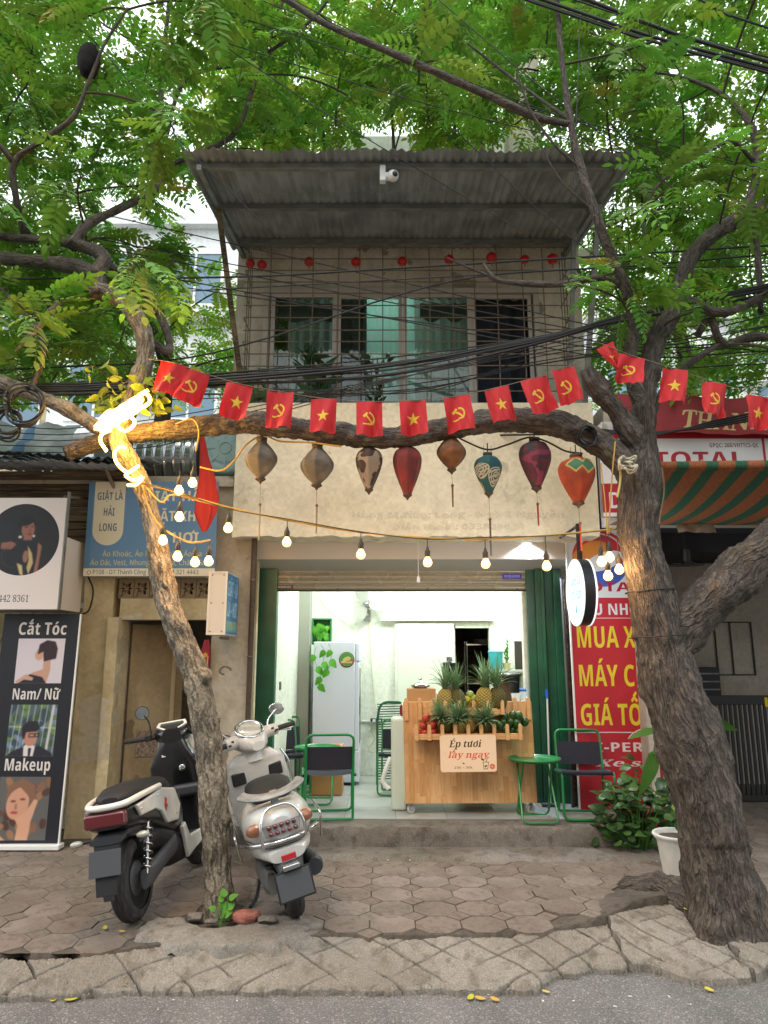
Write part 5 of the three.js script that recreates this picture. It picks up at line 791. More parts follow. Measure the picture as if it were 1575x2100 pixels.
{ // projecting light box
  const D0 = 6.12, x0 = X(426, D0, 1240), x1 = X(464, D0, 1240), y0 = Yp(1302, D0), y1 = Yp(1172, D0), s = thing('projecting_sign', 'white box sign with a blue lettered face projecting from the pier', 'sign', [(x0 + x1) / 2, y0, -6.36]);
  part(s, 'box', bx(x0 - (x0 + x1) / 2, x1 - (x0 + x1) / 2, 0, y1 - y0, -0.24, 0.24, 0.006), std({ color: 0xd6cdbf, roughness: 0.5 }));
  const wd = (x1 - x0) / 2, fr = std({ color: 0xe0d8c8, roughness: 0.5 }); part(s, 'edge_trim', [bx(-wd - 0.002, -wd + 0.014, 0, y1 - y0, 0.236, 0.246), bx(wd - 0.014, wd + 0.002, 0, y1 - y0, 0.236, 0.246), bx(-wd, wd, 0, 0.012, 0.236, 0.2455), bx(-wd, wd, y1 - y0 - 0.012, y1 - y0, 0.236, 0.2455)], fr);
  for (const sx of [-1, 1]) for (const yy of [0.03, (y1 - y0) / 2, y1 - y0 - 0.03]) part(s, 'rivet', T(new THREE.SphereGeometry(0.006, 8, 6), sx * (wd - 0.03), yy, 0.24), M.rust);
  const t = canvasTex(384, 512, (x, W, H) => { x.fillStyle = '#2f78ae'; x.fillRect(0, 0, W, H); letter(x, 'GIẶT - LÀ', 192, 190, 330, 130, 'bold # sans-serif', '#a9d2ea'); letter(x, 'LÀ - HƠI', 192, 365, 310, 130, 'bold # sans-serif', '#a9d2ea'); x.fillStyle = '#5f9ca4'; x.fillRect(10, 400, W - 20, 92); letter(x, 'P108-D7', 192, 475, 280, 70, 'bold # sans-serif', '#a8b878'); });
  const g = new THREE.PlaneGeometry(0.47, y1 - y0 - 0.02); g.rotateY(Math.PI / 2); g.translate(wd + 0.002, (y1 - y0) / 2, 0); part(s, 'blue_face', g, std({ map: t, roughness: 0.4 }), 'blue lettered face');
  part(s, 'bracket', [bar(V(0, -0.02, -0.25), V(0, -0.02, 0.05), 0.012, 8), bar(V(0, y1 - y0 + 0.01, -0.35), V(0, y1 - y0 + 0.01, 0.02), 0.01, 8)], M.rust);
}
{ // salon sign and banner
  const D = 6.15, x1 = X(128, D, 1140), x0 = -4.1, y0 = Yp(1250, D), y1 = Yp(1021, D), w = x1 - x0, h = y1 - y0;
  const s = thing('salon_sign', 'large pale salon sign board with a dark round portrait print', 'sign', [(x0 + x1) / 2, y0, -D]);
  const pxm = 640 / h, W = Math.round(w * pxm), H = 640, sx = px => (X(px, D, 1140) - x0) / w * W, sy = py => (y1 - Yp(py, D)) / h * H;
  const t = canvasTex(W, H, (x) => {
    x.fillStyle = '#d9cfca'; x.fillRect(0, 0, W, H); const cx = sx(44), cy = sy(1106), R = sx(119) - sx(44);
    x.save(); x.beginPath(); x.arc(cx, cy, R, 0, 7); x.fillStyle = '#1e1f25'; x.fill(); x.clip(); x.filter = 'blur(3px)'; const k = R / 75, P = (a, b) => [cx + (a - 44) * k, cy + (b - 1106) * k];
    const poly = (c, pts) => { x.fillStyle = c; x.beginPath(); pts.forEach((q, i) => i ? x.lineTo(...P(...q)) : x.moveTo(...P(...q))); x.closePath(); x.fill(); }, ell = (c, a, b, rx, ry, ro = 0) => { x.fillStyle = c; x.beginPath(); x.ellipse(...P(a, b), rx * k, ry * k, ro, 0, 7); x.fill(); };
    poly('#8a5a4c', [[0, 1113], [22, 1110], [40, 1121], [22, 1127], [0, 1126]]); ell('#141519', 50, 1075, 17, 20); ell('#8f5f50', 53, 1085, 14, 19); poly('#8f5f50', [[46, 1096], [62, 1096], [64, 1112], [44, 1112]]); ell('#161619', 48, 1068, 15, 9, -0.3); ell('#5b2f2c', 49, 1080, 4, 1.6); ell('#5b2f2c', 61, 1079, 3.4, 1.6); ell('#7b4a3e', 57, 1087, 2.4, 4); ell('#7c2f33', 57, 1095, 5, 2); ell('#d8cfc4', 38, 1101, 4, 3); ell('#d8cfc4', 66, 1099, 3, 3);
    poly('#191c24', [[40, 1108], [66, 1108], [78, 1118], [76, 1180], [30, 1190], [8, 1180], [20, 1130]]); poly('#8f5f50', [[76, 1112], [85, 1120], [80, 1176], [72, 1176], [76, 1140]]); ell('#8f6358', 53, 1142, 6, 13); poly('#b9a36a', [[55, 1118], [66, 1135], [70, 1155], [62, 1180], [57, 1165], [60, 1148]]); poly('#c0ad79', [[36, 1155], [48, 1160], [52, 1184], [44, 1178]]); x.strokeStyle = '#4c463a'; x.lineWidth = 3; x.beginPath(); x.arc(...P(26, 1142), 22 * k, 1.2, 4.4); x.stroke();
    x.filter = 'none'; x.restore(); letter(x, '0 442 8361', sx(69), sy(1235), sx(69) - sx(-6), 40, '# serif', '#29262a', 'right');
  });
  const b = board(s, 'front_panel', w, h, 0.04, t); b.position.y = h / 2;
  const sy1 = Yp(1099, D) - y0; part(s, 'side_panel', bx(w / 2 - 0.012, w / 2 - 0.001, 0.002, sy1, -0.46, -0.041, 0.003), std({ color: 0xd0c8bd, roughness: 0.5 })); part(s, 'under_panel', bx(-w / 2, w / 2 - 0.014, 0.0, 0.012, -0.46, -0.041), M.greyMetal);
  part(s, 'corner_trim', bx(w / 2 - 0.004, w / 2 + 0.008, 0, h + 0.06, -0.045, 0.004, 0.003), M.greyMetal); part(s, 'arm', [bar(V(w / 2 - 0.05, h + 0.02, -0.05), V(w / 2 - 0.05, h + 0.1, -0.46), 0.014, 8), bar(V(-w / 4, h - 0.02, -0.05), V(-w / 4, h + 0.1, -0.46), 0.014, 8)], M.rust);
  solo('sign_cable', tube([V(x1 + 0.05, y0 + 0.35, -6.58), V(x1 + 0.12, y0 + 0.2, -6.57), V(x1 + 0.1, y0 + 0.02, -6.56), V(x1 + 0.02, y0 - 0.02, -6.56)], 0.008, 24), M.cable, 'dark cable looping below the salon sign side', 'cable');
}
{
  const top = at(157, 1259, 6.3), bot = onY(131, 1732, 0.19), w = 0.66, h = Math.hypot(top.y - bot.y, top.z - bot.z), b = thing('salon_banner', 'black salon banner lettered Cắt Tóc, Nam/ Nữ and Makeup with three portraits', 'banner', [bot.x - w / 2 - 0.05, 0.155, bot.z]);
  const t = canvasTex(512, 1560, (x, W, H) => {
    x.fillStyle = '#16171f'; x.fillRect(0, 0, W, H); const F = 'bold # sans-serif', C = '#cfc8c4';
    letter(x, 'Cắt Tóc', 268, 150, 330, 88, F, C); letter(x, 'Nam/ Nữ', 268, 605, 320, 76, F, C); letter(x, 'Makeup', 262, 1085, 310, 80, F, C);
    const E = (c, a, b2, rx, ry, ro = 0) => { x.fillStyle = c; x.beginPath(); x.ellipse(a, b2, rx, ry, ro, 0, 7); x.fill(); }, Pn = (c, p) => { x.fillStyle = c; x.beginPath(); p.forEach((q, i) => i ? x.lineTo(q[0], q[1]) : x.moveTo(q[0], q[1])); x.closePath(); x.fill(); };
    const clip = (x0, y0, w2, h2, bg, f) => { x.save(); x.beginPath(); x.rect(x0, y0, w2, h2); x.clip(); x.fillStyle = bg; x.fillRect(x0, y0, w2, h2); x.filter = 'blur(3px)'; f(); x.filter = 'none'; x.restore(); };
    clip(115, 178, 315, 315, '#c6bdc4', () => { Pn('#b98d78', [[300, 330], [345, 330], [350, 400], [330, 493], [180, 493], [230, 420], [300, 395]]); E('#bd927c', 270, 290, 32, 42, 0.2); Pn('#2c1a20', [[255, 290], [262, 220], [310, 190], [365, 200], [385, 250], [380, 320], [300, 340], [292, 270]]); Pn('#1b1a22', [[130, 493], [215, 430], [300, 450], [330, 493]]); Pn('#bd927c', [[120, 480], [190, 430], [245, 455], [235, 475], [180, 468], [140, 493]]); });
    clip(110, 640, 315, 350, '#4a5a5e', () => { for (let i = 0; i < 60; i++) E(['#36503a', '#5d7a4a', '#2f4150', '#6a7f96'][i % 4], 110 + LT[i * 3] * 315, 640 + LT[i * 3 + 1] * 350, 30, 22, i); x.strokeStyle = '#b9b4b0'; for (let k = 0; k < 9; k++) { x.lineWidth = k === 7 ? 18 : 5; x.beginPath(); x.moveTo(120 + k * 40, 640); x.lineTo(90 + k * 40, 990); x.stroke(); } x.lineWidth = 6; x.beginPath(); x.moveTo(110, 790); x.lineTo(425, 800); x.stroke(); Pn('#20212b', [[110, 990], [150, 955], [230, 925], [330, 920], [410, 965], [420, 990]]); Pn('#cfc8c6', [[222, 925], [255, 890], [300, 925], [290, 990], [225, 990]]); E('#b07c68', 262, 860, 46, 62); Pn('#1d1b22', [[205, 850], [200, 790], [240, 752], [300, 755], [322, 800], [300, 822], [230, 828], [222, 880]]); x.strokeStyle = '#15151a'; x.lineWidth = 5; x.strokeRect(252, 838, 36, 22); x.strokeRect(294, 836, 24, 22); Pn('#1a1a20', [[255, 935], [275, 935], [270, 990], [258, 990]]); });
    clip(95, 1125, 330, 410, '#5a5856', () => { for (let i = 0; i < 46; i++) E(['#5e4034', '#7d5a45', '#916a4e', '#4b3229'][i % 4], 130 + LT[i * 5] * 260 + (i % 2 ? 30 : -30), 1150 + LT[i * 5 + 2] * 350, 34, 22, LT[i] * 6); E('#c29076', 225, 1300, 72, 105, 0.15); Pn('#7d5a45', [[140, 1290], [160, 1180], [240, 1135], [330, 1180], [330, 1300], [290, 1250], [230, 1190], [175, 1230]]); E('#6d3b34', 195, 1285, 18, 7); E('#6d3b34', 255, 1272, 18, 7); E('#a06a56', 215, 1320, 9, 20); E('#a53f48', 208, 1358, 24, 9); Pn('#c8977c', [[230, 1535], [240, 1440], [215, 1400], [275, 1360], [330, 1270], [355, 1280], [320, 1420], [310, 1535]]); Pn('#c29076', [[95, 1535], [110, 1480], [170, 1535]]); });
  });
  const g = new THREE.PlaneGeometry(w, h, 12, 30), p = g.attributes.position; for (let i = 0; i < p.count; i++) { const u = p.getX(i) / w, v = p.getY(i) / h; p.setZ(i, 0.008 * Math.sin(u * 3 + v * 5)); } g.computeVertexNormals(); g.translate(0, h / 2, 0); g.rotateZ(-0.0); const lean = Math.asin((bot.z - top.z) / h);
  const pan = part(b, 'panel', g, std({ map: t, roughness: 0.5 })); pan.rotation.x = -lean; pan.position.set(0, 0.035, 0);
  const tr = part(b, 'edge_trim', [bx(w / 2, w / 2 + 0.014, 0, h, -0.012, 0.008, 0.003)], M.whitePlastic); tr.rotation.x = -lean; tr.position.y = 0.035;
  part(b, 'base_rail', [bx(-w / 2 - 0.05, w / 2 + 0.03, 0.0, 0.04, -0.06, 0.05, 0.008)], M.whitePlastic); part(b, 'back_strut', bar(V(0, 0.02, -0.06), V(0, 1.3, -0.2), 0.01, 8), M.greyMetal);
  b.rotation.z = 0; 
  // folding steel gate of the salon
  const gt = thing('folding_gate', 'dark folding lattice gate behind the salon banner', 'gate', [-3.2, PAV, -6.8]); for (let i = 0; i < 9; i++) part(gt, 'upright', bx(-0.7 + i * 0.11, -0.68 + i * 0.11, 0, 2.0, -0.012, 0.012), M.greyMetal); for (let i = 0; i < 8; i++) for (let k = 0; k < 4; k++) part(gt, 'lattice_bar', [bar(V(-0.69 + i * 0.11, 0.1 + k * 0.45, 0.016), V(-0.58 + i * 0.11, 0.5 + k * 0.45, 0.016), 0.007, 5), bar(V(-0.58 + i * 0.11, 0.1 + k * 0.45, 0.03), V(-0.69 + i * 0.11, 0.5 + k * 0.45, 0.03), 0.007, 5)], M.greyMetal); part(gt, 'top_rail', bx(-0.8, 0.4, 2.001, 2.05, -0.03, 0.03), M.whitePlastic);
}
{ // metal sheets and tanks on the old house's roof
  const ry = Yp(1000, LW) + 0.1;
  const a = at(0, 930, 6.3), sh = thing('tin_roof', 'loose shiny tin sheets over the salon sign', 'roof', [-3.3, a.y, -6.4]);
  for (let k = 0; k < 3; k++) { const g = new THREE.PlaneGeometry(2.2, 0.6, 120, 6); g.rotateX(-Math.PI / 2); const p = g.attributes.position; for (let i = 0; i < p.count; i++) p.setY(i, 0.012 * Math.cos(p.getX(i) / 0.09 * 6.283) + 0.02 * N3(p.getX(i) * 2, p.getZ(i) * 2, k)); g.computeVertexNormals(); const m = part(sh, 'tin_sheet', muv(g), k === 1 ? M.steel : M.zinc); m.position.set(-0.1 + 0.06 * k, -0.09 + k * 0.075, 0.02 - 0.1 * k); m.rotation.set(0.1 + 0.05 * k, 0.02 * k, -0.03 - 0.01 * k); }
  part(sh, 'support_beam', bx(-1.2, 1.0, -0.2, -0.13, -0.1, -0.04, 0.004), M.oldWood); part(sh, 'support_pole', bar(V(0.85, -0.5, -0.2), V(0.7, -0.05, 0.1), 0.018, 8), M.rust);
  { const p = at(60, 905, 7.1), g = new THREE.PlaneGeometry(1.5, 0.6, 30, 12), q = g.attributes.position; for (let i = 0; i < q.count; i++) q.setZ(i, 0.06 * N3(q.getX(i) * 3, q.getY(i) * 3, 5) + 0.02 * N3(q.getX(i) * 9, q.getY(i) * 9, 5)); g.computeVertexNormals(); g.rotateX(-0.6); g.translate(p.x - 0.3, p.y, p.z); solo('plastic_sheet', g, std({ map: tex(256, (u, v) => u > 0.62 && u < 0.7 ? hex(0x5f86b5) : mix3(hex(0xc9d0d6), hex(0x9aa4ac), clamp(fbm(u, v, 8, 4, 77) * 1.6 - 0.3, 0, 1)), 1), roughness: 0.4 }), 'crumpled pale plastic sheet lying above the tin roof', 'sheet'); }
  const D = 7.0; { const x0 = X(190, D, 950), x1 = X(286, D, 950); const b = thing('metal_hood', 'dull grey sheet metal duct box above the laundry sign', 'duct', [(x0 + x1) / 2, ry, -D - 0.2]); part(b, 'box', bx(x0 - (x0 + x1) / 2, x1 - (x0 + x1) / 2, 0, Yp(908, D) - ry, -0.2, 0.2, 0.01), M.greyMetal); part(b, 'flange', bx(x0 - (x0 + x1) / 2 - 0.02, x1 - (x0 + x1) / 2 + 0.02, Yp(908, D) - ry + 0.001, Yp(904, D) - ry, -0.22, 0.22, 0.003), M.steel); }
  { const r = 0.3, p = at(352, 940, D + 0.25), t = thing('water_tank', 'ribbed stainless steel water tank lying on the old roof', 'tank', [p.x, ry, -D - 0.25]); const prof = []; for (let i = 0; i <= 80; i++) { const u = i / 80; prof.push([r + (Math.abs((u * 7) % 1 - 0.5) < 0.1 ? 0.012 : 0), -0.34 + u * 0.68]); } const g = lathe([[0, -0.38], [r * 0.6, -0.37], ...prof, [r * 0.6, 0.37], [0, 0.38]], 40); g.rotateZ(Math.PI / 2); T(g, 0, r + 0.05, 0); part(t, 'drum', g, M.steel); part(t, 'cradle', [bx(-0.25, -0.2, 0, 0.12, -0.25, 0.25), bx(0.2, 0.25, 0, 0.12, -0.25, 0.25)], M.rust); }
  { const p = at(462, 918, D - 0.1), t = thing('blue_tank', 'pale blue plastic tank with a round embossed end', 'tank', [p.x, ry, -D - 0.1]); const bl = std({ color: 0x93b2b4, roughness: 0.5 }), r = 0.27, cy = p.y - ry; const g = lathe([[0, 0], [r * 0.55, 0], [r * 0.57, -0.012], [r * 0.72, -0.012], [r * 0.74, 0], [r * 0.93, -0.004], [r, -0.03], [r, -0.7], [0, -0.7]], 40); g.rotateX(Math.PI / 2); T(g, 0, cy, 0.2); part(t, 'drum', g, bl); const sp = []; for (let k = 0; k < 8; k++) { const q = bx(0.1, 0.22, -0.012, 0.012, 0.2, 0.206, 0.003); T(q, 0, 0, 0, 0, 0, k * Math.PI / 4); q.translate(0, cy, 0); sp.push(q); } part(t, 'rib', sp, bl); part(t, 'emblem', (() => { const q = new THREE.TorusGeometry(0.06, 0.007, 8, 24); q.translate(0, cy, 0.203); return q; })(), bl); part(t, 'stand', bx(-0.2, 0.2, 0, Math.max(0.02, cy - r + 0.02), -0.4, 0.1), M.greyMetal); }
}
// ---------------------------------------------------------------- right neighbour
{
  const RW = 6.35, x0 = xr + 0.03, sy = py => Yp(py, RW);
  const h = thing('right_house', 'dim open garage house right of the shop with grey walls', 'house', [3.4, PAV, -8]); const w = (n, m, ...b) => wpart(h, n, bx(...b), m);
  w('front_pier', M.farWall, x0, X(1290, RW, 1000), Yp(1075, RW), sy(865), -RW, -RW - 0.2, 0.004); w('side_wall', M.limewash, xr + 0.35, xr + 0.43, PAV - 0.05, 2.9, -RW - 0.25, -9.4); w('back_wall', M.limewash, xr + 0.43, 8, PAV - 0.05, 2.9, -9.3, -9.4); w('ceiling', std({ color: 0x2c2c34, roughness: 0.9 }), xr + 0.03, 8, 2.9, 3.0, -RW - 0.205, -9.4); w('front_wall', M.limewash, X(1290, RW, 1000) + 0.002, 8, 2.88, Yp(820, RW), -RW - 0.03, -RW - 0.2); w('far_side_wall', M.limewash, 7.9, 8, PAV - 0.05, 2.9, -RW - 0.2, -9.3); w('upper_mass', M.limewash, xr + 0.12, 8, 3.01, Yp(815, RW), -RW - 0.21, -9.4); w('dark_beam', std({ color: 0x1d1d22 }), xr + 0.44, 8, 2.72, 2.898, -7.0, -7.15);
  // wall details in the gloom
  const D = 9.28, cab = thing('louvre_cabinet', 'dark cabinet with slatted front in the dim garage', 'cabinet', [X(1430, D), Yp(1432, D), -9.29]); { const x1 = X(1395, D) - X(1430, D), x2 = X(1462, D) - X(1430, D), hh = Yp(1368, D) - Yp(1432, D); part(cab, 'case', bx(x1, x2, 0, hh, 0.0, 0.16, 0.004), M.black); for (let k = 0; k < 4; k++) part(cab, 'slat', bx(x1 + 0.02, x2 - 0.02, hh * (k + 0.1) / 4, hh * (k + 0.28) / 4, 0.161, 0.18), M.greyMetal); }
  { const fr = thing('wall_frame', 'thin dark outline frame on the garage wall', 'frame', [X(1500, D), Yp(1385, D), -9.29]); const a = X(1470, D) - X(1500, D), b = X(1548, D) - X(1500, D), hh = Yp(1275, D) - Yp(1385, D); for (const q of [[a, a + 0.014, 0, hh], [b - 0.014, b, 0, hh], [a + 0.2, a + 0.214, 0, hh], [a, b, hh - 0.014, hh], [a, b, 0, 0.014]]) part(fr, 'moulding', bx(q[0], q[1], q[2], q[3], 0.0, 0.012), M.black); }
  { const D2 = 8.2, g = thing('slat_gate', 'low black slatted gate inside the dim garage', 'gate', [X(1500, D2), PAV + 0.01, -D2]); const a = X(1425, D2) - X(1500, D2), hh = Yp(1428, D2) - PAV; for (let i = 0; i < 26; i++) part(g, 'slat', bx(a + i * 0.055, a + i * 0.055 + 0.03, 0.05, hh - 0.06, -0.01, 0.01), M.black); part(g, 'rail', bx(a - 0.02, a + 1.5, hh - 0.1, hh, -0.03, 0.03, 0.004), M.black); part(g, 'rail', bx(a - 0.02, a + 1.5, 0.0, 0.06, -0.03, 0.03, 0.004), M.black); part(g, 'yellow_tag', bx(X(1556, D2) - X(1500, D2), X(1562, D2) - X(1500, D2), hh - 0.12, hh - 0.02, 0.031, 0.035), std({ color: 0xd8c52a })); }
  { const D2 = 6.9, p = at(1408, 1155, D2), f = thing('hanging_fan', 'black caged fan hanging under the garage ceiling', 'fan', [p.x, p.y, p.z]); const rings = []; for (let k = 1; k <= 5; k++) rings.push(T(new THREE.TorusGeometry(0.032 * k, 0.003, 6, 36), 0, -0.02 + (5 - k) * 0.004, 0, Math.PI / 2, 0, 0)); rings.push(T(new THREE.TorusGeometry(0.17, 0.006, 8, 40), 0, 0, 0, Math.PI / 2, 0, 0)); part(f, 'guard', rings, M.black); part(f, 'motor', T(cyl(0.05, 0.04, 0.12, 20), 0, 0.08, 0), M.black); for (let k = 0; k < 3; k++) { const g = new THREE.PlaneGeometry(0.09, 0.11, 4, 4); T(g, 0, 0.085, 0, 0.3, 0, 0); g.rotateX(Math.PI / 2); g.rotateY(k * 2.094); part(f, 'blade', g, M.greyPlastic); } part(f, 'rod', bar(V(0, 0.14, 0), V(0, 2.9 - p.y, -0.05), 0.014, 8), M.black); f.rotation.set(0.18, 0, 0.05); }
  // sign board
  const sD = RW - 0.08, a = at(1226, 884, sD), b = at(1575, 1060, sD), sx1 = a.x + 2.35, hh = a.y - b.y, sw = sx1 - a.x, s = thing('total_sign', 'white shop sign lettered TOTAL with a red border', 'sign', [(a.x + sx1) / 2, b.y, -sD]);
  const t = canvasTex(1400, Math.round(1400 * hh / sw), (x, W, H) => { const k = W / sw, px = (q, py) => (at(q, py, sD).x - a.x) * k, py2 = q => (a.y - Yp(q, sD)) * k; x.fillStyle = '#d9d9dc'; x.fillRect(0, 0, W, H); x.fillStyle = '#a8182f'; x.fillRect(0, 0, W, py2(899)); x.fillRect(px(1567, 950), 0, 14, H); letter(x, 'TOTAL', px(1338, 950), py2(958), px(1530, 950) - px(1338, 950), py2(958) - py2(926), 'bold # sans-serif', '#a8182f', 'left'); letter(x, 'GPQC: 268/VHTTCS-QC', px(1454, 915), py2(917), px(1556, 915) - px(1454, 915), py2(917) - py2(908), 'bold # sans-serif', '#7a4a50', 'left'); x.fillStyle = '#a8182f'; x.fillRect(0, py2(992), W, py2(1052) - py2(992)); letter(x, 'DẦU NHỚT', px(1245, 1030), py2(1043), 620, py2(1043) - py2(1010), 'bold # sans-serif', '#d9d9dc', 'left'); });
  const bo = board(s, 'panel', sw, hh, 0.04, t, M.greyMetal); bo.position.y = hh / 2;
  // faded red cloth over it
  { const D3 = RW - 0.14, p = at(1250, 818, D3), w2 = 2.4, h2 = Yp(818, D3) - Yp(893, D3), c = canvasTex(1024, 160, (x, W, H) => { x.fillStyle = '#8e3136'; x.fillRect(0, 0, W, H); for (let i = 0; i < 300; i++) { x.fillStyle = `rgba(60,20,20,${0.1 * LT[i]})`; x.fillRect(LT[i + 3] * W, LT[i + 9] * H, 60, 5); } letter(x, 'THANH HÙNG', 260, 140, 640, 76, 'bold italic # serif', '#c9b37f', 'left'); }); const g = new THREE.PlaneGeometry(w2, h2, 50, 6), q = g.attributes.position; for (let i = 0; i < q.count; i++) { const u = q.getX(i); q.setZ(i, 0.02 * Math.sin(u * 9) + 0.015 * Math.sin(u * 23)); q.setY(i, q.getY(i) - 0.03 * u); } g.computeVertexNormals(); g.translate(p.x + w2 / 2, p.y - h2 / 2, p.z + 0.03); solo('red_cloth_banner', g, std({ map: c, roughness: 0.8 }), 'faded red cloth banner with cream lettering above the white sign', 'banner'); }
  // striped awning seen from below
  { const aw = thing('striped_awning', 'green and orange striped awning over the garage front', 'awning', [3.3, 2.9, -5.6]);
    const cloth = std({ roughness: 0.85, map: tex(512, (u, v) => { const s = (u * 1) % 1; const o = mix3(hex(0xb56a3c), hex(0x96552c), clamp(Math.abs(((s * 14) % 1) - 0.5) * 1.8, 0, 1)); let c = s < 0.4 ? hex(0x2c6347) : s < 0.43 || s > 0.97 ? hex(0x7d5a2a) : o; const k = 0.85 + 0.3 * (fbm(u, v, 20, 4, 601) - 0.5) + 0.1 * (vn(u * 200, v * 200, 200, 2) - 0.5); return [c[0] * k, c[1] * k, c[2] * k]; }, 0.21) });
    const f = at(1362, 962, 4.95), bk = at(1340, 1076, 6.22), nx = 40, nz = 30, X0 = f.x - 0.02, X1 = 5.2, g = new THREE.PlaneGeometry(1, 1, nx, nz), p = g.attributes.position, uv = g.attributes.uv; for (let i = 0; i < p.count; i++) { const u = p.getX(i) + 0.5, t2 = p.getY(i) + 0.5, D4 = lerp(6.25, 4.95, t2), x = lerp(X0, X1, u), y = lerp(bk.y, f.y, t2) - 0.1 * Math.sin(t2 * Math.PI) * (0.8 + 0.3 * N3(x, 0, 0)); p.setXYZ(i, x, y, -D4); uv.setXY(i, x, D4); } g.computeVertexNormals(); wpart(aw, 'fabric', g, cloth);
    const rg = limb([[V(X0 - 0.03, f.y + 0.02, -4.95), 0.036], [V(3.4, f.y + 0.03, -4.95), 0.04], [V(X1, f.y + 0.02, -4.95), 0.036]], 0.05, 14, 0.06, 9); { const q = rg.attributes.position, uu = rg.attributes.uv; for (let i = 0; i < q.count; i++) uu.setXY(i, q.getX(i), q.getY(i)); } wpart(aw, 'front_roll', rg, cloth); wpart(aw, 'arm', [bar(V(X0 + 0.3, bk.y + 0.02, -6.27), V(X0 + 0.3, f.y + 0.06, -4.95), 0.014, 8), bar(V(4.8, bk.y + 0.02, -6.27), V(4.8, f.y + 0.06, -4.95), 0.014, 8)], M.greyMetal);
    const hg = new THREE.PlaneGeometry(0.34, 0.1, 10, 4), hp = hg.attributes.position; for (let i = 0; i < hp.count; i++) hp.setZ(i, 0.02 * N3(hp.getX(i) * 9, hp.getY(i) * 9, 0)); hg.computeVertexNormals(); const pq = at(1428, 1082, 6.15); hg.rotateX(-0.5); hg.translate(pq.x, pq.y, pq.z); solo('torn_sheet', hg, std({ color: 0xa59a8c }), 'torn pale sheet scrap hanging below the awning', 'sheet'); }
  // tall red advertising banner
  { const D5 = 6.8, tl = at(1200, 1088, D5), br = at(1349, 1686, D5), bl = at(1192, 1686, D5), w5 = 0.765, h5 = tl.y - PAV - 0.1, bn = thing('red_banner', 'tall red banner lettered MUA XE MÁY CŨ GIÁ TỐT in yellow', 'banner', [bl.x + w5 / 2, PAV, -D5]);
    const t5 = canvasTex(512, Math.round(512 * h5 / w5), (x, W, H) => { const k = H / h5, py2 = q => (tl.y - Yp(q, D5)) * k; x.fillStyle = '#b5202e'; x.fillRect(0, 0, W, H); x.fillStyle = '#d5d7dc'; x.fillRect(0, 0, W, py2(1226));
      const cx = W * 0.42, cy = py2(1145), R = W * 0.36; x.save(); x.beginPath(); x.arc(cx, cy, R, 0, 7); x.clip(); x.fillStyle = '#c3313a'; x.fillRect(0, 0, W, cy + R); x.fillStyle = '#3d5cb4'; x.beginPath(); x.ellipse(cx, cy + R * 0.75, R * 1.1, R * 0.7, -0.25, 0, 7); x.fill(); x.fillStyle = '#d88a3c'; x.beginPath(); x.ellipse(cx - R * 0.35, cy - R * 0.05, R * 0.75, R * 0.5, -0.5, 0, 7); x.fill(); x.fillStyle = '#dfe1e6'; x.beginPath(); x.ellipse(cx + R * 0.1, cy + R * 0.1, R * 0.72, R * 0.3, -0.35, 0, 7); x.fill(); x.restore(); x.strokeStyle = '#d5d7dc'; x.lineWidth = 10; x.beginPath(); x.arc(cx, cy, R * 0.86, 3.6, 5.9); x.stroke();
      letter(x, 'TOTAL', W * 0.06, py2(1213), W * 0.86, py2(1213) - py2(1194), 'bold # sans-serif', '#a8182f', 'left'); letter(x, 'DẦU NHỚT', W * 0.04, py2(1261), W * 0.92, py2(1261) - py2(1238), 'bold # sans-serif', '#d5d7dc', 'left'); x.fillStyle = '#d5d7dc'; x.fillRect(0, py2(1267), W, 4); x.fillRect(0, py2(1501), W, 6);
      for (const [s2, y, ww, lh] of [['MUA XE', 1328, 0.86, 44], ['MÁY CŨ', 1407, 0.86, 44], ['GIÁ TỐT', 1487, 0.88, 44]]) letter(x, s2, W * 0.05, py2(y), W * ww, py2(y) - py2(y - lh), 'bold # sans-serif', '#dcc92e', 'left');
      letter(x, 'HI-PERF', W * 0.06, py2(1542), W * 0.86, py2(1542) - py2(1523), 'bold # sans-serif', '#ddd8d8', 'left'); letter(x, 'Xe số', W * 0.2, py2(1572), W * 0.7, 40, 'italic bold # serif', '#ddd8d8', 'left'); x.strokeStyle = '#d8d4d2'; x.lineWidth = 7; x.beginPath(); x.moveTo(W * 0.62, py2(1515)); x.quadraticCurveTo(W * 0.7, py2(1492), W * 0.98, py2(1488)); x.stroke(); });
    const g5 = new THREE.PlaneGeometry(w5, h5, 14, 40), p5 = g5.attributes.position; for (let i = 0; i < p5.count; i++) p5.setZ(i, 0.01 * Math.sin(p5.getX(i) * 8 + p5.getY(i) * 2) + 0.006 * N3(p5.getX(i) * 5, p5.getY(i) * 4, 0)); g5.computeVertexNormals(); g5.translate(0, h5 / 2 + 0.1, 0); part(bn, 'cloth', g5, std({ map: t5, roughness: 0.6 })); part(bn, 'frame', [bx(w5 / 2, w5 / 2 + 0.016, 0.0, h5 + 0.1, -0.01, 0.012, 0.003), bx(-w5 / 2 - 0.016, -w5 / 2, 0, h5 + 0.1, -0.01, 0.012, 0.003), bx(-w5 / 2, w5 / 2, h5 + 0.1, h5 + 0.116, -0.01, 0.012, 0.003)], M.whitePlastic); }
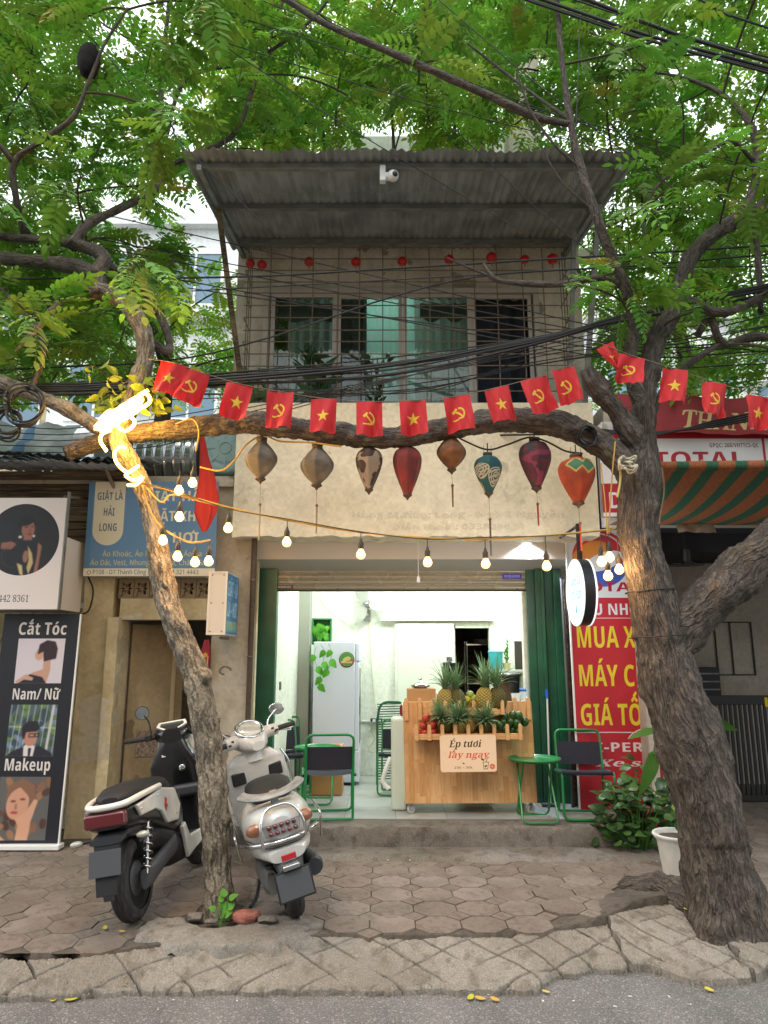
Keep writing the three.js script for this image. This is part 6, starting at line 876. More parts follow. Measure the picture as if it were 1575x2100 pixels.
  // bundle of poles beside the door leaves
  for (let i = 0; i < 7; i++) { const D6 = SD - 0.22 + (i % 3) * 0.03, r = seed(30 + i), xx = X(1160 + i * 4.6, D6), g = limb([[V(xx, STEP, -D6), 0.016], [V(xx + 0.01 * (r() - 0.5), 1.3, -D6), 0.017], [V(xx - 0.006 + 0.02 * (r() - 0.5), Yp(1182 + 10 * r(), D6), -D6 - 0.02), 0.014]], 0.08, 8, 0.12, 12); solo('pole', g, i % 2 ? M.oldWood : M.greyPlastic, 'dark weathered pole in the bundle between the green door and red banner', 'pole', 'bundle of poles'); }
}
{ // round light box sign: hangs edge-on to the street
  const D = 5.95, p = at(1192, 1215, D), R = 0.275, s = thing('round_sign', 'lit round white sign with teal lettering hung over the step', 'sign', [p.x, p.y, -D]), th = 0.1;
  const t = canvasTex(512, 512, (x, W, H) => { x.fillStyle = '#ffffff'; x.fillRect(0, 0, W, H); letter(x, 'Nước Ép', 256, 200, 300, 70, 'italic bold # serif', '#35a79a'); letter(x, 'Tươi Ngon', 256, 310, 360, 80, 'bold # serif', '#2f9c93'); x.fillStyle = '#4aa0a8'; x.fillRect(236, 360, 40, 60); x.strokeStyle = '#62b5ae'; x.lineWidth = 6; x.beginPath(); x.moveTo(230, 110); x.quadraticCurveTo(260, 70, 290, 115); x.stroke(); });
  const rim = new THREE.CylinderGeometry(R, R, th, 56, 1, true); rim.rotateZ(Math.PI / 2); part(s, 'rim', rim, std({ color: 0x2b2f3a, roughness: 0.35, metalness: 0.3 }));
  const face = (sx) => { const g = new THREE.CircleGeometry(R - 0.006, 56); g.rotateY(sx * Math.PI / 2); g.translate(sx * (th / 2 - 0.001), 0, 0); const m = part(s, 'lit_face', g, std({ color: 0xffffff, map: t, emissive: 0xe8fbff, emissiveMap: t, emissiveIntensity: 0.42 })); const e = new THREE.TorusGeometry(R - 0.004, 0.009, 8, 56); e.rotateY(Math.PI / 2); e.translate(sx * th / 2, 0, 0); part(s, 'face_edge', e, std({ color: 0xe8eef0, emissive: 0xe8fbff, emissiveIntensity: 0.5 })); const L = new THREE.RectAreaLight(0xdff2ff, 5, R * 1.75, R * 1.75); L.position.set(p.x + sx * (th / 2 + 0.02), p.y, -D); L.lookAt(p.x + sx * 3, p.y, -D); scene.add(L); };
  face(-1); face(1);
  part(s, 'hanger', [bar(V(-0.02, R, 0.05), V(-0.02, Yp(1100, D) - p.y + 0.1, 0.05), 0.011, 8), bar(V(0.03, R, -0.05), V(0.03, Yp(1100, D) - p.y + 0.1, -0.05), 0.011, 8), bar(V(0.0, Yp(1100, D) - p.y + 0.09, 0.06), V(0, Yp(1100, D) - p.y + 0.09, -0.6), 0.013, 8)], M.black); part(s, 'wire', tube([V(0.055, 0.2, 0.1), V(0.06, 0.1, 0.16), V(0.06, 0.02, 0.12), V(0.055, 0.06, 0.04)], 0.004, 20), M.whitePlastic);
}
// ---------------------------------------------------------------- houses farther back
{
  const far = (name, label, px0, px1, pyTop, D, dep, mat, rows, cols) => { const x0 = at(px0, 600, D).x, x1 = at(px1, 600, D).x, y1 = Yp(pyTop, D), h = thing(name, label, 'building', [(x0 + x1) / 2, 0, -D]); wpart(h, 'wall', bx(x0, x1, 0, y1, -D, -D - dep), mat); wpart(h, 'roof_edge', bx(x0 - 0.2, x1 + 0.2, y1, y1 + 0.25, -D + 0.25, -D - dep), mat); const gl = phys({ color: 0x6b8496, roughness: 0.15, metalness: 0.1 });
    for (let r = 0; r < rows; r++) { const y = y1 - 1.5 - r * 3.1; if (r) wpart(h, 'floor_band', bx(x0 - 0.02, x1 + 0.02, y + 1.9, y + 2.1, -D + 0.35, -D - 0.01, 0.01), mat); for (let c = 0; c < cols; c++) { const cx = lerp(x0, x1, (c + 0.5) / cols), q = wpart(h, 'window', [bx(cx - 0.75, cx + 0.75, y + 0.75, y + 0.83, -D + 0.05, -D + 0.001), bx(cx - 0.75, cx + 0.75, y - 0.75, y - 0.67, -D + 0.05, -D + 0.001), bx(cx - 0.75, cx - 0.67, y - 0.67, y + 0.75, -D + 0.05, -D + 0.001), bx(cx + 0.67, cx + 0.75, y - 0.67, y + 0.75, -D + 0.05, -D + 0.001), bx(cx - 0.03, cx + 0.03, y - 0.67, y + 0.75, -D + 0.05, -D + 0.001)], M.whitePlastic); wpart(q, 'pane', bx(cx - 0.67, cx + 0.67, y - 0.67, y + 0.75, -D + 0.02, -D + 0.002), gl); if ((r + c) % 2) wpart(h, 'air_conditioner', bx(cx + 0.9, cx + 1.55, y - 0.4, y + 0.15, -D + 0.4, -D + 0.001, 0.03), M.whitePlastic); } } return h; };
  far('apartment_block', 'pale apartment block behind the trees left of the canopy', 120, 492, 470, 17, 6, M.farWall, 4, 2);
  far('apartment_block', 'cream apartment block far behind the old house roof', -420, 130, 560, 21, 6, M.yellowWall, 4, 4);
  far('apartment_block', 'pale tall block behind the tree right of the canopy', 1210, 1800, 660, 18, 6, M.farWall, 3, 4);
  // terrace storey above the canopy: columns, railing, pots
  const D = 8.2, ty = 6.55, tr = thing('roof_terrace', 'weathered concrete terrace storey above the canopy with bar railing', 'terrace', [0.25, ty, -D]);
  const px = (q, py = 250) => at(q, py, D).x;
  wpart(tr, 'column', bx(px(1040), px(1110), ty, ty + 3.2, -D, -D - 0.3, 0.01), M.upperWall); wpart(tr, 'parapet', bx(px(600), px(1190), ty - 0.01, ty + 0.12, -D + 0.2, -D + 0.05, 0.01), M.upperWall); wpart(tr, 'floor_slab', bx(xl - 0.2, xr + 0.2, ty - 0.12, ty - 0.012, -UD + 0.05, -11), M.upperWall); wpart(tr, 'back_wall', bx(px(640), px(1120), ty, ty + 3.2, -D - 1.6, -D - 1.75), M.farWall); wpart(tr, 'column', bx(px(985), px(1010), ty, ty + 2.6, -D - 0.6, -D - 0.8, 0.01), M.upperWall);
  for (let i = 0; i < 5; i++) wpart(tr, 'rail_bar', bar(V(px(690), ty + 0.25 + i * 0.28, -D + 0.12), V(px(1035), ty + 0.25 + i * 0.28 + 0.04, -D + 0.12), 0.012, 6), std({ color: 0xb5a98a, roughness: 0.8 })); for (let i = 0; i < 9; i++) wpart(tr, 'rail_post', bar(V(lerp(px(690), px(1035), i / 8), ty + 0.1, -D + 0.1), V(lerp(px(690), px(1035), i / 8), ty + 1.45, -D + 0.1), 0.012, 6), std({ color: 0xb5a98a, roughness: 0.8 }));
  for (let i = 0; i < 14; i++) wpart(tr, 'lattice_bar', [bar(V(px(1180) + i * 0.05, ty, -D + 0.05), V(px(1180) + i * 0.05 + 0.12 * (i % 3 - 1), ty + 2.4, -D + 0.05), 0.006, 4)], M.black); for (let i = 0; i < 16; i++) wpart(tr, 'lattice_bar', bar(V(px(1180), ty + 0.1 + i * 0.15, -D + 0.062), V(px(1180) + 0.68, ty + 0.14 + i * 0.15, -D + 0.062), 0.006, 4), M.black);
  solo('clay_pot', T(lathe([[0, 0], [0.13, 0], [0.19, 0.3], [0.21, 0.3], [0.21, 0.34], [0.17, 0.34], [0, 0.3]], 24), at(835, 270, D).x, ty + 0.12, -D + 0.12), std({ color: 0x9a5a40, roughness: 0.9 }), 'terracotta pot on the terrace parapet', 'pot'); solo('white_drum', T(lathe([[0, 0], [0.14, 0], [0.14, 0.4], [0.1, 0.44], [0, 0.44]], 24), at(760, 270, D).x, ty + 0.001, -D - 0.2), M.whitePlastic, 'white plastic drum on the terrace behind the railing', 'drum'); solo('planter_trough', bx(at(960, 270, D).x, at(1035, 270, D).x, ty + 0.121, ty + 0.32, -D + 0.21, -D + 0.06, 0.01), M.black, 'black planter trough on the terrace parapet', 'planter');
}
// ---------------------------------------------------------------- unseen houses across the street behind the viewer, added to block low sky light
{ const r = seed(88); for (let i = 0; i < 5; i++) { const x0 = -9.5 + i * 3.9, x1 = x0 + 3.8, H = 6.4 + 2.2 * r(), z = 4.6 + 0.4 * r(), h = thing('unseen_house', ['added unseen three storey house across the street, end of the row', 'added unseen house across the street with grey plaster', 'added unseen house across the street facing the juice shop', 'added unseen house across the street facing the garage', 'added unseen house across the street at the other end of the row'][i], 'house', [(x0 + x1) / 2, 0, z]); wpart(h, 'wall', bx(x0, x1, 0, H, z, z + 4), i % 2 ? M.greyWall : M.upperWall); for (let f = 0; f < 2; f++) for (const k of [0.28, 0.72]) { const cx = lerp(x0, x1, k), y = 3.2 + f * 2.4; if (y + 1.2 > H) continue; const w = wpart(h, 'window', bx(cx - 0.55, cx + 0.55, y, y + 1.2, z - 0.03, z - 0.001, 0.005), M.whitePlastic); wpart(w, 'pane', bx(cx - 0.48, cx + 0.48, y + 0.07, y + 1.13, z - 0.036, z - 0.031), phys({ color: 0x33424a, roughness: 0.1 })); } wpart(h, 'door', bx((x0 + x1) / 2 - 1.2, (x0 + x1) / 2 + 1.2, 0.02, 2.5, z - 0.04, z - 0.002, 0.005), M.greyMetal); } }

// ---------------------------------------------------------------- trees
function proj(p) { const D = -p.z, y = p.y - EYE, f = D * Math.cos(PITCH) + y * Math.sin(PITCH), v = -D * Math.sin(PITCH) + y * Math.cos(PITCH); return [787.5 + FPX * p.x / f, 1050 - FPX * v / f]; }
function pinnate(pairs, L, droop, sd) {   // a compound leaf along +z, leaflets in opposite pairs
  const r = seed(sd), pos = [], idx = [], yAt = z => -droop * z * z;
  const leaflet = (z, ang, len, wid) => {
    const k = pos.length / 3, c = Math.cos(ang), s = Math.sin(ang), roll = (r() - 0.5) * 0.7, dip = 0.15 + 0.3 * r();
    for (const [t, w] of [[0, 0], [0.28, -0.42], [0.28, 0.42], [0.66, -0.46], [0.66, 0.46], [1, 0]]) { const a = t * len, b = w * wid; pos.push(s * a + c * b, yAt(z) + b * roll - dip * a * t + Math.abs(w) * wid * 0.25, z + c * a - s * b); }
    idx.push(k, k + 2, k + 1, k + 1, k + 2, k + 4, k + 1, k + 4, k + 3, k + 3, k + 4, k + 5);
  };
  for (let i = 0; i < pairs; i++) { const z = L * (0.16 + 0.8 * i / pairs), len = L * 0.27 * (0.75 + 0.35 * Math.sin(Math.PI * (i + 0.7) / pairs)), ang = lerp(1.25, 0.85, i / pairs); for (const s of [-1, 1]) leaflet(z, s * (ang + (r() - 0.5) * 0.25), len * (0.9 + 0.2 * r()), len * 0.44); }
  leaflet(L * 0.95, 0, L * 0.26, L * 0.115);
  const n = 4; for (let i = 0; i < n; i++) { const a = L * i / n, b = L * (i + 1) / n, k = pos.length / 3; pos.push(-0.0018, yAt(a), a, 0.0018, yAt(a), a, 0.0012, yAt(b), b, -0.0012, yAt(b), b); idx.push(k, k + 1, k + 2, k, k + 2, k + 3); }
  const g = new THREE.BufferGeometry(); g.setAttribute('position', new THREE.Float32BufferAttribute(pos, 3)); g.setIndex(idx); g.computeVertexNormals(); return g;
}
const PIN = [pinnate(6, 0.36, 0.9, 1), pinnate(7, 0.4, 0.55, 2), pinnate(5, 0.31, 1.3, 3)];
M.crown = phys({ color: 0xffffff, roughness: 0.85, transmission: 0.55, thickness: 0, specularIntensity: 0.35 });
// clusters: where a pixel of the photograph shows foliage, at a distance spread through the crown
const clearOf = (p) => { const [x, y] = proj(p), D = -p.z; if (D < 2.6) return true; if (y > 255 + 0.05 * Math.abs(x - 800) && x > 455 && x < 1235 && y < 1700 && D < 7.4) { if (x < 520 && y < 330) return false; return !(x > 1150 && y > 520 && y < 620); } if (x >= 1235 && x < 1600 && y > 810) return true; if (x > -40 && x <= 455 && y > 835) return true; if (x > 200 && x < 500 && y > 700 && D < 6.0) return true; if (D > 5.1 && D < 7.5 && p.y < 6.6 && p.x > -1.8 && p.x < 2.3) return true; return false; };
function growCrown(tree, skeleton, clusters, sd, tintA, tintB, opt = {}) {
  const r = seed(sd), mats = [[], [], []], cols = [[], [], []], twigs = [], up = V(0, 1, 0), q = new THREE.Quaternion();
  const nodes = skeleton.slice(), org = tree.position;
  const near = (p, list) => { let b = null, bd = 1e9; for (const s of list) { const d = s.distanceToSquared(p) + (s.y > p.y ? 0.3 : 0); if (d < bd) { bd = d; b = s; } } return [b, Math.sqrt(bd)]; };
  for (const c of clusters) {
    const C = c.p, [b, bd] = near(C, nodes); const own = [C.clone()];
    if (bd < (opt.reach || 2.2)) { const mid = b.clone().lerp(C, 0.5).add(V((r() - 0.5) * 0.25, 0.12 * bd, (r() - 0.5) * 0.25)); const cv = new THREE.QuadraticBezierCurve3(b, mid, C), seg = 6; for (let i = 1; i <= seg; i++) own.push(cv.getPoint(i / seg)); const ok = own.every(p => !clearOf(p)); if (ok && r() < (opt.arms ?? 0.8)) { twigs.push(new THREE.TubeGeometry(cv, 7, 0.007 + 0.004 * Math.min(1.5, bd), 5)); if (!opt.plain) nodes.push(...own); } }
    const n = c.n;
    for (let t = 0; t < n; t++) {
      const dir = V(r() - 0.5, (r() - 0.5) * 0.8, r() - 0.5).normalize(), e = C.clone().add(dir.clone().multiplyScalar(c.r * (0.35 + 0.75 * r()))); if (clearOf(e)) continue;
      const [s] = near(e, own), m = s.clone().lerp(e, 0.55).add(V(0, 0.05, 0)), cv = new THREE.QuadraticBezierCurve3(s, m, e), len = cv.getLength();
      twigs.push(new THREE.TubeGeometry(cv, 4, 0.0032, 4));
      const k = Math.max(3, Math.min(11, Math.round(len / (opt.gap || 0.08))));
      for (let i = 0; i < k; i++) {
        const u = 0.25 + 0.75 * (i + 0.5) / k, p = cv.getPoint(u), tg = cv.getTangent(u); if (clearOf(p)) continue;
        const side = tg.clone().cross(up).normalize().multiplyScalar(i % 2 ? 1 : -1); const d = tg.clone().multiplyScalar(0.5 + 0.5 * u).add(side.multiplyScalar(i === k - 1 ? 0 : 0.9)).add(V((r() - 0.5) * 0.7, -0.18 + (r() - 0.5) * 0.4, (r() - 0.5) * 0.7)).normalize();
        const nn = up.clone().add(V((r() - 0.5) * 0.9, 0, (r() - 0.5) * 0.9)), x = nn.clone().cross(d).normalize(), y = d.clone().cross(x).normalize(), sc = (c.s || 1) * (0.6 + 0.5 * r());
        const tip = p.clone().addScaledVector(d, 0.34 * sc); if (clearOf(tip)) continue;
        const M4 = new THREE.Matrix4().makeBasis(x.multiplyScalar(sc), y.multiplyScalar(sc), d.multiplyScalar(sc)); M4.setPosition(p.x - org.x, p.y - org.y, p.z - org.z);
        const v = Math.floor(r() * 3), mixT = r(), col = [0, 1, 2].map(j => lerp(tintA[j], tintB[j], mixT) * (0.8 + 0.4 * r()));
        if (r() < 0.015) col.splice(0, 3, 0.3, 0.26, 0.03); mats[v].push(M4); cols[v].push(col);
      }
    }
  }
  let total = 0; const cr = new THREE.Group(); cr.name = 'crown'; cr.userData.kind = 'stuff'; tree.add(cr);
  mats.forEach((list, v) => { if (!list.length) return; const im = new THREE.InstancedMesh(PIN[v], M.crown, list.length); im.name = 'leaves'; im.userData.kind = 'stuff'; list.forEach((m, i) => { im.setMatrixAt(i, m); im.setColorAt(i, new THREE.Color().setRGB(...cols[v][i])); }); im.castShadow = im.receiveShadow = true; cr.add(im); total += list.length; });
  if (twigs.length) { const m = wpart(tree, 'twigs', twigs, M.twig); m.userData.kind = 'stuff'; }
  return total;
}
const samples = list => list.flatMap(pts => { const c = new THREE.CatmullRomCurve3(pts.map(p => p[0]), false, 'centripetal'); return c.getSpacedPoints(Math.max(3, Math.round(c.getLength() / 0.15))); });
const path = (...a) => a.map(([x, y, D, r]) => [at(x, y, D), r]);
const holes = [[385, 105, 62], [300, 40, 30], [455, 90, 26], [400, 440, 44], [345, 420, 26], [250, 195, 22], [1370, 175, 28], [1250, 190, 34], [1555, 160, 26], [1520, 250, 18], [1330, 320, 18], [1440, 60, 18], [340, 690, 26], [70, 560, 24]];
function scatter(sd, x0, x1, y0, y1, stepPx, D0, D1, n, r0, keep = () => true, s = 1) {
  const r = seed(sd), out = []; for (let y = y0; y < y1; y += stepPx) for (let x = x0; x < x1; x += stepPx) { const px = x + (r() - 0.1) * stepPx, py = y + (r() - 0.1) * stepPx, D = lerp(D0, D1, r()); if (holes.some(h => Math.hypot(px - h[0], py - h[1]) < h[2]) || !keep(px, py, D)) continue; const p = at(px, py, D); if (clearOf(p)) continue; out.push({ p, n, r: r0 * (0.8 + 0.5 * r()), s }); } return out;
}
const leafA = [0.09, 0.21, 0.022], leafB = [0.2, 0.39, 0.042], leafC = [0.25, 0.45, 0.045], leafD = [0.32, 0.48, 0.05];
{ // the slim left tree
  const t = thing('slim_tree', 'slim leaning tree with pale bark between the two scooters', 'tree', onY(450, 1872, 0.14));
  const D = 4.74;
  const trunk = path([452, 1885, D, 0.095], [450, 1840, D, 0.086], [446, 1760, D, 0.083], [436, 1620, D, 0.083], [424, 1500, D, 0.086], [405, 1400, D, 0.090], [378, 1320, D, 0.075], [345, 1240, D, 0.069], [328, 1150, D, 0.071], [316, 1090, D, 0.058], [300, 1020, D, 0.056], [275, 960, D, 0.056], [243, 900, D, 0.062], [262, 840, D + 0.02, 0.062], [296, 745, D + 0.1, 0.058], [288, 665, D + 0.15, 0.060], [232, 605, D + 0.2, 0.058], [160, 592, D + 0.2, 0.037], [105, 640, D + 0.1, 0.025], [62, 690, D, 0.015], [30, 720, D, 0.007]);
  wpart(t, 'trunk', limb(trunk, 0.014, 56, 0.12, 11, true, 0.005), M.barkPale);
  wpart(t, 'broken_stub', limb(path([395, 1420, D + 0.02, 0.06], [412, 1395, D - 0.03, 0.062], [424, 1378, D - 0.06, 0.05]), 0.02, 16, 0.2, 14), M.barkPale);
  const L = [
    path([205, 610, D + 0.2, 0.075], [190, 560, D + 0.3, 0.06], [110, 540, D + 0.4, 0.055], [0, 530, D + 0.5, 0.05], [-200, 500, D + 0.8, 0.04]),
    path([190, 570, D + 0.25, 0.06], [215, 530, D + 0.3, 0.055], [150, 500, D + 0.4, 0.05], [60, 490, D + 0.5, 0.035], [-60, 480, D + 0.5, 0.03]),
    path([150, 505, D + 0.35, 0.045], [175, 465, D + 0.5, 0.04], [240, 430, D + 0.8, 0.035], [310, 395, D + 1.1, 0.035], [345, 345, D + 1.4, 0.034], [330, 240, D + 1.6, 0.03], [336, 110, D + 1.8, 0.026], [350, -40, D + 2, 0.02], [360, -300, D + 2, 0.012]),
    path([345, 340, D + 1.4, 0.028], [420, 310, D + 1.3, 0.026], [480, 275, D + 1.2, 0.024], [515, 190, D + 1.2, 0.022], [548, 90, D + 1.2, 0.018], [590, -20, D + 1.2, 0.014]),
    path([335, 300, D + 1.5, 0.022], [385, 160, D + 1.4, 0.02], [515, 125, D + 1.3, 0.018], [640, 40, D + 1.2, 0.014], [700, -40, D + 1.2, 0.01]),
    path([290, 690, D + 0.15, 0.05], [345, 720, D + 0.4, 0.03], [325, 640, D + 0.6, 0.032], [275, 570, D + 0.5, 0.034], [215, 545, D + 0.35, 0.04]),
    path([50, 480, D + 0.5, 0.03], [32, 400, D + 0.3, 0.026], [28, 335, D + 0.2, 0.026], [80, 292, D + 0.1, 0.022], [150, 240, D, 0.02], [178, 178, D - 0.05, 0.016], [215, 90, D - 0.1, 0.012], [260, 20, D - 0.1, 0.01]),
    path([28, 335, D + 0.2, 0.022], [0, 300, D + 0.1, 0.02], [-80, 240, D, 0.016], [-160, 60, D, 0.012]),
    path([205, 880, D, 0.05], [130, 835, D + 0.05, 0.055], [60, 805, D + 0.1, 0.05], [-20, 775, D + 0.2, 0.05], [-220, 700, D + 0.4, 0.04]),
    path([60, 810, D + 0.1, 0.02], [90, 720, D + 0.1, 0.016], [50, 640, D + 0.2, 0.014], [0, 590, D + 0.2, 0.01]),
  ];
  L.forEach((p, i) => wpart(t, 'limb', limb(p, 0.06, 12, 0.12, 10), i === 8 ? M.barkPale : M.branch));
  const keep = (x, y) => !(x > 350 && x < 430 && y > 420 && y < 480), sk = samples([trunk.slice(13), ...L]);
  const cl = [...scatter(11, -260, 470, -60, 790, 104, 5.4, 6.8, 6, 0.46, (x, y) => keep(x, y) && !(x > 280 && y > 560)), ...scatter(12, -260, 480, -60, 700, 108, 6.8, 8.8, 6, 0.52, (x, y) => keep(x, y) && !(x > 300 && y > 500)), ...scatter(13, 440, 800, -120, 250, 120, 5.6, 7.5, 6, 0.46), ...scatter(14, -400, 700, -420, -60, 280, 4.2, 7, 7, 0.6, undefined, 1.1), ...scatter(15, -800, -260, -200, 700, 280, 4.5, 7, 7, 0.6, undefined, 1.1)];
  cl.push(...scatter(18, 350, 470, 330, 620, 85, 5.0, 6.2, 5, 0.34), ...scatter(19, -200, 330, -40, 480, 210, 6.4, 8.2, 5, 0.5), ...scatter(16, -120, 440, 60, 800, 230, 4.4, 4.9, 4, 0.36, (x, y) => keep(x, y) && !(x > 270 && y > 600)), ...scatter(17, -60, 330, 620, 800, 100, 4.6, 5.6, 5, 0.36));
  growCrown(t, sk, cl, 21, leafA, leafB, {});
  // shoots with yellowish leaves around the lights
  const sh = []; const r = seed(4); for (let i = 0; i < 11; i++) sh.push({ p: at(195 + 170 * r(), 745 + 90 * r(), 4.62 + 0.25 * r()), n: 3, r: 0.2, s: 0.8 });
  window_shoots(t, sh);
}
function window_shoots(tree, list) { const r = seed(44), hg = heart(6, 0.24, 0.15, 0.25), ms = []; const stems = []; for (const c of list) for (let k = 0; k < 9; k++) { const p = c.p.clone().add(V((r() - 0.5) * 0.24, (r() - 0.5) * 0.2, (r() - 0.5) * 0.2)); const m = new THREE.Matrix4().compose(p.clone().sub(tree.position), new THREE.Quaternion().setFromEuler(new THREE.Euler((r() - 0.5) * 1.6, r() * 6, Math.PI * 0.6 * (r() < 0.5 ? 1 : -1) + (r() - 0.5))), V(1, 1, 1).multiplyScalar(0.075 + 0.045 * r())); ms.push(m); if (k % 3 === 0) stems.push(tube([c.p, c.p.clone().lerp(p, 0.5).add(V(0, 0.04, 0)), p], 0.003, 6, 4)); }
  const im = new THREE.InstancedMesh(hg, leafMat(0x9fae3a, 0.45, 0.8), ms.length); im.name = 'yellowish_leaves'; im.userData.kind = 'stuff'; ms.forEach((m, i) => im.setMatrixAt(i, m)); tree.add(im); const s = wpart(tree, 'shoots', stems, M.twig); s.userData.kind = 'stuff'; }
{ // the stout right tree, its long low limb crossing the front of the shop
  const t = thing('stout_tree', 'stout curved tree with dark bark whose low limb crosses the shop front', 'tree', onY(1480, 1880, 0.14));
  const D = 4.66;
  const trunk = path([1492, 1935, D, 0.313], [1488, 1890, D, 0.261], [1478, 1830, D, 0.217], [1464, 1740, D, 0.196], [1444, 1620, D, 0.196], [1412, 1510, D, 0.204], [1374, 1410, D, 0.174], [1362, 1330, D, 0.157], [1338, 1230, D, 0.144], [1316, 1130, D, 0.126], [1310, 1050, D, 0.126], [1312, 970, D, 0.131], [1318, 880, D + 0.02, 0.085], [1324, 790, D + 0.05, 0.075], [1348, 690, D + 0.1, 0.068], [1392, 620, D + 0.15, 0.061], [1410, 540, D + 0.2, 0.058], [1470, 475, D + 0.3, 0.053], [1570, 420, D + 0.4, 0.047], [1750, 330, D + 0.6, 0.036]);
  const tg = limb(trunk, 0.016, 84, 0.09, 8, true, 0.006); { const p = tg.attributes.position, c = onY(1488, 1890, 0.14); for (let i = 0; i < p.count; i++) { const y = p.getY(i), k = sstep(0.6, 0.12, y); if (k > 0) { const dx = p.getX(i) - c.x, dz = p.getZ(i) - c.z, a = Math.atan2(dz, dx), f = 1 + k * (0.22 * Math.max(0, Math.sin(a * 3 + 0.6)) - 0.12); p.setX(i, c.x + dx * f); p.setZ(i, c.z + dz * f * 0.92); } } tg.computeVertexNormals(); } wpart(t, 'trunk', tg, M.barkDark);
  const lim = path([1318, 1010, D, 0.090], [1278, 950, D - 0.02, 0.090], [1230, 908, D, 0.088], [1150, 872, D + 0.04, 0.085], [1050, 860, D + 0.08, 0.081], [930, 876, D + 0.1, 0.077], [800, 898, D + 0.1, 0.072], [650, 884, D + 0.1, 0.076], [500, 866, D + 0.08, 0.081], [400, 878, D + 0.1, 0.068], [300, 886, D + 0.12, 0.063], [200, 908, D + 0.12, 0.059], [135, 930, D + 0.1, 0.054]);
  const L = [lim,
    path([1362, 1330, D, 0.145], [1420, 1270, D - 0.02, 0.140], [1480, 1210, D - 0.05, 0.145], [1575, 1120, D - 0.1, 0.136], [1720, 1000, D - 0.2, 0.119], [1900, 850, D - 0.2, 0.093]),
    path([1330, 960, D, 0.072], [1290, 880, D - 0.06, 0.072], [1250, 825, D - 0.08, 0.065], [1216, 785, D - 0.1, 0.072], [1204, 758, D - 0.1, 0.051]),
    path([1320, 840, D + 0.02, 0.058], [1292, 750, D + 0.02, 0.051], [1300, 670, D, 0.043], [1290, 610, D - 0.05, 0.040], [1262, 545, D - 0.1, 0.037], [1222, 440, D - 0.2, 0.033], [1190, 340, D - 0.2, 0.031], [1170, 250, D - 0.2, 0.027], [1152, 120, D - 0.2, 0.021], [1140, -30, D - 0.2, 0.022], [1120, -300, D - 0.2, 0.015]),
    path([1172, 255, D - 0.2, 0.026], [1100, 240, D - 0.2, 0.029], [1000, 195, D - 0.25, 0.027], [880, 142, D - 0.3, 0.026], [760, 90, D - 0.3, 0.025], [660, 45, D - 0.3, 0.021], [560, -20, D - 0.3, 0.026], [300, -200, D - 0.3, 0.015]),
    path([1168, 245, D - 0.2, 0.014], [1110, 205, D - 0.1, 0.013], [1030, 145, D, 0.010], [960, 90, D, 0.008]),
    path([1285, 590, D - 0.05, 0.029], [1230, 570, D - 0.1, 0.023], [1160, 582, D - 0.1, 0.023], [1080, 582, D - 0.12, 0.021], [1010, 570, D - 0.12, 0.021], [992, 540, D - 0.12, 0.012]),
    path([1008, 568, D - 0.12, 0.010], [960, 548, D - 0.12, 0.008], [915, 528, D - 0.12, 0.006]),
    path([1400, 610, D + 0.15, 0.037], [1470, 640, D + 0.2, 0.037], [1530, 625, D + 0.3, 0.032], [1640, 560, D + 0.4, 0.025]),
    path([1430, 690, D + 0.3, 0.025], [1455, 650, D + 0.25, 0.029], [1480, 705, D + 0.3, 0.029], [1540, 690, D + 0.4, 0.029], [1640, 700, D + 0.5, 0.029]),
    path([1340, 850, D + 0.1, 0.021], [1370, 780, D + 0.2, 0.021], [1430, 735, D + 0.3, 0.025], [1475, 705, D + 0.3, 0.021]),
    path([1520, 450, D + 0.35, 0.037], [1550, 360, D + 0.5, 0.032], [1545, 270, D + 0.6, 0.029], [1490, 200, D + 0.7, 0.021], [1420, 165, D + 0.8, 0.017], [1330, 145, D + 0.8, 0.010]),
    path([1545, 330, D + 0.5, 0.021], [1500, 290, D + 0.4, 0.017], [1440, 320, D + 0.4, 0.016], [1385, 350, D + 0.4, 0.014], [1335, 400, D + 0.4, 0.012], [1320, 470, D + 0.4, 0.010], [1345, 515, D + 0.4, 0.006]),
    path([1560, 640, D + 0.4, 0.021], [1555, 540, D + 0.5, 0.025], [1545, 440, D + 0.5, 0.021]),
    path([1190, 345, D - 0.2, 0.010], [1140, 300, D - 0.25, 0.009], [1090, 230, D - 0.25, 0.008], [1060, 150, D - 0.25, 0.006]),
    path([1215, 430, D - 0.2, 0.010], [1150, 370, D - 0.2, 0.008], [1110, 300, D - 0.2, 0.005]) ];
  L.forEach((p, i) => wpart(t, 'limb', limb(p, i < 3 ? 0.018 : 0.06, i < 3 ? 48 : 12, i === 2 ? 0.24 : 0.12, i === 2 ? 14 : 9, true, i < 3 ? 0.005 : 0), M.barkDark));
  // surface root
  wpart(t, 'root', limb([[onY(1440, 1868, 0.16), 0.13], [onY(1360, 1830, 0.17), 0.1], [onY(1290, 1822, 0.15), 0.06], [onY(1262, 1830, 0.1), 0.03]], 0.03, 16, 0.25, 9), M.barkDark);
  for (const [y, w] of [[1213, 0.157], [1305, 0.185]]) { const c = at(y === 1213 ? 1334 : 1352, y, D), g = new THREE.TorusGeometry(w, 0.004, 6, 40); g.rotateX(Math.PI / 2); g.rotateZ(0.06); g.translate(c.x, c.y, c.z); wpart(t, 'wire_tie', g, M.black); }
  const sk = samples([trunk.slice(13), ...L.slice(3)]);
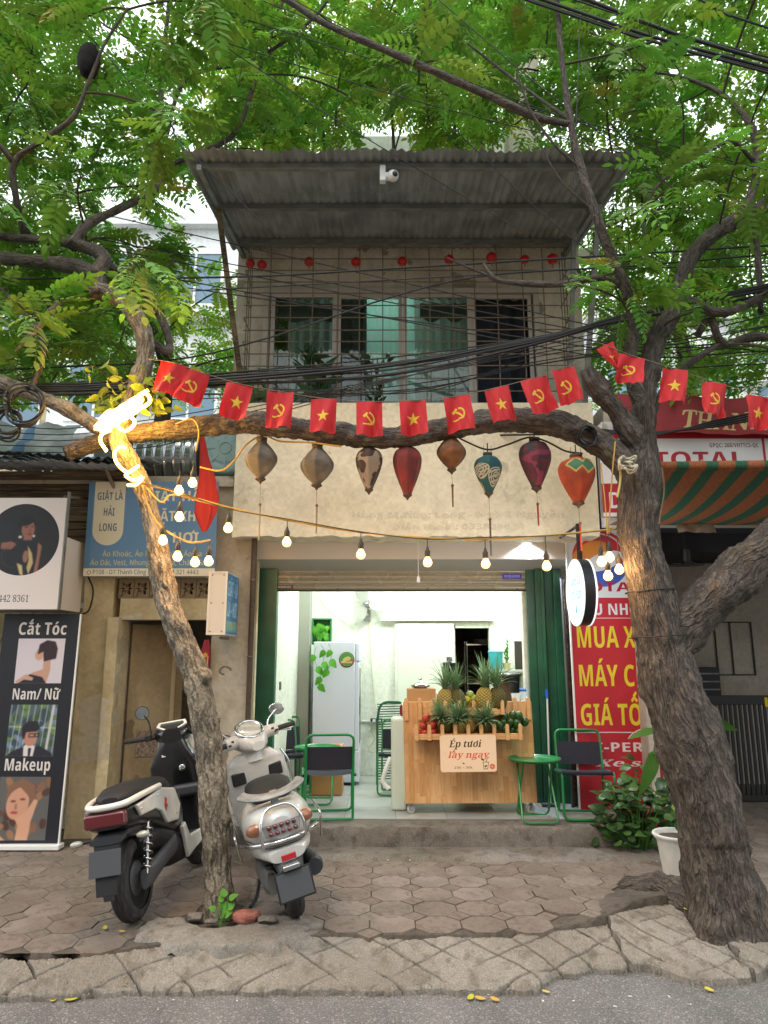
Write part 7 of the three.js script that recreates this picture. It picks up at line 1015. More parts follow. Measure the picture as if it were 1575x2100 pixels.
  const cl = [...scatter(31, 820, 1800, -80, 250, 106, 5.4, 6.6, 6, 0.46), ...scatter(32, 780, 1800, -80, 270, 110, 6.6, 8.6, 6, 0.52), ...scatter(33, 1250, 1800, 270, 760, 108, 5.6, 6.8, 6, 0.46, (x, y) => LT[(x * 7 + y * 3) & 65535] < 0.75), ...scatter(34, 1240, 1800, 270, 790, 110, 7.0, 8.8, 6, 0.52), ...scatter(35, 800, 2000, -440, -80, 280, 4, 7, 7, 0.6, undefined, 1.1), ...scatter(36, 1800, 2400, -200, 750, 280, 4.5, 7.5, 7, 0.6, undefined, 1.1)];
  [[1170, 585], [1290, 600], [1330, 600], [1110, 585], [1420, 640], [1260, 560]].forEach(([x, y]) => cl.push({ p: at(x, y, 4.5), n: 2, r: 0.2, s: 0.8 }));
  cl.push(...scatter(37, 1260, 1750, 180, 780, 240, 4.3, 4.9, 4, 0.36), ...scatter(38, 1250, 1400, 300, 640, 110, 6.0, 7.2, 5, 0.42), ...scatter(39, 900, 1600, -40, 230, 250, 4.3, 4.8, 4, 0.36));
  growCrown(t, sk, cl, 41, leafA, leafB, {});
}
{ // trees and shrubs behind
  const bt = (name, label, px, D, trunkPts, cl, sd, a, b, cat = 'tree') => { const p0 = at(px, 1300, D); const t = thing(name, label, cat, [p0.x, 0, -D]); const pts = trunkPts.map(([x, y, r]) => [at(x, y, D), r]); pts.unshift([V(p0.x, -0.1, -D), pts[0][1] * 1.3]); wpart(t, 'trunk', limb(pts, 0.2, 10, 0.12, 3), M.branch); growCrown(t, samples([pts.slice(1)]), cl, sd, a, b, { reach: 4, gap: 0.07, plain: 1 }); };
  bt('background_tree', 'bright green tree behind the old house roof', 330, 9.6, [[330, 900, 0.12], [340, 760, 0.09], [300, 640, 0.06], [260, 500, 0.04]], [...scatter(51, 180, 480, 600, 820, 74, 8.8, 10.6, 7, 0.6, (x, y) => y > 560 + (x - 200) * 0.1, 1.0), ...scatter(52, -160, 330, 560, 850, 84, 8.8, 11, 7, 0.65, undefined, 1.0)], 61, leafB, leafC);
  bt('background_tree', 'bright green tree behind the garage roof', 1420, 9.8, [[1420, 900, 0.13], [1410, 760, 0.1], [1380, 600, 0.07], [1400, 420, 0.04]], [...scatter(54, 1190, 1750, 420, 830, 80, 8.6, 10.8, 7, 0.6, undefined, 1.0)], 62, leafB, leafC);
  const sr = (label, px, py, D, r, n, sd) => { const p = at(px, py, D), t = thing('terrace_shrub', label, 'shrub', [p.x, 6.6, -D], 'shrubs on the roof terrace'); const pts = [[V(p.x, 6.6, -D), 0.03], [V(p.x + 0.05, (p.y + 6.6) / 2 + 0.1, -D), 0.025], [p.clone(), 0.015]]; wpart(t, 'stem', limb(pts, 0.1, 8, 0.1, 5), M.branch); const rr = seed(sd), cl = []; for (let i = 0; i < n; i++) cl.push({ p: p.clone().add(V((rr() - 0.5) * 2 * r, (rr() - 0.5) * 1.3 * r, (rr() - 0.5) * r)), n: 8, r: 0.34, s: 1 }); growCrown(t, samples([pts]), cl, sd, leafC, leafD, { reach: 2, plain: 1 }); };
  sr('bright leafy shrub on the terrace above the canopy corner', 540, 235, 7.9, 0.7, 11, 71); sr('bright leafy shrub on the terrace beside the white drum', 660, 200, 8.1, 0.75, 12, 72); sr('broad shrub on the terrace over the terracotta pot', 800, 150, 8.6, 0.8, 12, 73); sr('low shrub in the black planter trough', 930, 235, 8.0, 0.5, 8, 74); sr('tall shrub behind the terrace column', 960, 90, 8.9, 0.8, 10, 75); sr('upper terrace creeper by the weathered column', 1080, 110, 8.6, 0.6, 8, 76); sr('high terrace shrub above the railing', 640, 60, 8.8, 0.9, 12, 77);
}

// ---------------------------------------------------------------- lanterns on the low limb
{
  const silk = (w, f) => tex(256, f, 1), fl = (u, v, s) => fbm(u, v, 8, 5, s);
  const T_ = {
    grey: silk(0, (u, v) => mix3(hex(0x7d7566), hex(0x575047), clamp(fl(u, v, 701) * 1.6 - 0.3, 0, 1))),
    brown: silk(0, (u, v) => { const k = fl(u, v, 703); return k > 0.56 ? hex(0x9a8672) : mix3(hex(0x4a352b), hex(0x2c201b), clamp(k * 2 - 0.4, 0, 1)); }),
    red: silk(0, (u, v) => mix3(hex(0x8f2321), hex(0x5c1d1b), clamp(fl(u, v, 705) * 1.7 - 0.4, 0, 1))),
    amber: silk(0, (u, v) => mix3(hex(0x8d5c31), hex(0x624024), clamp(fl(u, v, 707) * 1.6 - 0.3, 0, 1))),
    teal: silk(0, (u, v) => { const d = Math.min(...[[0.3, 0.3, 0.16], [0.62, 0.42, 0.15], [0.46, 0.14, 0.13], [0.85, 0.3, 0.15], [0.1, 0.45, 0.1]].map(([a, b, r]) => Math.hypot((u - a) * 1.2, v - b) / r)); const ring = d < 1 && (Math.floor(d * 7) % 2 === 0 || Math.abs(Math.sin(Math.atan2(v, u) * 40)) > 0.8); return ring ? hex(0xb9ae93) : mix3(hex(0x0f5d60), hex(0x0b474d), fl(u, v, 709)); }),
    plum: silk(0, (u, v) => { const k = fl(u, v, 711), m = fbm(u, v, 5, 4, 712); return m > 0.58 ? hex(0x2e3436) : m < 0.4 ? hex(0x8a3350) : mix3(hex(0x6d2f38), hex(0x4b2029), clamp(k * 1.6 - 0.3, 0, 1)); }),
    orange: silk(0, (u, v) => { const s = (a, b) => Math.abs(u - a) * 3.2 + Math.abs(v - b) * 1.6; const d = Math.min(s(0.7, 0.62), s(0.82, 0.6)); return d < 0.24 ? hex(0x3c6a4a) : d < 0.32 ? hex(0xb99a45) : mix3(hex(0xb5481d), hex(0x8a3219), clamp(fl(u, v, 713) * 1.6 - 0.3, 0, 1)); }),
  };
  const onion = [[0.3, 0], [0.34, -0.07], [0.62, -0.2], [0.93, -0.38], [1, -0.5], [0.92, -0.62], [0.62, -0.8], [0.3, -0.93], [0.26, -1]], drop = [[0.3, 0], [0.4, -0.03], [0.78, -0.1], [0.97, -0.22], [1, -0.33], [0.92, -0.47], [0.66, -0.7], [0.38, -0.9], [0.26, -1]];
  const mk = (px, top, bot, wpx, shape, tx, hint, tail, tailC, D = 4.8) => {
    const a = at(px, top, D), b = at(px, bot, D), H = a.y - b.y, R = wpx / 2 * D / FPX * 1.02, l = thing('silk_lantern', hint, 'lantern', [a.x, b.y, -D], 'silk lanterns under the low limb');
    const cv = new THREE.SplineCurve(shape.map(p => new THREE.Vector2(p[0], p[1]))), rings = []; for (let i = 0; i <= 30; i++) { const q = cv.getPoint(i / 30), ring = []; for (let j = 0; j < 64; j++) { const an = j / 64 * 6.2832, rib = Math.abs(Math.sin(an * 4)), k = 1 - 0.055 * Math.pow(1 - rib, 0.0 + 1) * 0 - 0.1 * (rib) * (1 - Math.abs(i / 15 - 1) * 0.4); ring.push(V(q.x * R * k * Math.cos(an), H + q.y * H, -q.x * R * k * Math.sin(an))); } rings.push(ring); }
    part(l, 'shade', skin(rings.reverse(), false), phys({ map: tx, roughness: 0.75, transmission: 0.2, thickness: 0, sheen: 0.5, sheenRoughness: 0.5 }));
    part(l, 'top_ring', T(lathe([[R * 0.28, 0], [R * 0.33, 0], [R * 0.33, 0.018], [R * 0.28, 0.018]], 24), 0, H, 0), M.oldWood); part(l, 'finial', lathe([[0, -0.035], [0.006, -0.03], [0.012, -0.018], [R * 0.3, -0.004], [R * 0.33, 0.004], [R * 0.2, 0.008], [0, 0.008]], 20), std({ color: 0x3a2a20, roughness: 0.5 }));
    part(l, 'hanger_wire', [bar(V(-R * 0.28, H + 0.015, 0), V(-R * 0.26, H + 0.075, 0), 0.0014, 5), bar(V(R * 0.28, H + 0.015, 0), V(R * 0.26, H + 0.075, 0), 0.0014, 5), bar(V(0, H + 0.0, 0), V(0, H + 0.09, 0), 0.004, 6)], M.black);
    if (tail) { const y = at(px, tail, D).y - b.y, m = y * 0.42; part(l, 'tassel_cord', bar(V(0, -0.03, 0), V(0.003, m, 0), 0.0015, 5), std({ color: 0x5a4a30 })); part(l, 'tassel_bead', T(new THREE.SphereGeometry(0.011, 12, 10), 0.003, m, 0), M.oldWood); part(l, 'tassel', T(cyl(0.0055, 0.007, Math.abs(y - m) - 0.01, 8), 0.003, (y + m) / 2 - 0.004, 0), std({ color: tailC, roughness: 0.9 })); }
  };
  mk(537, 903, 983, 68, onion, T_.grey, 'grey onion shaped silk lantern, outermost by the old house', 1108, 0x6a6358); mk(651, 915, 996, 70, onion, T_.grey, 'grey onion shaped silk lantern with a small hole, beside the brown one', 1094, 0x6a6358); mk(757, 917, 1005, 56, drop, T_.brown, 'dark brown blotched drop shaped silk lantern'); mk(835, 914, 1016, 60, drop, T_.red, 'dark red drop shaped silk lantern hung tight under the limb'); mk(925, 893, 964, 62, onion, T_.amber, 'amber brown onion shaped silk lantern', 1040, 0x5a4a28); mk(1000, 934, 1012, 58, drop, T_.teal, 'teal silk lantern with cream rosettes', 1140, 0x3a3a40); mk(1096, 904, 1002, 68, drop, T_.plum, 'plum red drop shaped silk lantern with dark blotches', 1078, 0x7a1f24); mk(1181, 938, 1033, 78, drop, T_.orange, 'large orange silk lantern with green diamond motifs', 1130, 0x8a2a22, 4.7);
}
// ---------------------------------------------------------------- festoon bulbs
const strung = (name, pts, r, mat, label, cat = 'cord', seg) => solo(name, tube(pts, r, seg || pts.length * 8, 6), mat, label, cat);
{
  const D = 4.62, line = [[285, 990, 4.66], [360, 1010, 4.6], [468, 1040, 4.6], [588, 1067, 4.6], [740, 1092, 4.6], [877, 1103, 4.6], [996, 1106, 4.6], [1121, 1098, 4.6], [1262, 1085, 4.56]].map(a => at(...a));
  strung('festoon_cable', line, 0.006, M.yellowCord, 'yellow festoon cord sagging between the two tree trunks'); strung('festoon_cable', line.map((p, i) => p.clone().add(V(0, 0.012 * Math.sin(i * 2.3), 0.012))), 0.004, M.twig, 'thin dark cord twisted along the yellow festoon cord');
  strung('festoon_cable', [[292, 995, 4.64], [305, 1040, 4.62], [325, 1075, 4.6], [352, 1095, 4.58], [390, 1112, 4.58], [432, 1108, 4.58]].map(a => at(...a)), 0.006, M.yellowCord, 'yellow festoon cord trailing down beside the slim trunk'); strung('festoon_cable', [[300, 1000, 4.62], [330, 1030, 4.6], [352, 1015, 4.6], [400, 1025, 4.6], [455, 1038, 4.6]].map(a => at(...a)), 0.006, M.yellowCord, 'slack yellow cord loop near the slim trunk');
  strung('lantern_cable', [[360, 870, 4.62], [395, 860, 4.62], [408, 885, 4.62], [402, 925, 4.65]].map(a => at(...a)), 0.006, M.yellowCord, 'bright orange cord end curling off the low limb');
  strung('lantern_cable', [[410, 958, 4.75], [452, 965, 4.75], [480, 945, 4.76], [505, 912, 4.78], [540, 893, 4.8], [575, 905, 4.78], [640, 908, 4.74], [700, 916, 4.7]].map(a => at(...a)), 0.006, M.yellowCord, 'brown cord carrying the two grey lanterns'); strung('lantern_cable', [[925, 888, 4.7], [955, 905, 4.76], [1000, 922, 4.8], [1040, 912, 4.78], [1085, 897, 4.74], [1120, 905, 4.72], [1160, 925, 4.7], [1195, 930, 4.68]].map(a => at(...a)), 0.007, M.twig, 'dark cord carrying the teal and orange lanterns');
  strung('lantern_cable', [[1262, 905, 4.5], [1255, 980, 4.5], [1248, 1095, 4.52]].map(a => at(...a)), 0.005, M.yellowCord, 'yellow cord dropping down the stout trunk'); strung('lantern_cable', [[1232, 950, 4.5], [1240, 1020, 4.5], [1246, 1095, 4.52]].map(a => at(...a)), 0.004, M.yellowCord, 'thin tan cord slanting to the bulb cluster');
  const glow = std({ color: 0xfff2d8, emissive: 0xffb866, emissiveIntensity: 2.3 }), sock = std({ color: 0x2c2620, roughness: 0.6 });
  const bulbG = lathe([[0, -0.032], [0.014, -0.029], [0.026, -0.018], [0.03, -0.003], [0.026, 0.012], [0.017, 0.026], [0.0135, 0.036], [0, 0.037]], 20), sockG = join([lathe([[0.0135, 0.034], [0.019, 0.038], [0.019, 0.07], [0.012, 0.082], [0.005, 0.105], [0, 0.106]], 16)]);
  const bulb = (px, py, Dn, topPx, label) => { const p = at(px, py, Dn), b = thing('festoon_bulb', label, 'bulb', p, 'warm bulbs on the festoon cords'); part(b, 'globe', bulbG, glow); part(b, 'socket', sockG, sock); const h = at(px, topPx, Dn).y - p.y; if (h > 0.11) part(b, 'drop_wire', bar(V(0, 0.1, 0), V(0, h, 0), 0.003, 5), sock); const L = new THREE.PointLight(0xffc98a, px < 450 ? 0.13 : 0.2, 0, 2); L.position.copy(p); L.castShadow = true; L.shadow.radius = 1.2; scene.add(L); };
  const main = 'lit warm bulb hanging on the long cord across the shop front', leftL = 'lit warm bulb in the cluster beside the slim trunk', rightL = 'lit warm bulb in the bunch against the stout trunk';
  [[468, 1083, 1040], [588, 1112, 1068], [740, 1137, 1093], [877, 1153, 1104], [996, 1156, 1106], [1121, 1161, 1098]].forEach(([x, y, t]) => bulb(x, y, 4.6, t, main));
  [[395, 990, 955], [367, 1006, 965], [368, 1060, 1015], [334, 1108, 1080], [364, 1141, 1098], [400, 1153, 1112], [428, 1151, 1108]].forEach(([x, y, t]) => bulb(x, y, 4.58, t, leftL));
  [[1234, 1152, 1095], [1250, 1143, 1092], [1247, 1181, 1095], [1270, 1168, 1090]].forEach(([x, y, t], i) => bulb(x, y, i === 3 ? 4.62 : 4.5, t, rightL));
  { const p = at(858, 1188, 6.7), b = thing('cord_switch', 'small white bulb socket on a thin cord below the soffit', 'switch', p); part(b, 'socket', lathe([[0.016, -0.03], [0.018, -0.025], [0.013, 0.02], [0.006, 0.03], [0, 0.03]], 16), M.whitePlastic); part(b, 'cord', bar(V(0, 0.03, 0), V(0, fy0 + 0.01 - p.y, 0), 0.003, 6), M.whitePlastic); }
  // rope light wound on the slim tree
  const led = std({ color: 0xfff0c8, emissive: 0xffc24c, emissiveIntensity: 6 }), rope = thing('rope_light', 'blazing warm rope light wound round the top of the slim trunk', 'lights', at(250, 900, 4.6));
  const coil = (pts, r = 0.011) => wpart(rope, 'lit_coil', tube(pts.map(a => at(...a)), r, pts.length * 10, 7), led);
  coil([[262, 995, 4.62], [280, 993, 4.6], [293, 978, 4.6], [275, 985, 4.58], [258, 975, 4.58], [270, 965, 4.6]]); coil([[270, 965, 4.62], [284, 955, 4.62], [262, 968, 4.58], [240, 950, 4.58], [235, 928, 4.6], [248, 916, 4.6], [258, 920, 4.62]]); coil([[218, 925, 4.58], [206, 905, 4.58], [210, 890, 4.6], [228, 882, 4.6]]);
  coil([[195, 875, 4.6], [212, 862, 4.56], [238, 850, 4.55], [205, 872, 4.55], [196, 880, 4.56], [225, 872, 4.55], [250, 852, 4.54], [268, 835, 4.54]]); coil([[240, 862, 4.56], [262, 850, 4.55], [276, 868, 4.55], [258, 884, 4.56], [242, 874, 4.56], [248, 850, 4.56], [280, 826, 4.56]]); coil([[222, 845, 4.58], [246, 838, 4.57], [272, 822, 4.57], [292, 818, 4.58], [280, 836, 4.56], [256, 846, 4.56]]); coil([[205, 860, 4.6], [226, 842, 4.58], [236, 860, 4.56], [216, 876, 4.56]]);
  for (let k = 0; k < 5; k++) { const c = [198 + k * 19, 874 - k * 12]; coil([[c[0], c[1], 4.54], [c[0] + 22, c[1] - 20, 4.52], [c[0] + 34, c[1] - 4, 4.53], [c[0] + 12, c[1] + 12, 4.54], [c[0] + 8, c[1] - 12, 4.55], [c[0] + 30, c[1] - 26, 4.55]], 0.012); }
  for (const q of [[268, 975, 4.56, 0.12], [250, 935, 4.54, 0.12], [215, 905, 4.55, 0.1], [230, 862, 4.46, 1.1], [262, 858, 4.46, 1.0], [258, 836, 4.48, 0.9]]) { const L = new THREE.PointLight(0xffbe55, q[3], 0, 2); L.position.copy(at(q[0], q[1], q[2])); L.castShadow = true; L.shadow.radius = 2; scene.add(L); }
  // unlit coil on the stout trunk
  { const c = at(1285, 945, 4.46), pts = []; for (let i = 0; i < 40; i++) { const a = i / 40 * Math.PI * 7; pts.push(V(c.x + (0.055 + 0.012 * Math.sin(i)) * Math.cos(a), c.y + 0.03 * Math.sin(a) + 0.012 * Math.sin(i * 1.7) - i * 0.0012, c.z + 0.02 * Math.sin(i * 2.1))); } solo('rope_coil', tube(pts, 0.008, 260, 6), std({ color: 0xb5ad97, roughness: 0.5 }), 'unlit pale rope light coil tied to the stout trunk', 'lights'); strung('rope_tail', [[1272, 955, 4.5], [1272, 985, 4.5], [1266, 1020, 4.5]].map(a => at(...a)), 0.008, std({ color: 0xc2a55a, roughness: 0.4 }), 'pale yellow rope light tail below the unlit coil', 'lights'); strung('trunk_rope', [[1358, 960, 4.5], [1362, 1010, 4.48], [1352, 1075, 4.5]].map(a => at(...a)), 0.006, M.oldWood, 'tan rope hanging down the stout trunk beside the awning', 'rope'); }
}
// ---------------------------------------------------------------- flag strings
{
  const cloth = f => canvasTex(384, 480, (x, W, H) => { x.fillStyle = '#c0151b'; x.fillRect(0, 0, W, H); x.fillStyle = x.strokeStyle = '#d9b431';
    if (f) { x.translate(W / 2, H / 2 + 10); x.beginPath(); for (let i = 0; i < 10; i++) { const a = -Math.PI / 2 + i * Math.PI / 5, r = i % 2 ? 38 : 98; x.lineTo(r * Math.cos(a), r * Math.sin(a)); } x.fill(); }
    else { x.translate(W / 2 - 5, H / 2 + 10); x.lineWidth = 24; x.beginPath(); x.arc(-4, -8, 76, -1.5, 1.75); x.stroke(); x.beginPath(); x.moveTo(-10, 62); x.quadraticCurveTo(-60, 80, -96, 62); x.lineTo(-84, 88); x.quadraticCurveTo(-30, 98, 2, 70); x.fill(); x.beginPath(); x.moveTo(-4, -92); x.quadraticCurveTo(88, -70, 78, 10); x.quadraticCurveTo(60, -60, -4, -92); x.fill(); x.save(); x.rotate(-0.75); x.fillRect(-12, -66, 24, 150); x.fillRect(-40, -92, 80, 34); x.restore(); } });
  const mats = [cloth(0), cloth(1)].map(m => phys({ map: m, roughness: 0.75, transmission: 0.18, thickness: 0, side: THREE.DoubleSide }));
  // a flag's print is symmetric enough that both faces read the same way
  const flag = (px, py, wp, hp, tilt, star, D, fold = 0, i = 0) => { const a = at(px, py, D), w = wp * D / FPX, h = hp * D / FPX, g = new THREE.PlaneGeometry(w, h, 12, 16), p = g.attributes.position; for (let k = 0; k < p.count; k++) { const u = p.getX(k) / w, v = 0.5 - p.getY(k) / h; p.setXYZ(k, p.getX(k) * (1 - fold * v), -v * h, (0.03 * Math.sin(u * 5 + i * 1.7 + v * 1.5) + 0.011 * Math.sin(u * 12 + v * 4 + i * 2.6) + 0.006 * Math.sin(u * 25 - v * 9 + i)) * (0.25 + v) + fold * 0.06 * u * v); } g.computeVertexNormals(); g.rotateZ(tilt); const m = shade(new THREE.Mesh(g, mats[star])); m.name = numbered('bunting_flag'); m.position.copy(a); scene.add(m); return m; };
  const list = [[358, 745, 62, 72, -0.28, 1, 4.5], [405, 762, 58, 74, -0.3, 0, 4.49], [492, 788, 58, 78, -0.16, 1, 4.48], [576, 804, 58, 80, -0.06, 0, 4.48], [664, 818, 56, 76, -0.03, 1, 4.48], [757, 824, 56, 76, 0.02, 0, 4.48], [846, 822, 58, 76, 0.05, 1, 4.48], [936, 813, 58, 78, 0.14, 0, 4.48], [1018, 796, 54, 76, 0.24, 1, 4.47], [1094, 776, 60, 80, 0.26, 0, 4.46], [1153, 756, 50, 80, 0.22, 0, 4.45]], right = [[1240, 708, 44, 62, 0.5, 1, 4.4, 0.6], [1296, 730, 58, 62, -0.22, 0, 4.4], [1384, 757, 54, 76, -0.12, 1, 4.4], [1466, 785, 52, 74, -0.1, 0, 4.4], [1556, 812, 56, 74, -0.08, 1, 4.4]];
  const sayL = ['crumpled red star flag at the rope light end of the string', 'red hammer and sickle flag next to the crumpled star flag', 'red star flag before the first grey lantern', 'red hammer and sickle flag over the gap between the grey lanterns', 'red star flag above the grey lantern with a hole', 'red hammer and sickle flag above the brown blotched lantern', 'red star flag above the dark red lantern', 'red hammer and sickle flag above the amber lantern', 'red star flag above the teal lantern', 'red hammer and sickle flag above the plum lantern', 'red hammer and sickle flag touching the knobbly stub of the stout tree'], sayR = ['folded red star flag beside the knobbly stub', 'red hammer and sickle flag hanging before the stout trunk', 'red star flag just right of the stout trunk over the white sign', 'red hammer and sickle flag between two star flags over the red cloth banner', 'red star flag at the far end over the striped awning'];
  list.forEach((f, i) => tag(flag(f[0], f[1], f[2], f[3], f[4], f[5], f[6], f[7], i), sayL[i], 'flag', 'bunting flags')); right.forEach((f, i) => tag(flag(f[0], f[1], f[2], f[3], f[4], f[5], f[6], f[7], i + 20), sayR[i], 'flag', 'bunting flags'));
  strung('flag_string', [[300, 735, 4.5], ...list.map(f => [f[0], f[1] - 1, f[6] + 0.003]), [1200, 738, 4.44]].map(a => at(a[0], a[1], a[2])), 0.0025, M.rust, 'thin string carrying flags over the low limb', 'string'); strung('flag_string', [[1215, 700, 4.4], ...right.map(f => [f[0], f[1] - 1, f[6] + 0.003]), [1680, 860, 4.4]].map(a => at(a[0], a[1], a[2])), 0.0025, M.rust, 'thin string carrying flags right of the stout trunk', 'string');
  { // furled red flag by the tanks
    const D = 5.3, rings = []; for (const [py, x, w] of [[893, 415, 4], [940, 419, 8], [985, 424, 15], [1020, 424, 20], [1050, 421, 20], [1072, 420, 12], [1090, 419, 4]]) { const c = at(x, py, D), R = w * D / FPX; const ring = []; for (let j = 0; j < 30; j++) { const a = j / 30 * 6.283; ring.push(V(c.x + R * Math.cos(a) * (1 + 0.3 * Math.sin(a * 5 + py * 0.02) + 0.12 * Math.sin(a * 11)), c.y, c.z + 0.5 * R * Math.sin(a) * (1 + 0.3 * Math.sin(a * 4)))); } rings.push(ring); } const p = rings[0][0], s = thing('furled_flag', 'red flag furled on its pole in front of the pale blue tank', 'flag', at(419, 1090, D)); wpart(s, 'cloth', skin(rings.reverse()), std({ color: 0x861418, roughness: 0.8 })); wpart(s, 'pole', bar(at(415, 885, D), at(405, 860, 5.0), 0.01, 8), M.rust); }
  // nest in the tree
  { const p = at(182, 125, 4.72), g = new THREE.SphereGeometry(1, 28, 22), q = g.attributes.position; for (let i = 0; i < q.count; i++) { const v = V().fromBufferAttribute(q, i), k = 1 + 0.09 * N3(v.x * 4, v.y * 4, v.z * 4) + 0.05 * N3(v.x * 12, v.y * 12, v.z * 12); q.setXYZ(i, v.x * 0.085 * k, v.y * 0.145 * k, v.z * 0.085 * k); } g.computeVertexNormals(); g.translate(p.x, p.y, p.z); solo('nest', g, std({ color: 0x15110f, roughness: 1 }), 'dark oblong insect nest hanging in the slim tree', 'nest'); }
}
// ---------------------------------------------------------------- overhead cables
{
  const wire = (pts, r, label, end = 5) => { const v = pts.map(a => at(...a)); const a = v[0], b = v[v.length - 1], d1 = v[0].clone().sub(v[1]).setY(0).normalize(), ext = (p, q, k) => p.clone().add(p.clone().sub(q).normalize().multiplyScalar(k)); v.unshift(ext(a, v[1], end)); v.push(ext(b, v[v.length - 2], end)); solo('cable', tube(v, r, v.length * 10, 6), M.cable, label, 'cable', 'overhead cables'); };
  const low = 'black cable in the sagging bundle before the upper window', hi = 'black cable crossing high through the right crown', thin = 'thin black wire crossing in front of the upper window', topL = 'thin wire running through the crowns above the canopy';
  const r = seed(91);
  for (let i = 0; i < 14; i++) { const k = (r() - 0.5) * 2, m = (r() - 0.5) * 2; wire([[-40, 800 + 14 * k, 4.9], [200, 795 + 12 * k, 4.9], [490, 775 + 14 * k, 4.95 + 0.05 * m], [800, 752 + 18 * k + 8 * m, 5.0], [1090, 700 + 8 * k, 5.0], [1300, 648 + 8 * m, 5.0], [1600, 592 + 14 * m, 5.0]], i < 4 ? 0.011 : 0.0055, low); }
  for (let i = 0; i < 4; i++) { const k = r(); wire([[480, 790 + 26 * k, 5.1], [700, 796 + 18 * r(), 5.1], [900, 775 + 24 * k, 5.1], [1150, 720 + 20 * r(), 5.1], [1600, 650 + 60 * k, 5.1]], 0.004, low); }
  wire([[-20, 572, 5.2], [480, 568, 5.2], [800, 551, 5.2], [1200, 527, 5.2], [1600, 502, 5.2]], 0.008, thin); wire([[-20, 760, 5.2], [340, 740, 5.2], [560, 690, 5.2], [800, 610, 5.2], [990, 566, 5.2], [1300, 545, 5.2], [1600, 520, 5.2]], 0.007, thin); wire([[1020, 562, 5.2], [1200, 552, 5.2], [1600, 545, 5.2]], 0.005, thin);
  for (const [y0, y1, x0, w] of [[-10, 140, 1085, 0.012], [-10, 128, 1180, 0.014], [-10, 150, 1050, 0.009], [-20, 60, 1400, 0.008], [-10, 118, 1150, 0.006], [10, 145, 1120, 0.006]]) wire([[x0, y0, 4.4], [(x0 + 1575) / 2, (y0 + y1) / 2 + 8, 4.4], [1600, y1 + 6, 4.4]], w, hi);
  for (const [x0, y0, x1, y1] of [[560, 10, 1600, 395], [600, 70, 1500, 330], [470, 90, 1240, 305], [640, 20, 1120, 250], [350, 20, 980, 420], [250, 150, 480, 400], [1000, 330, 1240, 540], [1190, 0, 1180, 300], [900, 0, 1320, 340]]) wire([[x0, y0, 4.9], [(x0 + x1) / 2, (y0 + y1) / 2 + 10, 4.9], [x1, y1, 4.9]], 0.004, topL, 0.4);
  for (let i = 0; i < 5; i++) wire([[1180, 660 + 16 * i, 5.3], [1350, 690 + 14 * i + 10 * r(), 5.2], [1600, 640 + 26 * i, 5.2]], 0.005, 'thin black wire sagging behind the stout tree');
  for (let i = 0; i < 4; i++) wire([[1225, 880 + 3 * i, 5.9], [1340, 893 - 2 * i, 5.6], [1470, 862 + 4 * i, 5.4], [1600, 835 + 6 * i, 5.2]], 0.009, 'thick black cable in front of the red cloth banner');
  for (let i = 0; i < 5; i++) wire([[-30, 870 + 14 * i, 5.4], [120, 880 + 12 * i, 5.4], [330, 858 + 14 * i, 5.4], [480, 832 + 10 * i, 5.4]], 0.004, 'thin wire between the slim tree and the old house roof');
  const coil = (px, py, D, R, n, label) => { const c = at(px, py, D), pts = [], q = seed(px | 0); for (let i = 0; i < n * 12; i++) { const a = i / 12 * 6.283, k = R * (0.85 + 0.25 * N3(i * 0.11, px, 0)); pts.push(V(c.x + k * Math.cos(a), c.y + k * 1.1 * Math.sin(a), c.z + 0.04 * N3(i * 0.2, 3, 0))); } solo('cable_coil', tube(pts, 0.007, n * 40, 6), M.cable, label, 'cable'); };
  coil(48, 830, 4.5, 0.13, 5, 'loose coil of black cable slung on the left branch'); coil(15, 870, 4.55, 0.1, 4, 'second coil of black cable hanging below the left branch'); coil(1206, 895, 4.55, 0.062, 8, 'tight black cable coil hung on the low limb by the stout trunk');
}

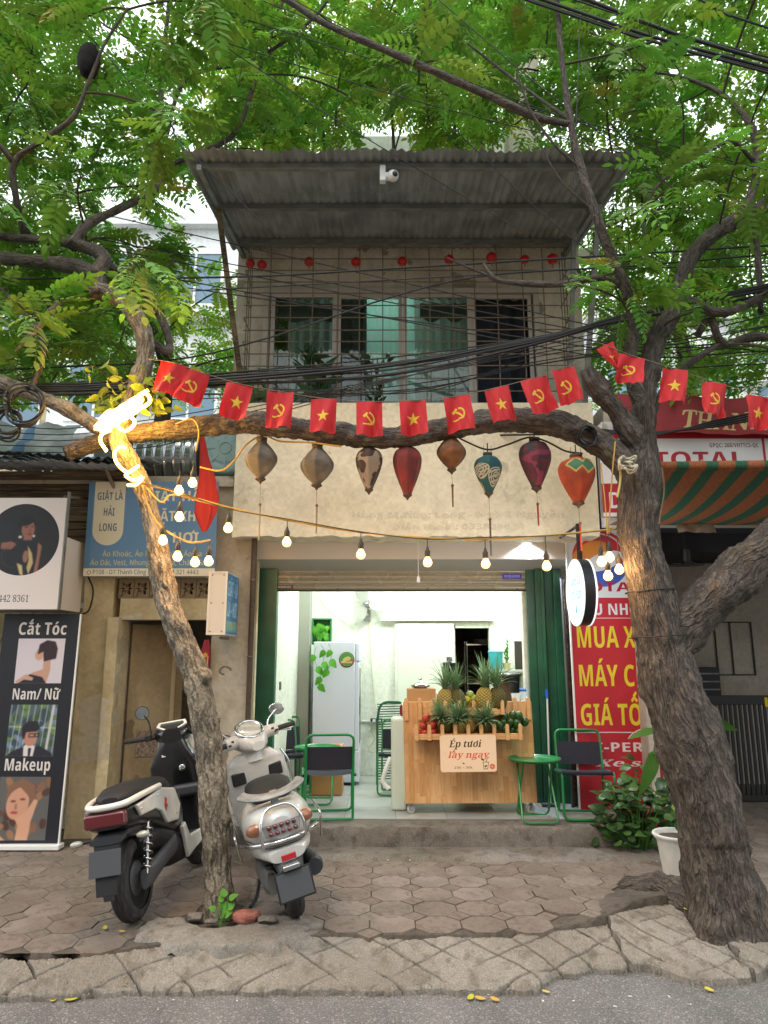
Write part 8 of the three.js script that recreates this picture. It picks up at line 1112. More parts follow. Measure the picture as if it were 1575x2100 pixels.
// ---------------------------------------------------------------- scooters
{
  const spring = (a, b, r, n) => { const d = b.clone().sub(a), pts = [], q = new THREE.Quaternion().setFromUnitVectors(V(0, 1, 0), d.clone().normalize()), L = d.length(); for (let i = 0; i <= n * 12; i++) { const t = i / (n * 12), an = t * n * 6.283; pts.push(V(r * Math.cos(an), t * L, r * Math.sin(an)).applyQuaternion(q).add(a)); } return tube(pts, 0.0065, n * 22, 6); };
  const tyreG = (R, w) => { const prof = [], n = 18; for (let i = 0; i <= n; i++) { const a = -1.9 + 3.8 * i / n; prof.push([R - w * 0.92 + w * 0.95 * Math.cos(a), w * Math.sin(a)]); } const N = 96, rings = prof.map(([r, x]) => Array.from({ length: N }, (_, j) => { const an = j / N * 6.2832, s = Math.abs(x) / w, groove = (s < 0.85 && r > R - w * 0.5 && ((j + Math.round(s * 7)) % 8 < 1.4)) || (Math.abs(Math.abs(x) - w * 0.25) < w * 0.06) ? 0.005 : 0; return V(x, (r - groove) * Math.cos(an), (r - groove) * Math.sin(an)); })); return skin(rings, false); };
  const TY = tyreG(0.24, 0.056), wheel = (g, z, dark, hub) => { const w = part(g, 'wheel', TY, M.rubber); w.position.set(0, 0.24, z); const rim = lathe([[0.1, -0.03], [0.15, -0.028], [0.168, -0.044], [0.176, -0.04], [0.176, 0.04], [0.168, 0.044], [0.15, 0.028], [0.1, 0.03]], 48); rim.rotateZ(Math.PI / 2); part(w, 'rim', rim, dark); const h = lathe([[0, -0.05], [0.05, -0.05], [0.06, -0.03], [hub, -0.028], [hub, 0.028], [0.06, 0.03], [0.05, 0.05], [0, 0.05]], 32); h.rotateZ(Math.PI / 2); part(w, 'hub', h, M.greyPlastic); const sp = []; for (let k = 0; k < 5; k++) { const s = bx(-0.02, 0.02, 0.04, 0.155, -0.016, 0.016, 0.004); s.rotateX(k * 1.2566); sp.push(s); } part(w, 'spokes', sp, dark); return w; };
  const mirror = (g, base, mid, head, n, rx, ry, mat) => { const m = part(g, 'mirror', T(new THREE.SphereGeometry(1, 24, 16).scale(rx, ry, 0.016), 0, 0, -0.008), mat); m.position.copy(head); m.lookAt(head.clone().add(n)); const gl = new THREE.CircleGeometry(1, 32); gl.scale(rx * 0.9, ry * 0.9, 1); gl.translate(0, 0, 0.0095); part(m, 'mirror_glass', gl, std({ color: 0xf0f4f4, metalness: 1, roughness: 0.04 })); part(g, 'mirror_stalk', pipe([base, mid, head], 0.007, 0.03, 8), mat); };
  const plateNo = (g, y, z, rx, w = 0.19, h = 0.14) => { const p = part(g, 'number_plate', T(new RoundedBoxGeometry(w, h, 0.004, 2, 0.0018), 0, 0, 0), std({ color: 0x45474a, roughness: 0.6, metalness: 0.2 })); p.position.set(0, y, z); p.rotation.x = rx; };
  const pearl = M.whitePaint.clone(); pearl.color.set(0xd9dadb); const dust = tex(512, (u, v) => 0.3 + 0.5 * fbm(u, v, 9, 6, 365), 0.4, false); pearl.roughnessMap = dust; pearl.roughness = 0.75; pearl.clearcoat = 0.35;
  const dk = std({ color: 0x2a2c30, roughness: 0.5 }), cloth = std({ color: 0x191a1d, roughness: 0.6, bumpMap: M.grain, bumpScale: 0.0015 }), redL = phys({ color: 0x5a0c14, roughness: 0.18, clearcoat: 1, clearcoatRoughness: 0.05 }), amber = phys({ color: 0x8a5638, roughness: 0.2, clearcoat: 1 });

  { // white and black electric scooter
    const p = onY(262, 1896, PAV + 0.002), g = thing('electric_scooter', 'white and black electric scooter with an orange emblem, leaning beside the slim tree', 'scooter', [p.x + 0.03, PAV + 0.004, p.z - 0.05]); g.rotation.set(0, -0.06, 0.165, 'YXZ'); g.scale.setScalar(0.98);
    wheel(g, 0, M.black, 0.11); wheel(g, -1.24, M.black, 0.08);
    // tail body
    part(g, 'tail_body', skin([ringZ(0.3, 0, 0.645, 0.12, 0.055, 3.2), ringZ(0.24, 0, 0.64, 0.135, 0.075, 3.2), ringZ(0.1, 0, 0.635, 0.14, 0.085, 3), ringZ(-0.15, 0, 0.6, 0.15, 0.11, 3), ringZ(-0.4, 0, 0.55, 0.155, 0.15, 3), ringZ(-0.58, 0, 0.5, 0.14, 0.2, 3), ringZ(-0.62, 0, 0.48, 0.13, 0.19, 3)]), M.gloss);
    for (const s of [-1, 1]) { const sp = plate([[0.22, 0.69], [0.16, 0.62], [-0.06, 0.615], [-0.16, 0.58], [-0.24, 0.49], [-0.44, 0.47], [-0.5, 0.56], [-0.42, 0.68], [-0.2, 0.72]].map(([z, y]) => [-z, y]), 0.024, 0.008); sp.applyMatrix4(new THREE.Matrix4().makeBasis(V(0, 0, -1), V(0, 1, 0), V(1, 0, 0))); T(sp, s > 0 ? 0.142 : -0.166, 0, 0); const pn = part(g, 'side_panel', sp, M.whitePaint);
      const em = plate([[-0.25, 0.64], [-0.22, 0.655], [-0.2, 0.61], [-0.22, 0.57], [-0.255, 0.6], [-0.235, 0.615]].map(([z, y]) => [-z, y]), 0.003, 0); em.applyMatrix4(new THREE.Matrix4().makeBasis(V(0, 0, -1), V(0, 1, 0), V(1, 0, 0))); T(em, s > 0 ? 0.1665 : -0.1695, 0, 0); part(pn, 'emblem', em, std({ color: 0xc2401e, roughness: 0.5 }), 'orange leaf shaped emblem');
      const fb = plate([[-0.5, 0.41], [-0.55, 0.43], [-0.62, 0.33], [-1.0, 0.31], [-1.02, 0.25], [-0.7, 0.22], [-0.56, 0.2]].map(([z, y]) => [-z, y]), 0.03, 0.008); fb.applyMatrix4(new THREE.Matrix4().makeBasis(V(0, 0, -1), V(0, 1, 0), V(1, 0, 0))); T(fb, s > 0 ? 0.14 : -0.17, 0, 0); part(g, 'footboard_trim', fb, M.whitePaint); }
    part(g, 'floor_board', bx(-0.14, 0.14, 0.2, 0.3, -1.0, -0.55, 0.02), dk); part(g, 'under_body', skin([ringZ(0.02, 0, 0.42, 0.08, 0.06), ringZ(-0.2, 0, 0.42, 0.12, 0.1), ringZ(-0.5, 0, 0.3, 0.14, 0.13), ringZ(-0.95, 0, 0.2, 0.13, 0.07)]), M.black);
    part(g, 'seat', skin([ringZ(0.22, 0, 0.735, 0.05, 0.02), ringZ(0.18, 0, 0.745, 0.105, 0.035), ringZ(0.05, 0, 0.755, 0.135, 0.05), ringZ(-0.15, 0, 0.75, 0.14, 0.052), ringZ(-0.38, 0, 0.72, 0.13, 0.06), ringZ(-0.54, 0, 0.67, 0.09, 0.06), ringZ(-0.6, 0, 0.64, 0.04, 0.03)]), cloth);
    part(g, 'grab_rail', pipe([V(-0.15, 0.735, -0.18), V(-0.155, 0.735, 0.12), V(-0.11, 0.715, 0.31), V(0.11, 0.715, 0.31), V(0.155, 0.735, 0.12), V(0.15, 0.735, -0.18)], 0.019, 0.09, 12), M.whitePaint);
    part(g, 'tail_light', T(new RoundedBoxGeometry(0.25, 0.085, 0.06, 3, 0.02), 0, 0.645, 0.293), redL); part(g, 'rear_fender', skin([ringZ(0.31, 0, 0.53, 0.1, 0.02, 3), ringZ(0.2, 0, 0.545, 0.1, 0.035, 3), ringZ(0.0, 0, 0.535, 0.1, 0.05, 3), ringZ(-0.2, 0, 0.5, 0.1, 0.05, 3)]), dk);
    part(g, 'mud_guard', (() => { const pl = plate([[-0.08, 0], [0.08, 0], [0.06, -0.3], [-0.06, -0.3]], 0.008, 0.002); T(pl, 0, 0.54, 0.29, -0.2, 0, 0); return pl; })(), M.black); plateNo(g, 0.42, 0.345, -0.2);
    for (const s of [-1, 1]) { const tl = part(g, 'turn_signal', T(new THREE.SphereGeometry(1, 16, 12).scale(0.04, 0.02, 0.024), s * 0.2, 0.53, 0.26), phys({ color: 0x9a9a90, roughness: 0.2, clearcoat: 1 })); part(tl, 'stem', bar(V(s * 0.1, 0.535, 0.24), V(s * 0.17, 0.53, 0.25), 0.008, 8), M.black); part(g, 'shock_absorber', [spring(V(s * 0.12, 0.3, 0.05), V(s * 0.12, 0.55, -0.02), 0.028, 6), bar(V(s * 0.12, 0.27, 0.06), V(s * 0.12, 0.58, -0.03), 0.012, 10)], M.chrome); }
    for (const s of [-1, 1]) part(g, 'swing_arm', skin([ringZ(0.07, s * 0.105, 0.24, 0.022, 0.055), ringZ(0.02, s * 0.112, 0.245, 0.03, 0.06), ringZ(-0.2, s * 0.118, 0.29, 0.03, 0.05), ringZ(-0.42, s * 0.12, 0.33, 0.028, 0.06)]), M.greyPlastic);
    part(g, 'reflector_flap', T(new RoundedBoxGeometry(0.06, 0.12, 0.012, 2, 0.005), -0.02, 0.26, 0.3, 0.3, 0, 0), M.greyPlastic);
    // front
    part(g, 'leg_shield', skin([ringY(0.28, 0, -1.02, 0.15, 0.05, 3), ringY(0.45, 0, -1.0, 0.19, 0.07, 3), ringY(0.62, 0, -0.98, 0.205, 0.08, 3), ringY(0.78, 0, -0.95, 0.2, 0.08, 3), ringY(0.9, 0, -0.93, 0.13, 0.07, 3), ringY(0.97, 0, -0.93, 0.1, 0.06, 3)]), M.gloss); part(g, 'front_shield', skin([ringY(0.3, 0, -1.1, 0.1, 0.03, 2.5), ringY(0.6, 0, -1.08, 0.2, 0.05, 2.5), ringY(0.8, 0, -1.04, 0.21, 0.05, 2.5), ringY(0.98, 0, -1.0, 0.13, 0.05, 2.5)]), M.whitePaint);
    part(g, 'glove_box', bx(-0.19, 0.19, 0.55, 0.64, -0.94, -0.86, 0.03), dk); part(g, 'key_lock', (() => { const l = lathe([[0, 0.012], [0.02, 0.012], [0.024, 0.006], [0.026, 0], [0.018, 0.002], [0, 0.002]], 24); l.rotateX(Math.PI / 2); T(l, 0.07, 0.76, -0.872); return l; })(), M.chrome); part(g, 'label_sticker', [T(new THREE.BoxGeometry(0.05, 0.025, 0.002), -0.02, 0.585, -0.858), T(new THREE.BoxGeometry(0.03, 0.05, 0.002), -0.06, 0.88, -0.868, -0.15, 0, 0)], std({ color: 0xb5b1a6 }));
    const st = new THREE.Group(); st.name = 'steering_head'; st.position.set(0, 0, -0.95); st.rotation.y = 0.18; g.add(st);
    const sp2 = (n, ge, m) => part(st, n, ge, m); sp2('handlebar_cover', skin([ringZ(0.09, 0, 1.0, 0.07, 0.045, 3), ringZ(0.04, 0, 1.01, 0.13, 0.06, 3), ringZ(-0.06, 0, 1.0, 0.12, 0.07, 3), ringZ(-0.12, 0, 0.98, 0.07, 0.05, 3)]), M.gloss); sp2('dash_frame', (() => { const f = plate([[-0.1, 0.045], [0.1, 0.045], [0.115, 0], [0.05, -0.05], [-0.05, -0.05], [-0.115, 0]], 0.018, 0.004, [[[-0.082, 0.032], [-0.092, 0], [-0.042, -0.036], [0.042, -0.036], [0.092, 0], [0.082, 0.032]]]); T(f, 0, 1.065, 0.025, -0.9, 0, 0); return f; })(), M.whitePaint); sp2('dash_screen', (() => { const f = plate([[-0.085, 0.033], [0.085, 0.033], [0.094, 0], [0.043, -0.038], [-0.043, -0.038], [-0.094, 0]], 0.006, 0); T(f, 0, 1.065, 0.025, -0.9, 0, 0); return f; })(), phys({ color: 0x3a4038, roughness: 0.1, clearcoat: 1 })); sp2('headlight_cowl', skin([ringZ(-0.1, 0, 1.0, 0.11, 0.06, 2.6), ringZ(-0.16, 0, 0.97, 0.1, 0.06, 2.6), ringZ(-0.2, 0, 0.95, 0.05, 0.03, 2.6)]), M.whitePaint);
    for (const s of [-1, 1]) { sp2('handlebar', bar(V(s * 0.08, 1.0, 0), V(s * 0.22, 1.01, 0.05), 0.014, 10), M.black); sp2('grip', bar(V(s * 0.21, 1.01, 0.045), V(s * 0.35, 1.015, 0.075), 0.018, 14), M.rubber); sp2('switch_pod', T(new RoundedBoxGeometry(0.05, 0.05, 0.05, 2, 0.01), s * 0.18, 1.01, 0.035), M.black); sp2('brake_lever', pipe([V(s * 0.17, 1.01, -0.02), V(s * 0.24, 1.0, -0.04), V(s * 0.34, 0.99, 0.0)], 0.005, 0.02, 6), M.chrome); mirror(st, V(s * 0.16, 1.03, 0.01), V(s * 0.17, 1.13, 0), V(s * 0.215, 1.2, 0.0), V(0.35 - s * 0.1, 0.05, 1), 0.052, 0.052, M.black); }
    part(g, 'front_fender', skin([ringZ(-1.06, 0, 0.42, 0.06, 0.02), ringZ(-1.18, 0, 0.5, 0.07, 0.025), ringZ(-1.3, 0, 0.49, 0.07, 0.025), ringZ(-1.44, 0, 0.4, 0.05, 0.02)]), M.whitePaint); for (const s of [-1, 1]) part(g, 'fork', bar(V(s * 0.08, 0.24, -1.24), V(s * 0.08, 0.7, -1.06), 0.018, 10), M.black);
    for (const s of [-1, 1]) part(g, 'brake_cable', tube([V(s * 0.18, 1.0, -0.97), V(s * 0.14, 1.06, -1.06), V(s * 0.08, 0.98, -1.1), V(s * 0.05, 0.85, -1.06)], 0.005, 24, 6), M.black); part(g, 'panel_seam', [bar(V(0.158, 0.6, 0.12), V(0.166, 0.49, -0.24), 0.002, 4), bar(V(-0.158, 0.6, 0.12), V(-0.166, 0.49, -0.24), 0.002, 4)], M.black); for (const s of [-1, 1]) for (const [y, z] of [[0.69, -0.1], [0.52, -0.4], [0.66, 0.16]]) part(g, 'screw', T(new THREE.SphereGeometry(0.006, 8, 6), s * 0.167, y, z), M.chrome);
    part(g, 'side_stand', pipe([V(-0.12, 0.25, -0.4), V(-0.2, 0.08, -0.3), V(-0.24, 0.055, -0.26)], 0.011, 0.04, 8), M.black);
  }
  { // white petrol scooter with chrome guards
    const p = onY(607, 1880, PAV + 0.002), g = thing('white_scooter', 'dusty white petrol scooter with chrome guards and round amber signals', 'scooter', [p.x, PAV + 0.004, p.z - 0.02]); g.rotation.set(0, 0.27, 0.25, 'YXZ');
    wheel(g, 0, M.greyPlastic, 0.09); wheel(g, -1.2, M.greyPlastic, 0.08);
    part(g, 'rear_body', skin([ringZ(0.33, 0, 0.6, 0.06, 0.06, 2.3), ringZ(0.3, 0, 0.605, 0.125, 0.1, 2.4), ringZ(0.22, 0, 0.6, 0.175, 0.125, 2.5), ringZ(0.08, 0, 0.575, 0.205, 0.15, 2.5), ringZ(-0.15, 0, 0.545, 0.21, 0.17, 2.5), ringZ(-0.38, 0, 0.5, 0.185, 0.18, 2.5), ringZ(-0.52, 0, 0.45, 0.15, 0.18, 2.6)]), pearl);
    part(g, 'seat', skin([ringZ(0.16, 0, 0.735, 0.06, 0.025), ringZ(0.1, 0, 0.75, 0.13, 0.045), ringZ(-0.1, 0, 0.755, 0.145, 0.055), ringZ(-0.32, 0, 0.73, 0.135, 0.06), ringZ(-0.5, 0, 0.68, 0.09, 0.05)]), cloth);
    part(g, 'grab_rail', skin([...Array(17)].map((_, i) => { const a = (i / 16 - 0.5) * 2.5, x = 0.19 * Math.sin(a), z = 0.06 + 0.19 * Math.cos(a), y = 0.77 - 0.03 * Math.cos(a) + 0.03, c = V(x, y, z), o = V(Math.sin(a), 0, Math.cos(a)); return Array.from({ length: 12 }, (_, j) => { const b = j / 12 * 6.283; return c.clone().addScaledVector(o, 0.03 * Math.cos(b)).add(V(0, 0.014 * Math.sin(b) - 0.01 * Math.cos(b), 0)); }); })), M.greyMetal); part(g, 'rail_post', bx(-0.022, 0.022, 0.69, 0.79, 0.2, 0.235, 0.006), M.greyMetal);
    // light cluster across the back
    part(g, 'lamp_panel', (() => { const q = plate([[-0.1, -0.035], [0.1, -0.035], [0.115, 0.03], [-0.115, 0.03]], 0.016, 0.004); T(q, 0, 0.6, 0.322, -0.25, 0, 0); return q; })(), M.greyMetal); for (let i = 0; i < 5; i++) for (const r of [0, 1]) part(g, 'brake_lamp', T(new THREE.SphereGeometry(0.0145, 12, 8), -0.072 + i * 0.036 + r * 0.004, 0.617 - r * 0.036, 0.337 + r * 0.006), redL);
    for (const s of [-1, 1]) part(g, 'turn_signal', T(new THREE.SphereGeometry(1, 22, 16).scale(0.056, 0.036, 0.03), s * 0.15, 0.61, 0.262, 0, s * 0.5, s * -0.2), amber);
    const gd = (pts, r = 0.009, b = 0.06) => part(g, 'chrome_guard', pipe(pts, r, b, 10), M.chrome); gd([V(-0.125, 0.52, 0.34), V(-0.13, 0.62, 0.36), V(-0.08, 0.72, 0.31), V(0.08, 0.72, 0.31), V(0.13, 0.62, 0.36), V(0.125, 0.52, 0.34)]); gd([V(-0.245, 0.42, -0.2), V(-0.25, 0.5, 0.05), V(-0.2, 0.53, 0.26), V(0, 0.53, 0.37), V(0.2, 0.53, 0.26), V(0.25, 0.5, 0.05), V(0.245, 0.42, -0.2)], 0.011, 0.12); gd([V(-0.255, 0.6, -0.1), V(-0.265, 0.56, 0.1), V(-0.25, 0.4, 0.0)], 0.008, 0.04); gd([V(0.255, 0.6, -0.1), V(0.265, 0.56, 0.1), V(0.25, 0.4, 0.0)], 0.008, 0.04);
    part(g, 'lower_skirt', skin([ringZ(0.34, 0, 0.45, 0.1, 0.035, 2.6), ringZ(0.25, 0, 0.465, 0.15, 0.05, 2.6), ringZ(0.05, 0, 0.44, 0.18, 0.06, 2.6), ringZ(-0.3, 0, 0.36, 0.18, 0.08, 2.6)]), pearl);
    part(g, 'rear_fender', skin([ringZ(0.36, 0, 0.34, 0.07, 0.05, 2.6), ringZ(0.3, 0, 0.41, 0.085, 0.06, 2.6), ringZ(0.15, 0, 0.42, 0.09, 0.07, 2.6), ringZ(-0.05, 0, 0.4, 0.09, 0.07, 2.6)]), dk); part(g, 'reflector', T(new RoundedBoxGeometry(0.085, 0.034, 0.012, 2, 0.004), 0, 0.445, 0.372), phys({ color: 0xa81420, roughness: 0.25, clearcoat: 1 })); part(g, 'plate_lamp', T(new RoundedBoxGeometry(0.1, 0.03, 0.05, 2, 0.01), 0, 0.395, 0.385), M.steel); plateNo(g, 0.3, 0.4, -0.25); part(g, 'plate_holder', T(new RoundedBoxGeometry(0.21, 0.16, 0.006, 2, 0.0025), 0, 0.3, 0.394, -0.25, 0, 0), M.black);
    part(g, 'engine_case', skin([ringZ(0.08, -0.1, 0.25, 0.03, 0.07), ringZ(0.0, -0.11, 0.25, 0.05, 0.085), ringZ(-0.25, -0.12, 0.26, 0.05, 0.08), ringZ(-0.42, -0.11, 0.28, 0.04, 0.06)]), M.greyMetal); part(g, 'exhaust', skin([ringZ(0.22, 0.15, 0.3, 0.045, 0.045, 2), ringZ(0.18, 0.15, 0.3, 0.055, 0.06, 2), ringZ(-0.1, 0.14, 0.27, 0.055, 0.06, 2), ringZ(-0.2, 0.12, 0.25, 0.02, 0.025, 2)]), dk); for (const s of [-1, 1]) part(g, 'shock_absorber', [spring(V(s * 0.1, 0.28, 0.06), V(s * 0.1, 0.47, 0.0), 0.025, 5)], M.greyPlastic); part(g, 'kick_stand', pipe([V(-0.13, 0.22, -0.35), V(-0.2, 0.08, -0.28), V(-0.25, 0.06, -0.22)], 0.011, 0.04, 8), M.black);
    part(g, 'floor_board', bx(-0.15, 0.15, 0.24, 0.31, -0.92, -0.48, 0.02), M.greyPlastic);
    part(g, 'leg_shield', skin([ringY(0.26, 0, -0.98, 0.17, 0.04, 3), ringY(0.45, 0, -0.96, 0.215, 0.06, 3), ringY(0.65, 0, -0.92, 0.235, 0.075, 3), ringY(0.8, 0, -0.89, 0.22, 0.075, 3), ringY(0.88, 0, -0.89, 0.13, 0.06, 3)]), pearl); for (const s of [-1, 1]) part(g, 'glove_pocket', bx(s * 0.135 - 0.05, s * 0.135 + 0.05, 0.68, 0.77, -0.87, -0.822, 0.012), M.black); for (const s of [-1, 1]) gd([V(s * 0.22, 0.3, -0.9), V(s * 0.25, 0.5, -0.88), V(s * 0.245, 0.76, -0.84), V(s * 0.2, 0.85, -0.84)], 0.008, 0.06);
    const st = new THREE.Group(); st.name = 'steering_head'; st.position.set(0, 0, -0.9); st.rotation.y = 0.42; g.add(st); const S = (n, ge, m) => part(st, n, ge, m);
    S('handlebar_cover', skin([ringZ(0.12, 0, 0.92, 0.05, 0.03, 2.4), ringZ(0.09, 0, 0.95, 0.1, 0.07, 2.4), ringZ(0.02, 0, 0.97, 0.135, 0.085, 2.4), ringZ(-0.08, 0, 0.98, 0.12, 0.085, 2.4), ringZ(-0.15, 0, 0.97, 0.06, 0.05, 2.4)]), pearl); S('speedometer', (() => { const q = lathe([[0, 0.018], [0.05, 0.016], [0.074, 0.006], [0.08, -0.01]], 30); q.scale(1.15, 1, 0.85); T(q, 0, 1.05, 0.03, 0.65, 0, 0); return q; })(), phys({ color: 0xb9b9b0, roughness: 0.08, clearcoat: 1, metalness: 0.3 })); S('meter_hood', (() => { const q = new THREE.TorusGeometry(0.088, 0.012, 10, 32); q.scale(1.15, 1, 1); q.rotateX(-0.9); q.translate(0, 1.045, 0.028); return q; })(), M.chrome); S('steering_neck', T(cyl(0.09, 0.075, 0.12, 24), 0, 0.88, 0.01), pearl);
    for (const s of [-1, 1]) { S('handlebar_arm', skin([[0.08, 0.98, 0.0, 0.05], [0.15, 0.985, 0.02, 0.046], [0.215, 0.985, 0.035, 0.042]].map(([x, y, z, r]) => Array.from({ length: 18 }, (_, j) => { const a = j / 18 * 6.283; return V(s * x, y + r * Math.cos(a), z + s * r * Math.sin(a)); }))), pearl); S('grip', bar(V(s * 0.21, 0.985, 0.035), V(s * 0.36, 0.985, 0.075), 0.019, 14), M.rubber); S('switch_button', [T(new THREE.BoxGeometry(0.02, 0.014, 0.01), s * 0.17, 1.0, 0.066), T(new THREE.BoxGeometry(0.02, 0.014, 0.01), s * 0.2, 0.98, 0.076)], M.black); S('brake_lever', pipe([V(s * 0.18, 0.97, -0.02), V(s * 0.26, 0.96, -0.03), V(s * 0.35, 0.95, 0.02)], 0.006, 0.02, 6), M.chrome); mirror(st, V(s * 0.17, 1.02, 0.0), V(s * 0.2, 1.07, -0.02), V(s * 0.29, 1.12, -0.02), V(0.1, 0.0, 1), 0.06, 0.045, M.chrome); }
    for (const s of [-1, 1]) part(g, 'brake_cable', tube([V(s * 0.2, 0.97, -0.9), V(s * 0.16, 1.03, -1.02), V(s * 0.08, 0.95, -1.06), V(s * 0.05, 0.8, -1.0)], 0.005, 24, 6), M.black);
    part(g, 'panel_seam', pipe([V(-0.2, 0.53, 0.1), V(-0.1, 0.5, 0.325), V(0.1, 0.5, 0.325), V(0.2, 0.53, 0.1)], 0.003, 0.06, 6), M.black);
    part(g, 'front_fender', skin([ringZ(-1.02, 0, 0.42, 0.07, 0.02), ringZ(-1.14, 0, 0.5, 0.08, 0.03), ringZ(-1.28, 0, 0.49, 0.08, 0.03), ringZ(-1.42, 0, 0.38, 0.05, 0.02)]), pearl);
  }
}
// ---------------------------------------------------------------- plants by the right tree
{
  const r = seed(123), hg = heart(8, 0.44, 0.16, 0.3);
  const bush = (name, label, c, R, n, s0, s1, mats) => { const g = thing(name, label, 'plant', [c.x, PAV, c.z]); const st = []; for (let i = 0; i < n; i++) { const a = r() * 6.283, e = Math.pow(r(), 0.6), d = V(Math.cos(a) * e * R.x, R.y * (0.12 + 0.95 * r() * (1.05 - 0.5 * e)), Math.sin(a) * e * R.z); const m = part(g, 'leaf', hg, mats[Math.floor(r() * mats.length)]); m.position.copy(d); m.scale.setScalar(lerp(s0, s1, r())); m.rotation.set(-0.6 - 0.7 * r(), a * 0 + (r() - 0.5) * 2.4, (r() - 0.5) * 2.2 + Math.PI * 0.5 * Math.sign(-d.x) * 0.5, 'YXZ'); if (i % 5 === 0) st.push(tube([V(d.x * 0.25, 0, d.z * 0.25), V(d.x * 0.6, d.y * 0.6, d.z * 0.6), d.clone()], 0.004, 8, 5)); } part(g, 'stems', st, M.midLeaf); return g; };
  const dl = leafMat(0x35552a, 0.12, 0.45), dl2 = leafMat(0x4a6b34, 0.15, 0.45), dl3 = leafMat(0x27401f, 0.1, 0.45);
  const b = onY(1308, 1752, PAV); bush('leafy_bush', 'dense dark green round leaved bush at the foot of the red banner', V(b.x + 0.03, 0, b.z - 0.06), V(0.33, 0.66, 0.22), 280, 0.06, 0.1, [dl, dl2, dl3]);
  { const pb = onY(1318, 1740, PAV), q = thing('red_pot', 'red plastic pot half hidden in the leafy bush', 'pot', [pb.x + 0.06, PAV, pb.z - 0.14]); part(q, 'pot', lathe([[0, 0], [0.1, 0], [0.14, 0.24], [0.15, 0.24], [0.15, 0.27], [0.12, 0.27], [0, 0.24]], 26), std({ color: 0x9a2430, roughness: 0.6 })); }
  // long pointed leaves rising behind the trunk
  const big = (px0, py0, px1, py1, D, wd, roll, parent) => { const a = at(px0, py0, D), e = at(px1, py1, D - 0.03), L = a.distanceTo(e), g = heart(12, wd, 0.15, 0.25); const m = part(parent, 'leaf', g, leafMat(0x4f7d2f, 0.3, 0.6)); m.position.copy(a).sub(parent.position); m.scale.setScalar(L); m.quaternion.setFromUnitVectors(V(0, 1, 0), e.clone().sub(a).normalize()); m.rotateY(roll); };
  const bp = onY(1382, 1730, PAV), pl = thing('broad_leaf_plant', 'tall plant with long pointed leaves behind the stout trunk', 'plant', [bp.x, PAV, bp.z]); const top = at(1350, 1545, 5.4);
  part(pl, 'stem', [tube([V(0, 0, 0), V(-0.02, 0.4, 0), at(1358, 1560, 5.4).sub(pl.position), at(1340, 1548, 5.4).sub(pl.position)], 0.008, 24, 6), tube([V(0, 0, 0), V(0.08, 0.5, -0.05), at(1430, 1460, 5.5).sub(pl.position)], 0.008, 24, 6), tube([V(0, 0, 0), at(1380, 1560, 5.45).sub(pl.position), at(1415, 1420, 5.5).sub(pl.position)], 0.006, 24, 6)], M.midLeaf);
  big(1340, 1549, 1322, 1640, 5.4, 0.2, 0.3, pl); big(1358, 1552, 1366, 1592, 5.4, 0.2, 0.8, pl); big(1340, 1498, 1290, 1508, 5.4, 0.16, 0.9, pl); big(1432, 1462, 1517, 1512, 5.5, 0.2, 0.5, pl); big(1425, 1455, 1480, 1482, 5.55, 0.2, 1.2, pl); big(1412, 1425, 1424, 1402, 5.5, 0.25, 0.4, pl);
  { const pp = onY(1392, 1806, PAV), q = thing('white_pot', 'white round flower pot with a small plant behind the stout trunk', 'pot', [pp.x + 0.02, PAV + 0.004, pp.z]); part(q, 'pot', lathe([[0, 0], [0.105, 0], [0.115, 0.02], [0.148, 0.26], [0.17, 0.285], [0.178, 0.3], [0.172, 0.312], [0.15, 0.305], [0.14, 0.27], [0, 0.265]], 36), std({ map: M.farWall.map, color: 0xf4f0e8, roughness: 0.6 })); part(q, 'soil', T(cyl(0.138, 0.138, 0.02, 24), 0, 0.272, 0), M.dirt); for (let i = 0; i < 16; i++) { const m = part(q, 'leaf', hg, i % 3 ? dl2 : leafMat(0x7a9a3a, 0.3, 0.6)); m.position.set((r() - 0.3) * 0.12, 0.33 + 0.3 * r(), (r() - 0.5) * 0.12); m.scale.setScalar(0.06 + 0.035 * r()); m.rotation.set(-0.4 - 0.6 * r(), (r() - 0.5) * 2, (r() - 0.5) * 2.4, 'YXZ'); } part(q, 'stems', [0, 1, 2].map(k => tube([V(0.01 * k, 0.27, 0), V(0.02 * k, 0.42, 0.01), V(0.03 * k - 0.02, 0.56, 0)], 0.004, 10, 5)), M.midLeaf); }
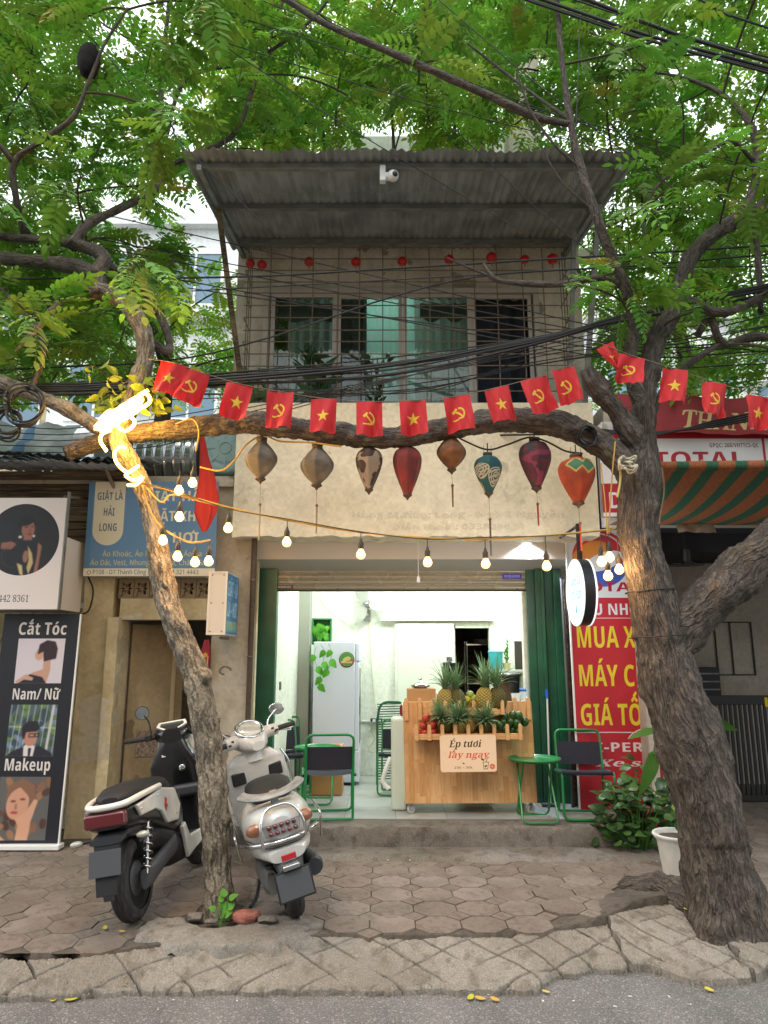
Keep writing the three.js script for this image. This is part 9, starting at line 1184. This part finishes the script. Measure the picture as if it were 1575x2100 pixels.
  // weeds at the slim trunk and creeper leaves on it
  const wd = (px, py, n, label) => { const c = onY(px, py, 0.16), g = thing('weed', label, 'weed', c); for (let i = 0; i < n; i++) { const m = part(g, 'leaf', hg, leafMat(0x5f9a35, 0.3, 0.6)); m.position.set((r() - 0.5) * 0.08, 0.03 + 0.13 * r(), (r() - 0.5) * 0.05); m.scale.setScalar(0.04 + 0.02 * r()); m.rotation.set(-0.7, (r() - 0.5) * 2, (r() - 0.5) * 2.6, 'YXZ'); } part(g, 'stem', [bar(V(0, -0.01, 0), V(0.01, 0.14, 0), 0.003, 5), bar(V(0, -0.01, 0), V(-0.03, 0.1, 0.01), 0.0025, 5)], M.midLeaf); }; wd(462, 1892, 8, 'small bright weed at the foot of the slim trunk'); wd(452, 1900, 3, 'tiny weed sprout in the cement before the slim trunk');
  // potted plants on the balcony ledge
  { const z = -FD - 0.5, ledge = fy1 - 0.028; const pot = (px, label, h, sd, mat, kind) => { const x = at(px, 790, 6.95).x, q = thing('balcony_plant', label, 'plant', [x, ledge, z]); part(q, 'pot', lathe([[0, 0], [0.07, 0], [0.095, 0.16], [0.105, 0.16], [0.105, 0.185], [0.08, 0.18], [0, 0.16]], 22), std({ color: 0x6b4a38, roughness: 0.9 })); const rr = seed(sd), sl = heart(9, kind ? 0.13 : 0.3, 0.2, 0.35); for (let i = 0; i < 30; i++) { const t = rr(), m = part(q, 'leaf', sl, mat); m.position.set((rr() - 0.5) * 0.22 * (0.4 + t), 0.17 + h * t * 0.85, (rr() - 0.5) * 0.12); m.scale.setScalar(kind ? 0.22 + 0.14 * rr() : 0.08 + 0.05 * rr()); m.rotation.set((rr() - 0.5) * 0.9, (rr() - 0.5) * 3, (rr() - 0.5) * 2.6, 'YXZ'); } part(q, 'stem', [bar(V(0, 0.15, 0), V(0.02, 0.15 + h * 0.9, 0), 0.007, 6), bar(V(0, 0.15, 0), V(-0.05, 0.15 + h * 0.7, 0.02), 0.006, 6)], M.twig); }; const dk = leafMat(0x2c4a26, 0.2, 0.6); pot(652, 'tall strappy plant on the ledge before the first upper pane', 0.75, 5, dk, 1); pot(770, 'small leaved dark plant on the ledge before the teal blind', 0.62, 6, leafMat(0x2a3b22, 0.15, 0.6), 0); pot(525, 'bushy plant in a brown pot at the corner of the window cage', 0.5, 9, leafMat(0x4b7a32, 0.3, 0.6), 0); }
}

renderer.render(scene, camera);
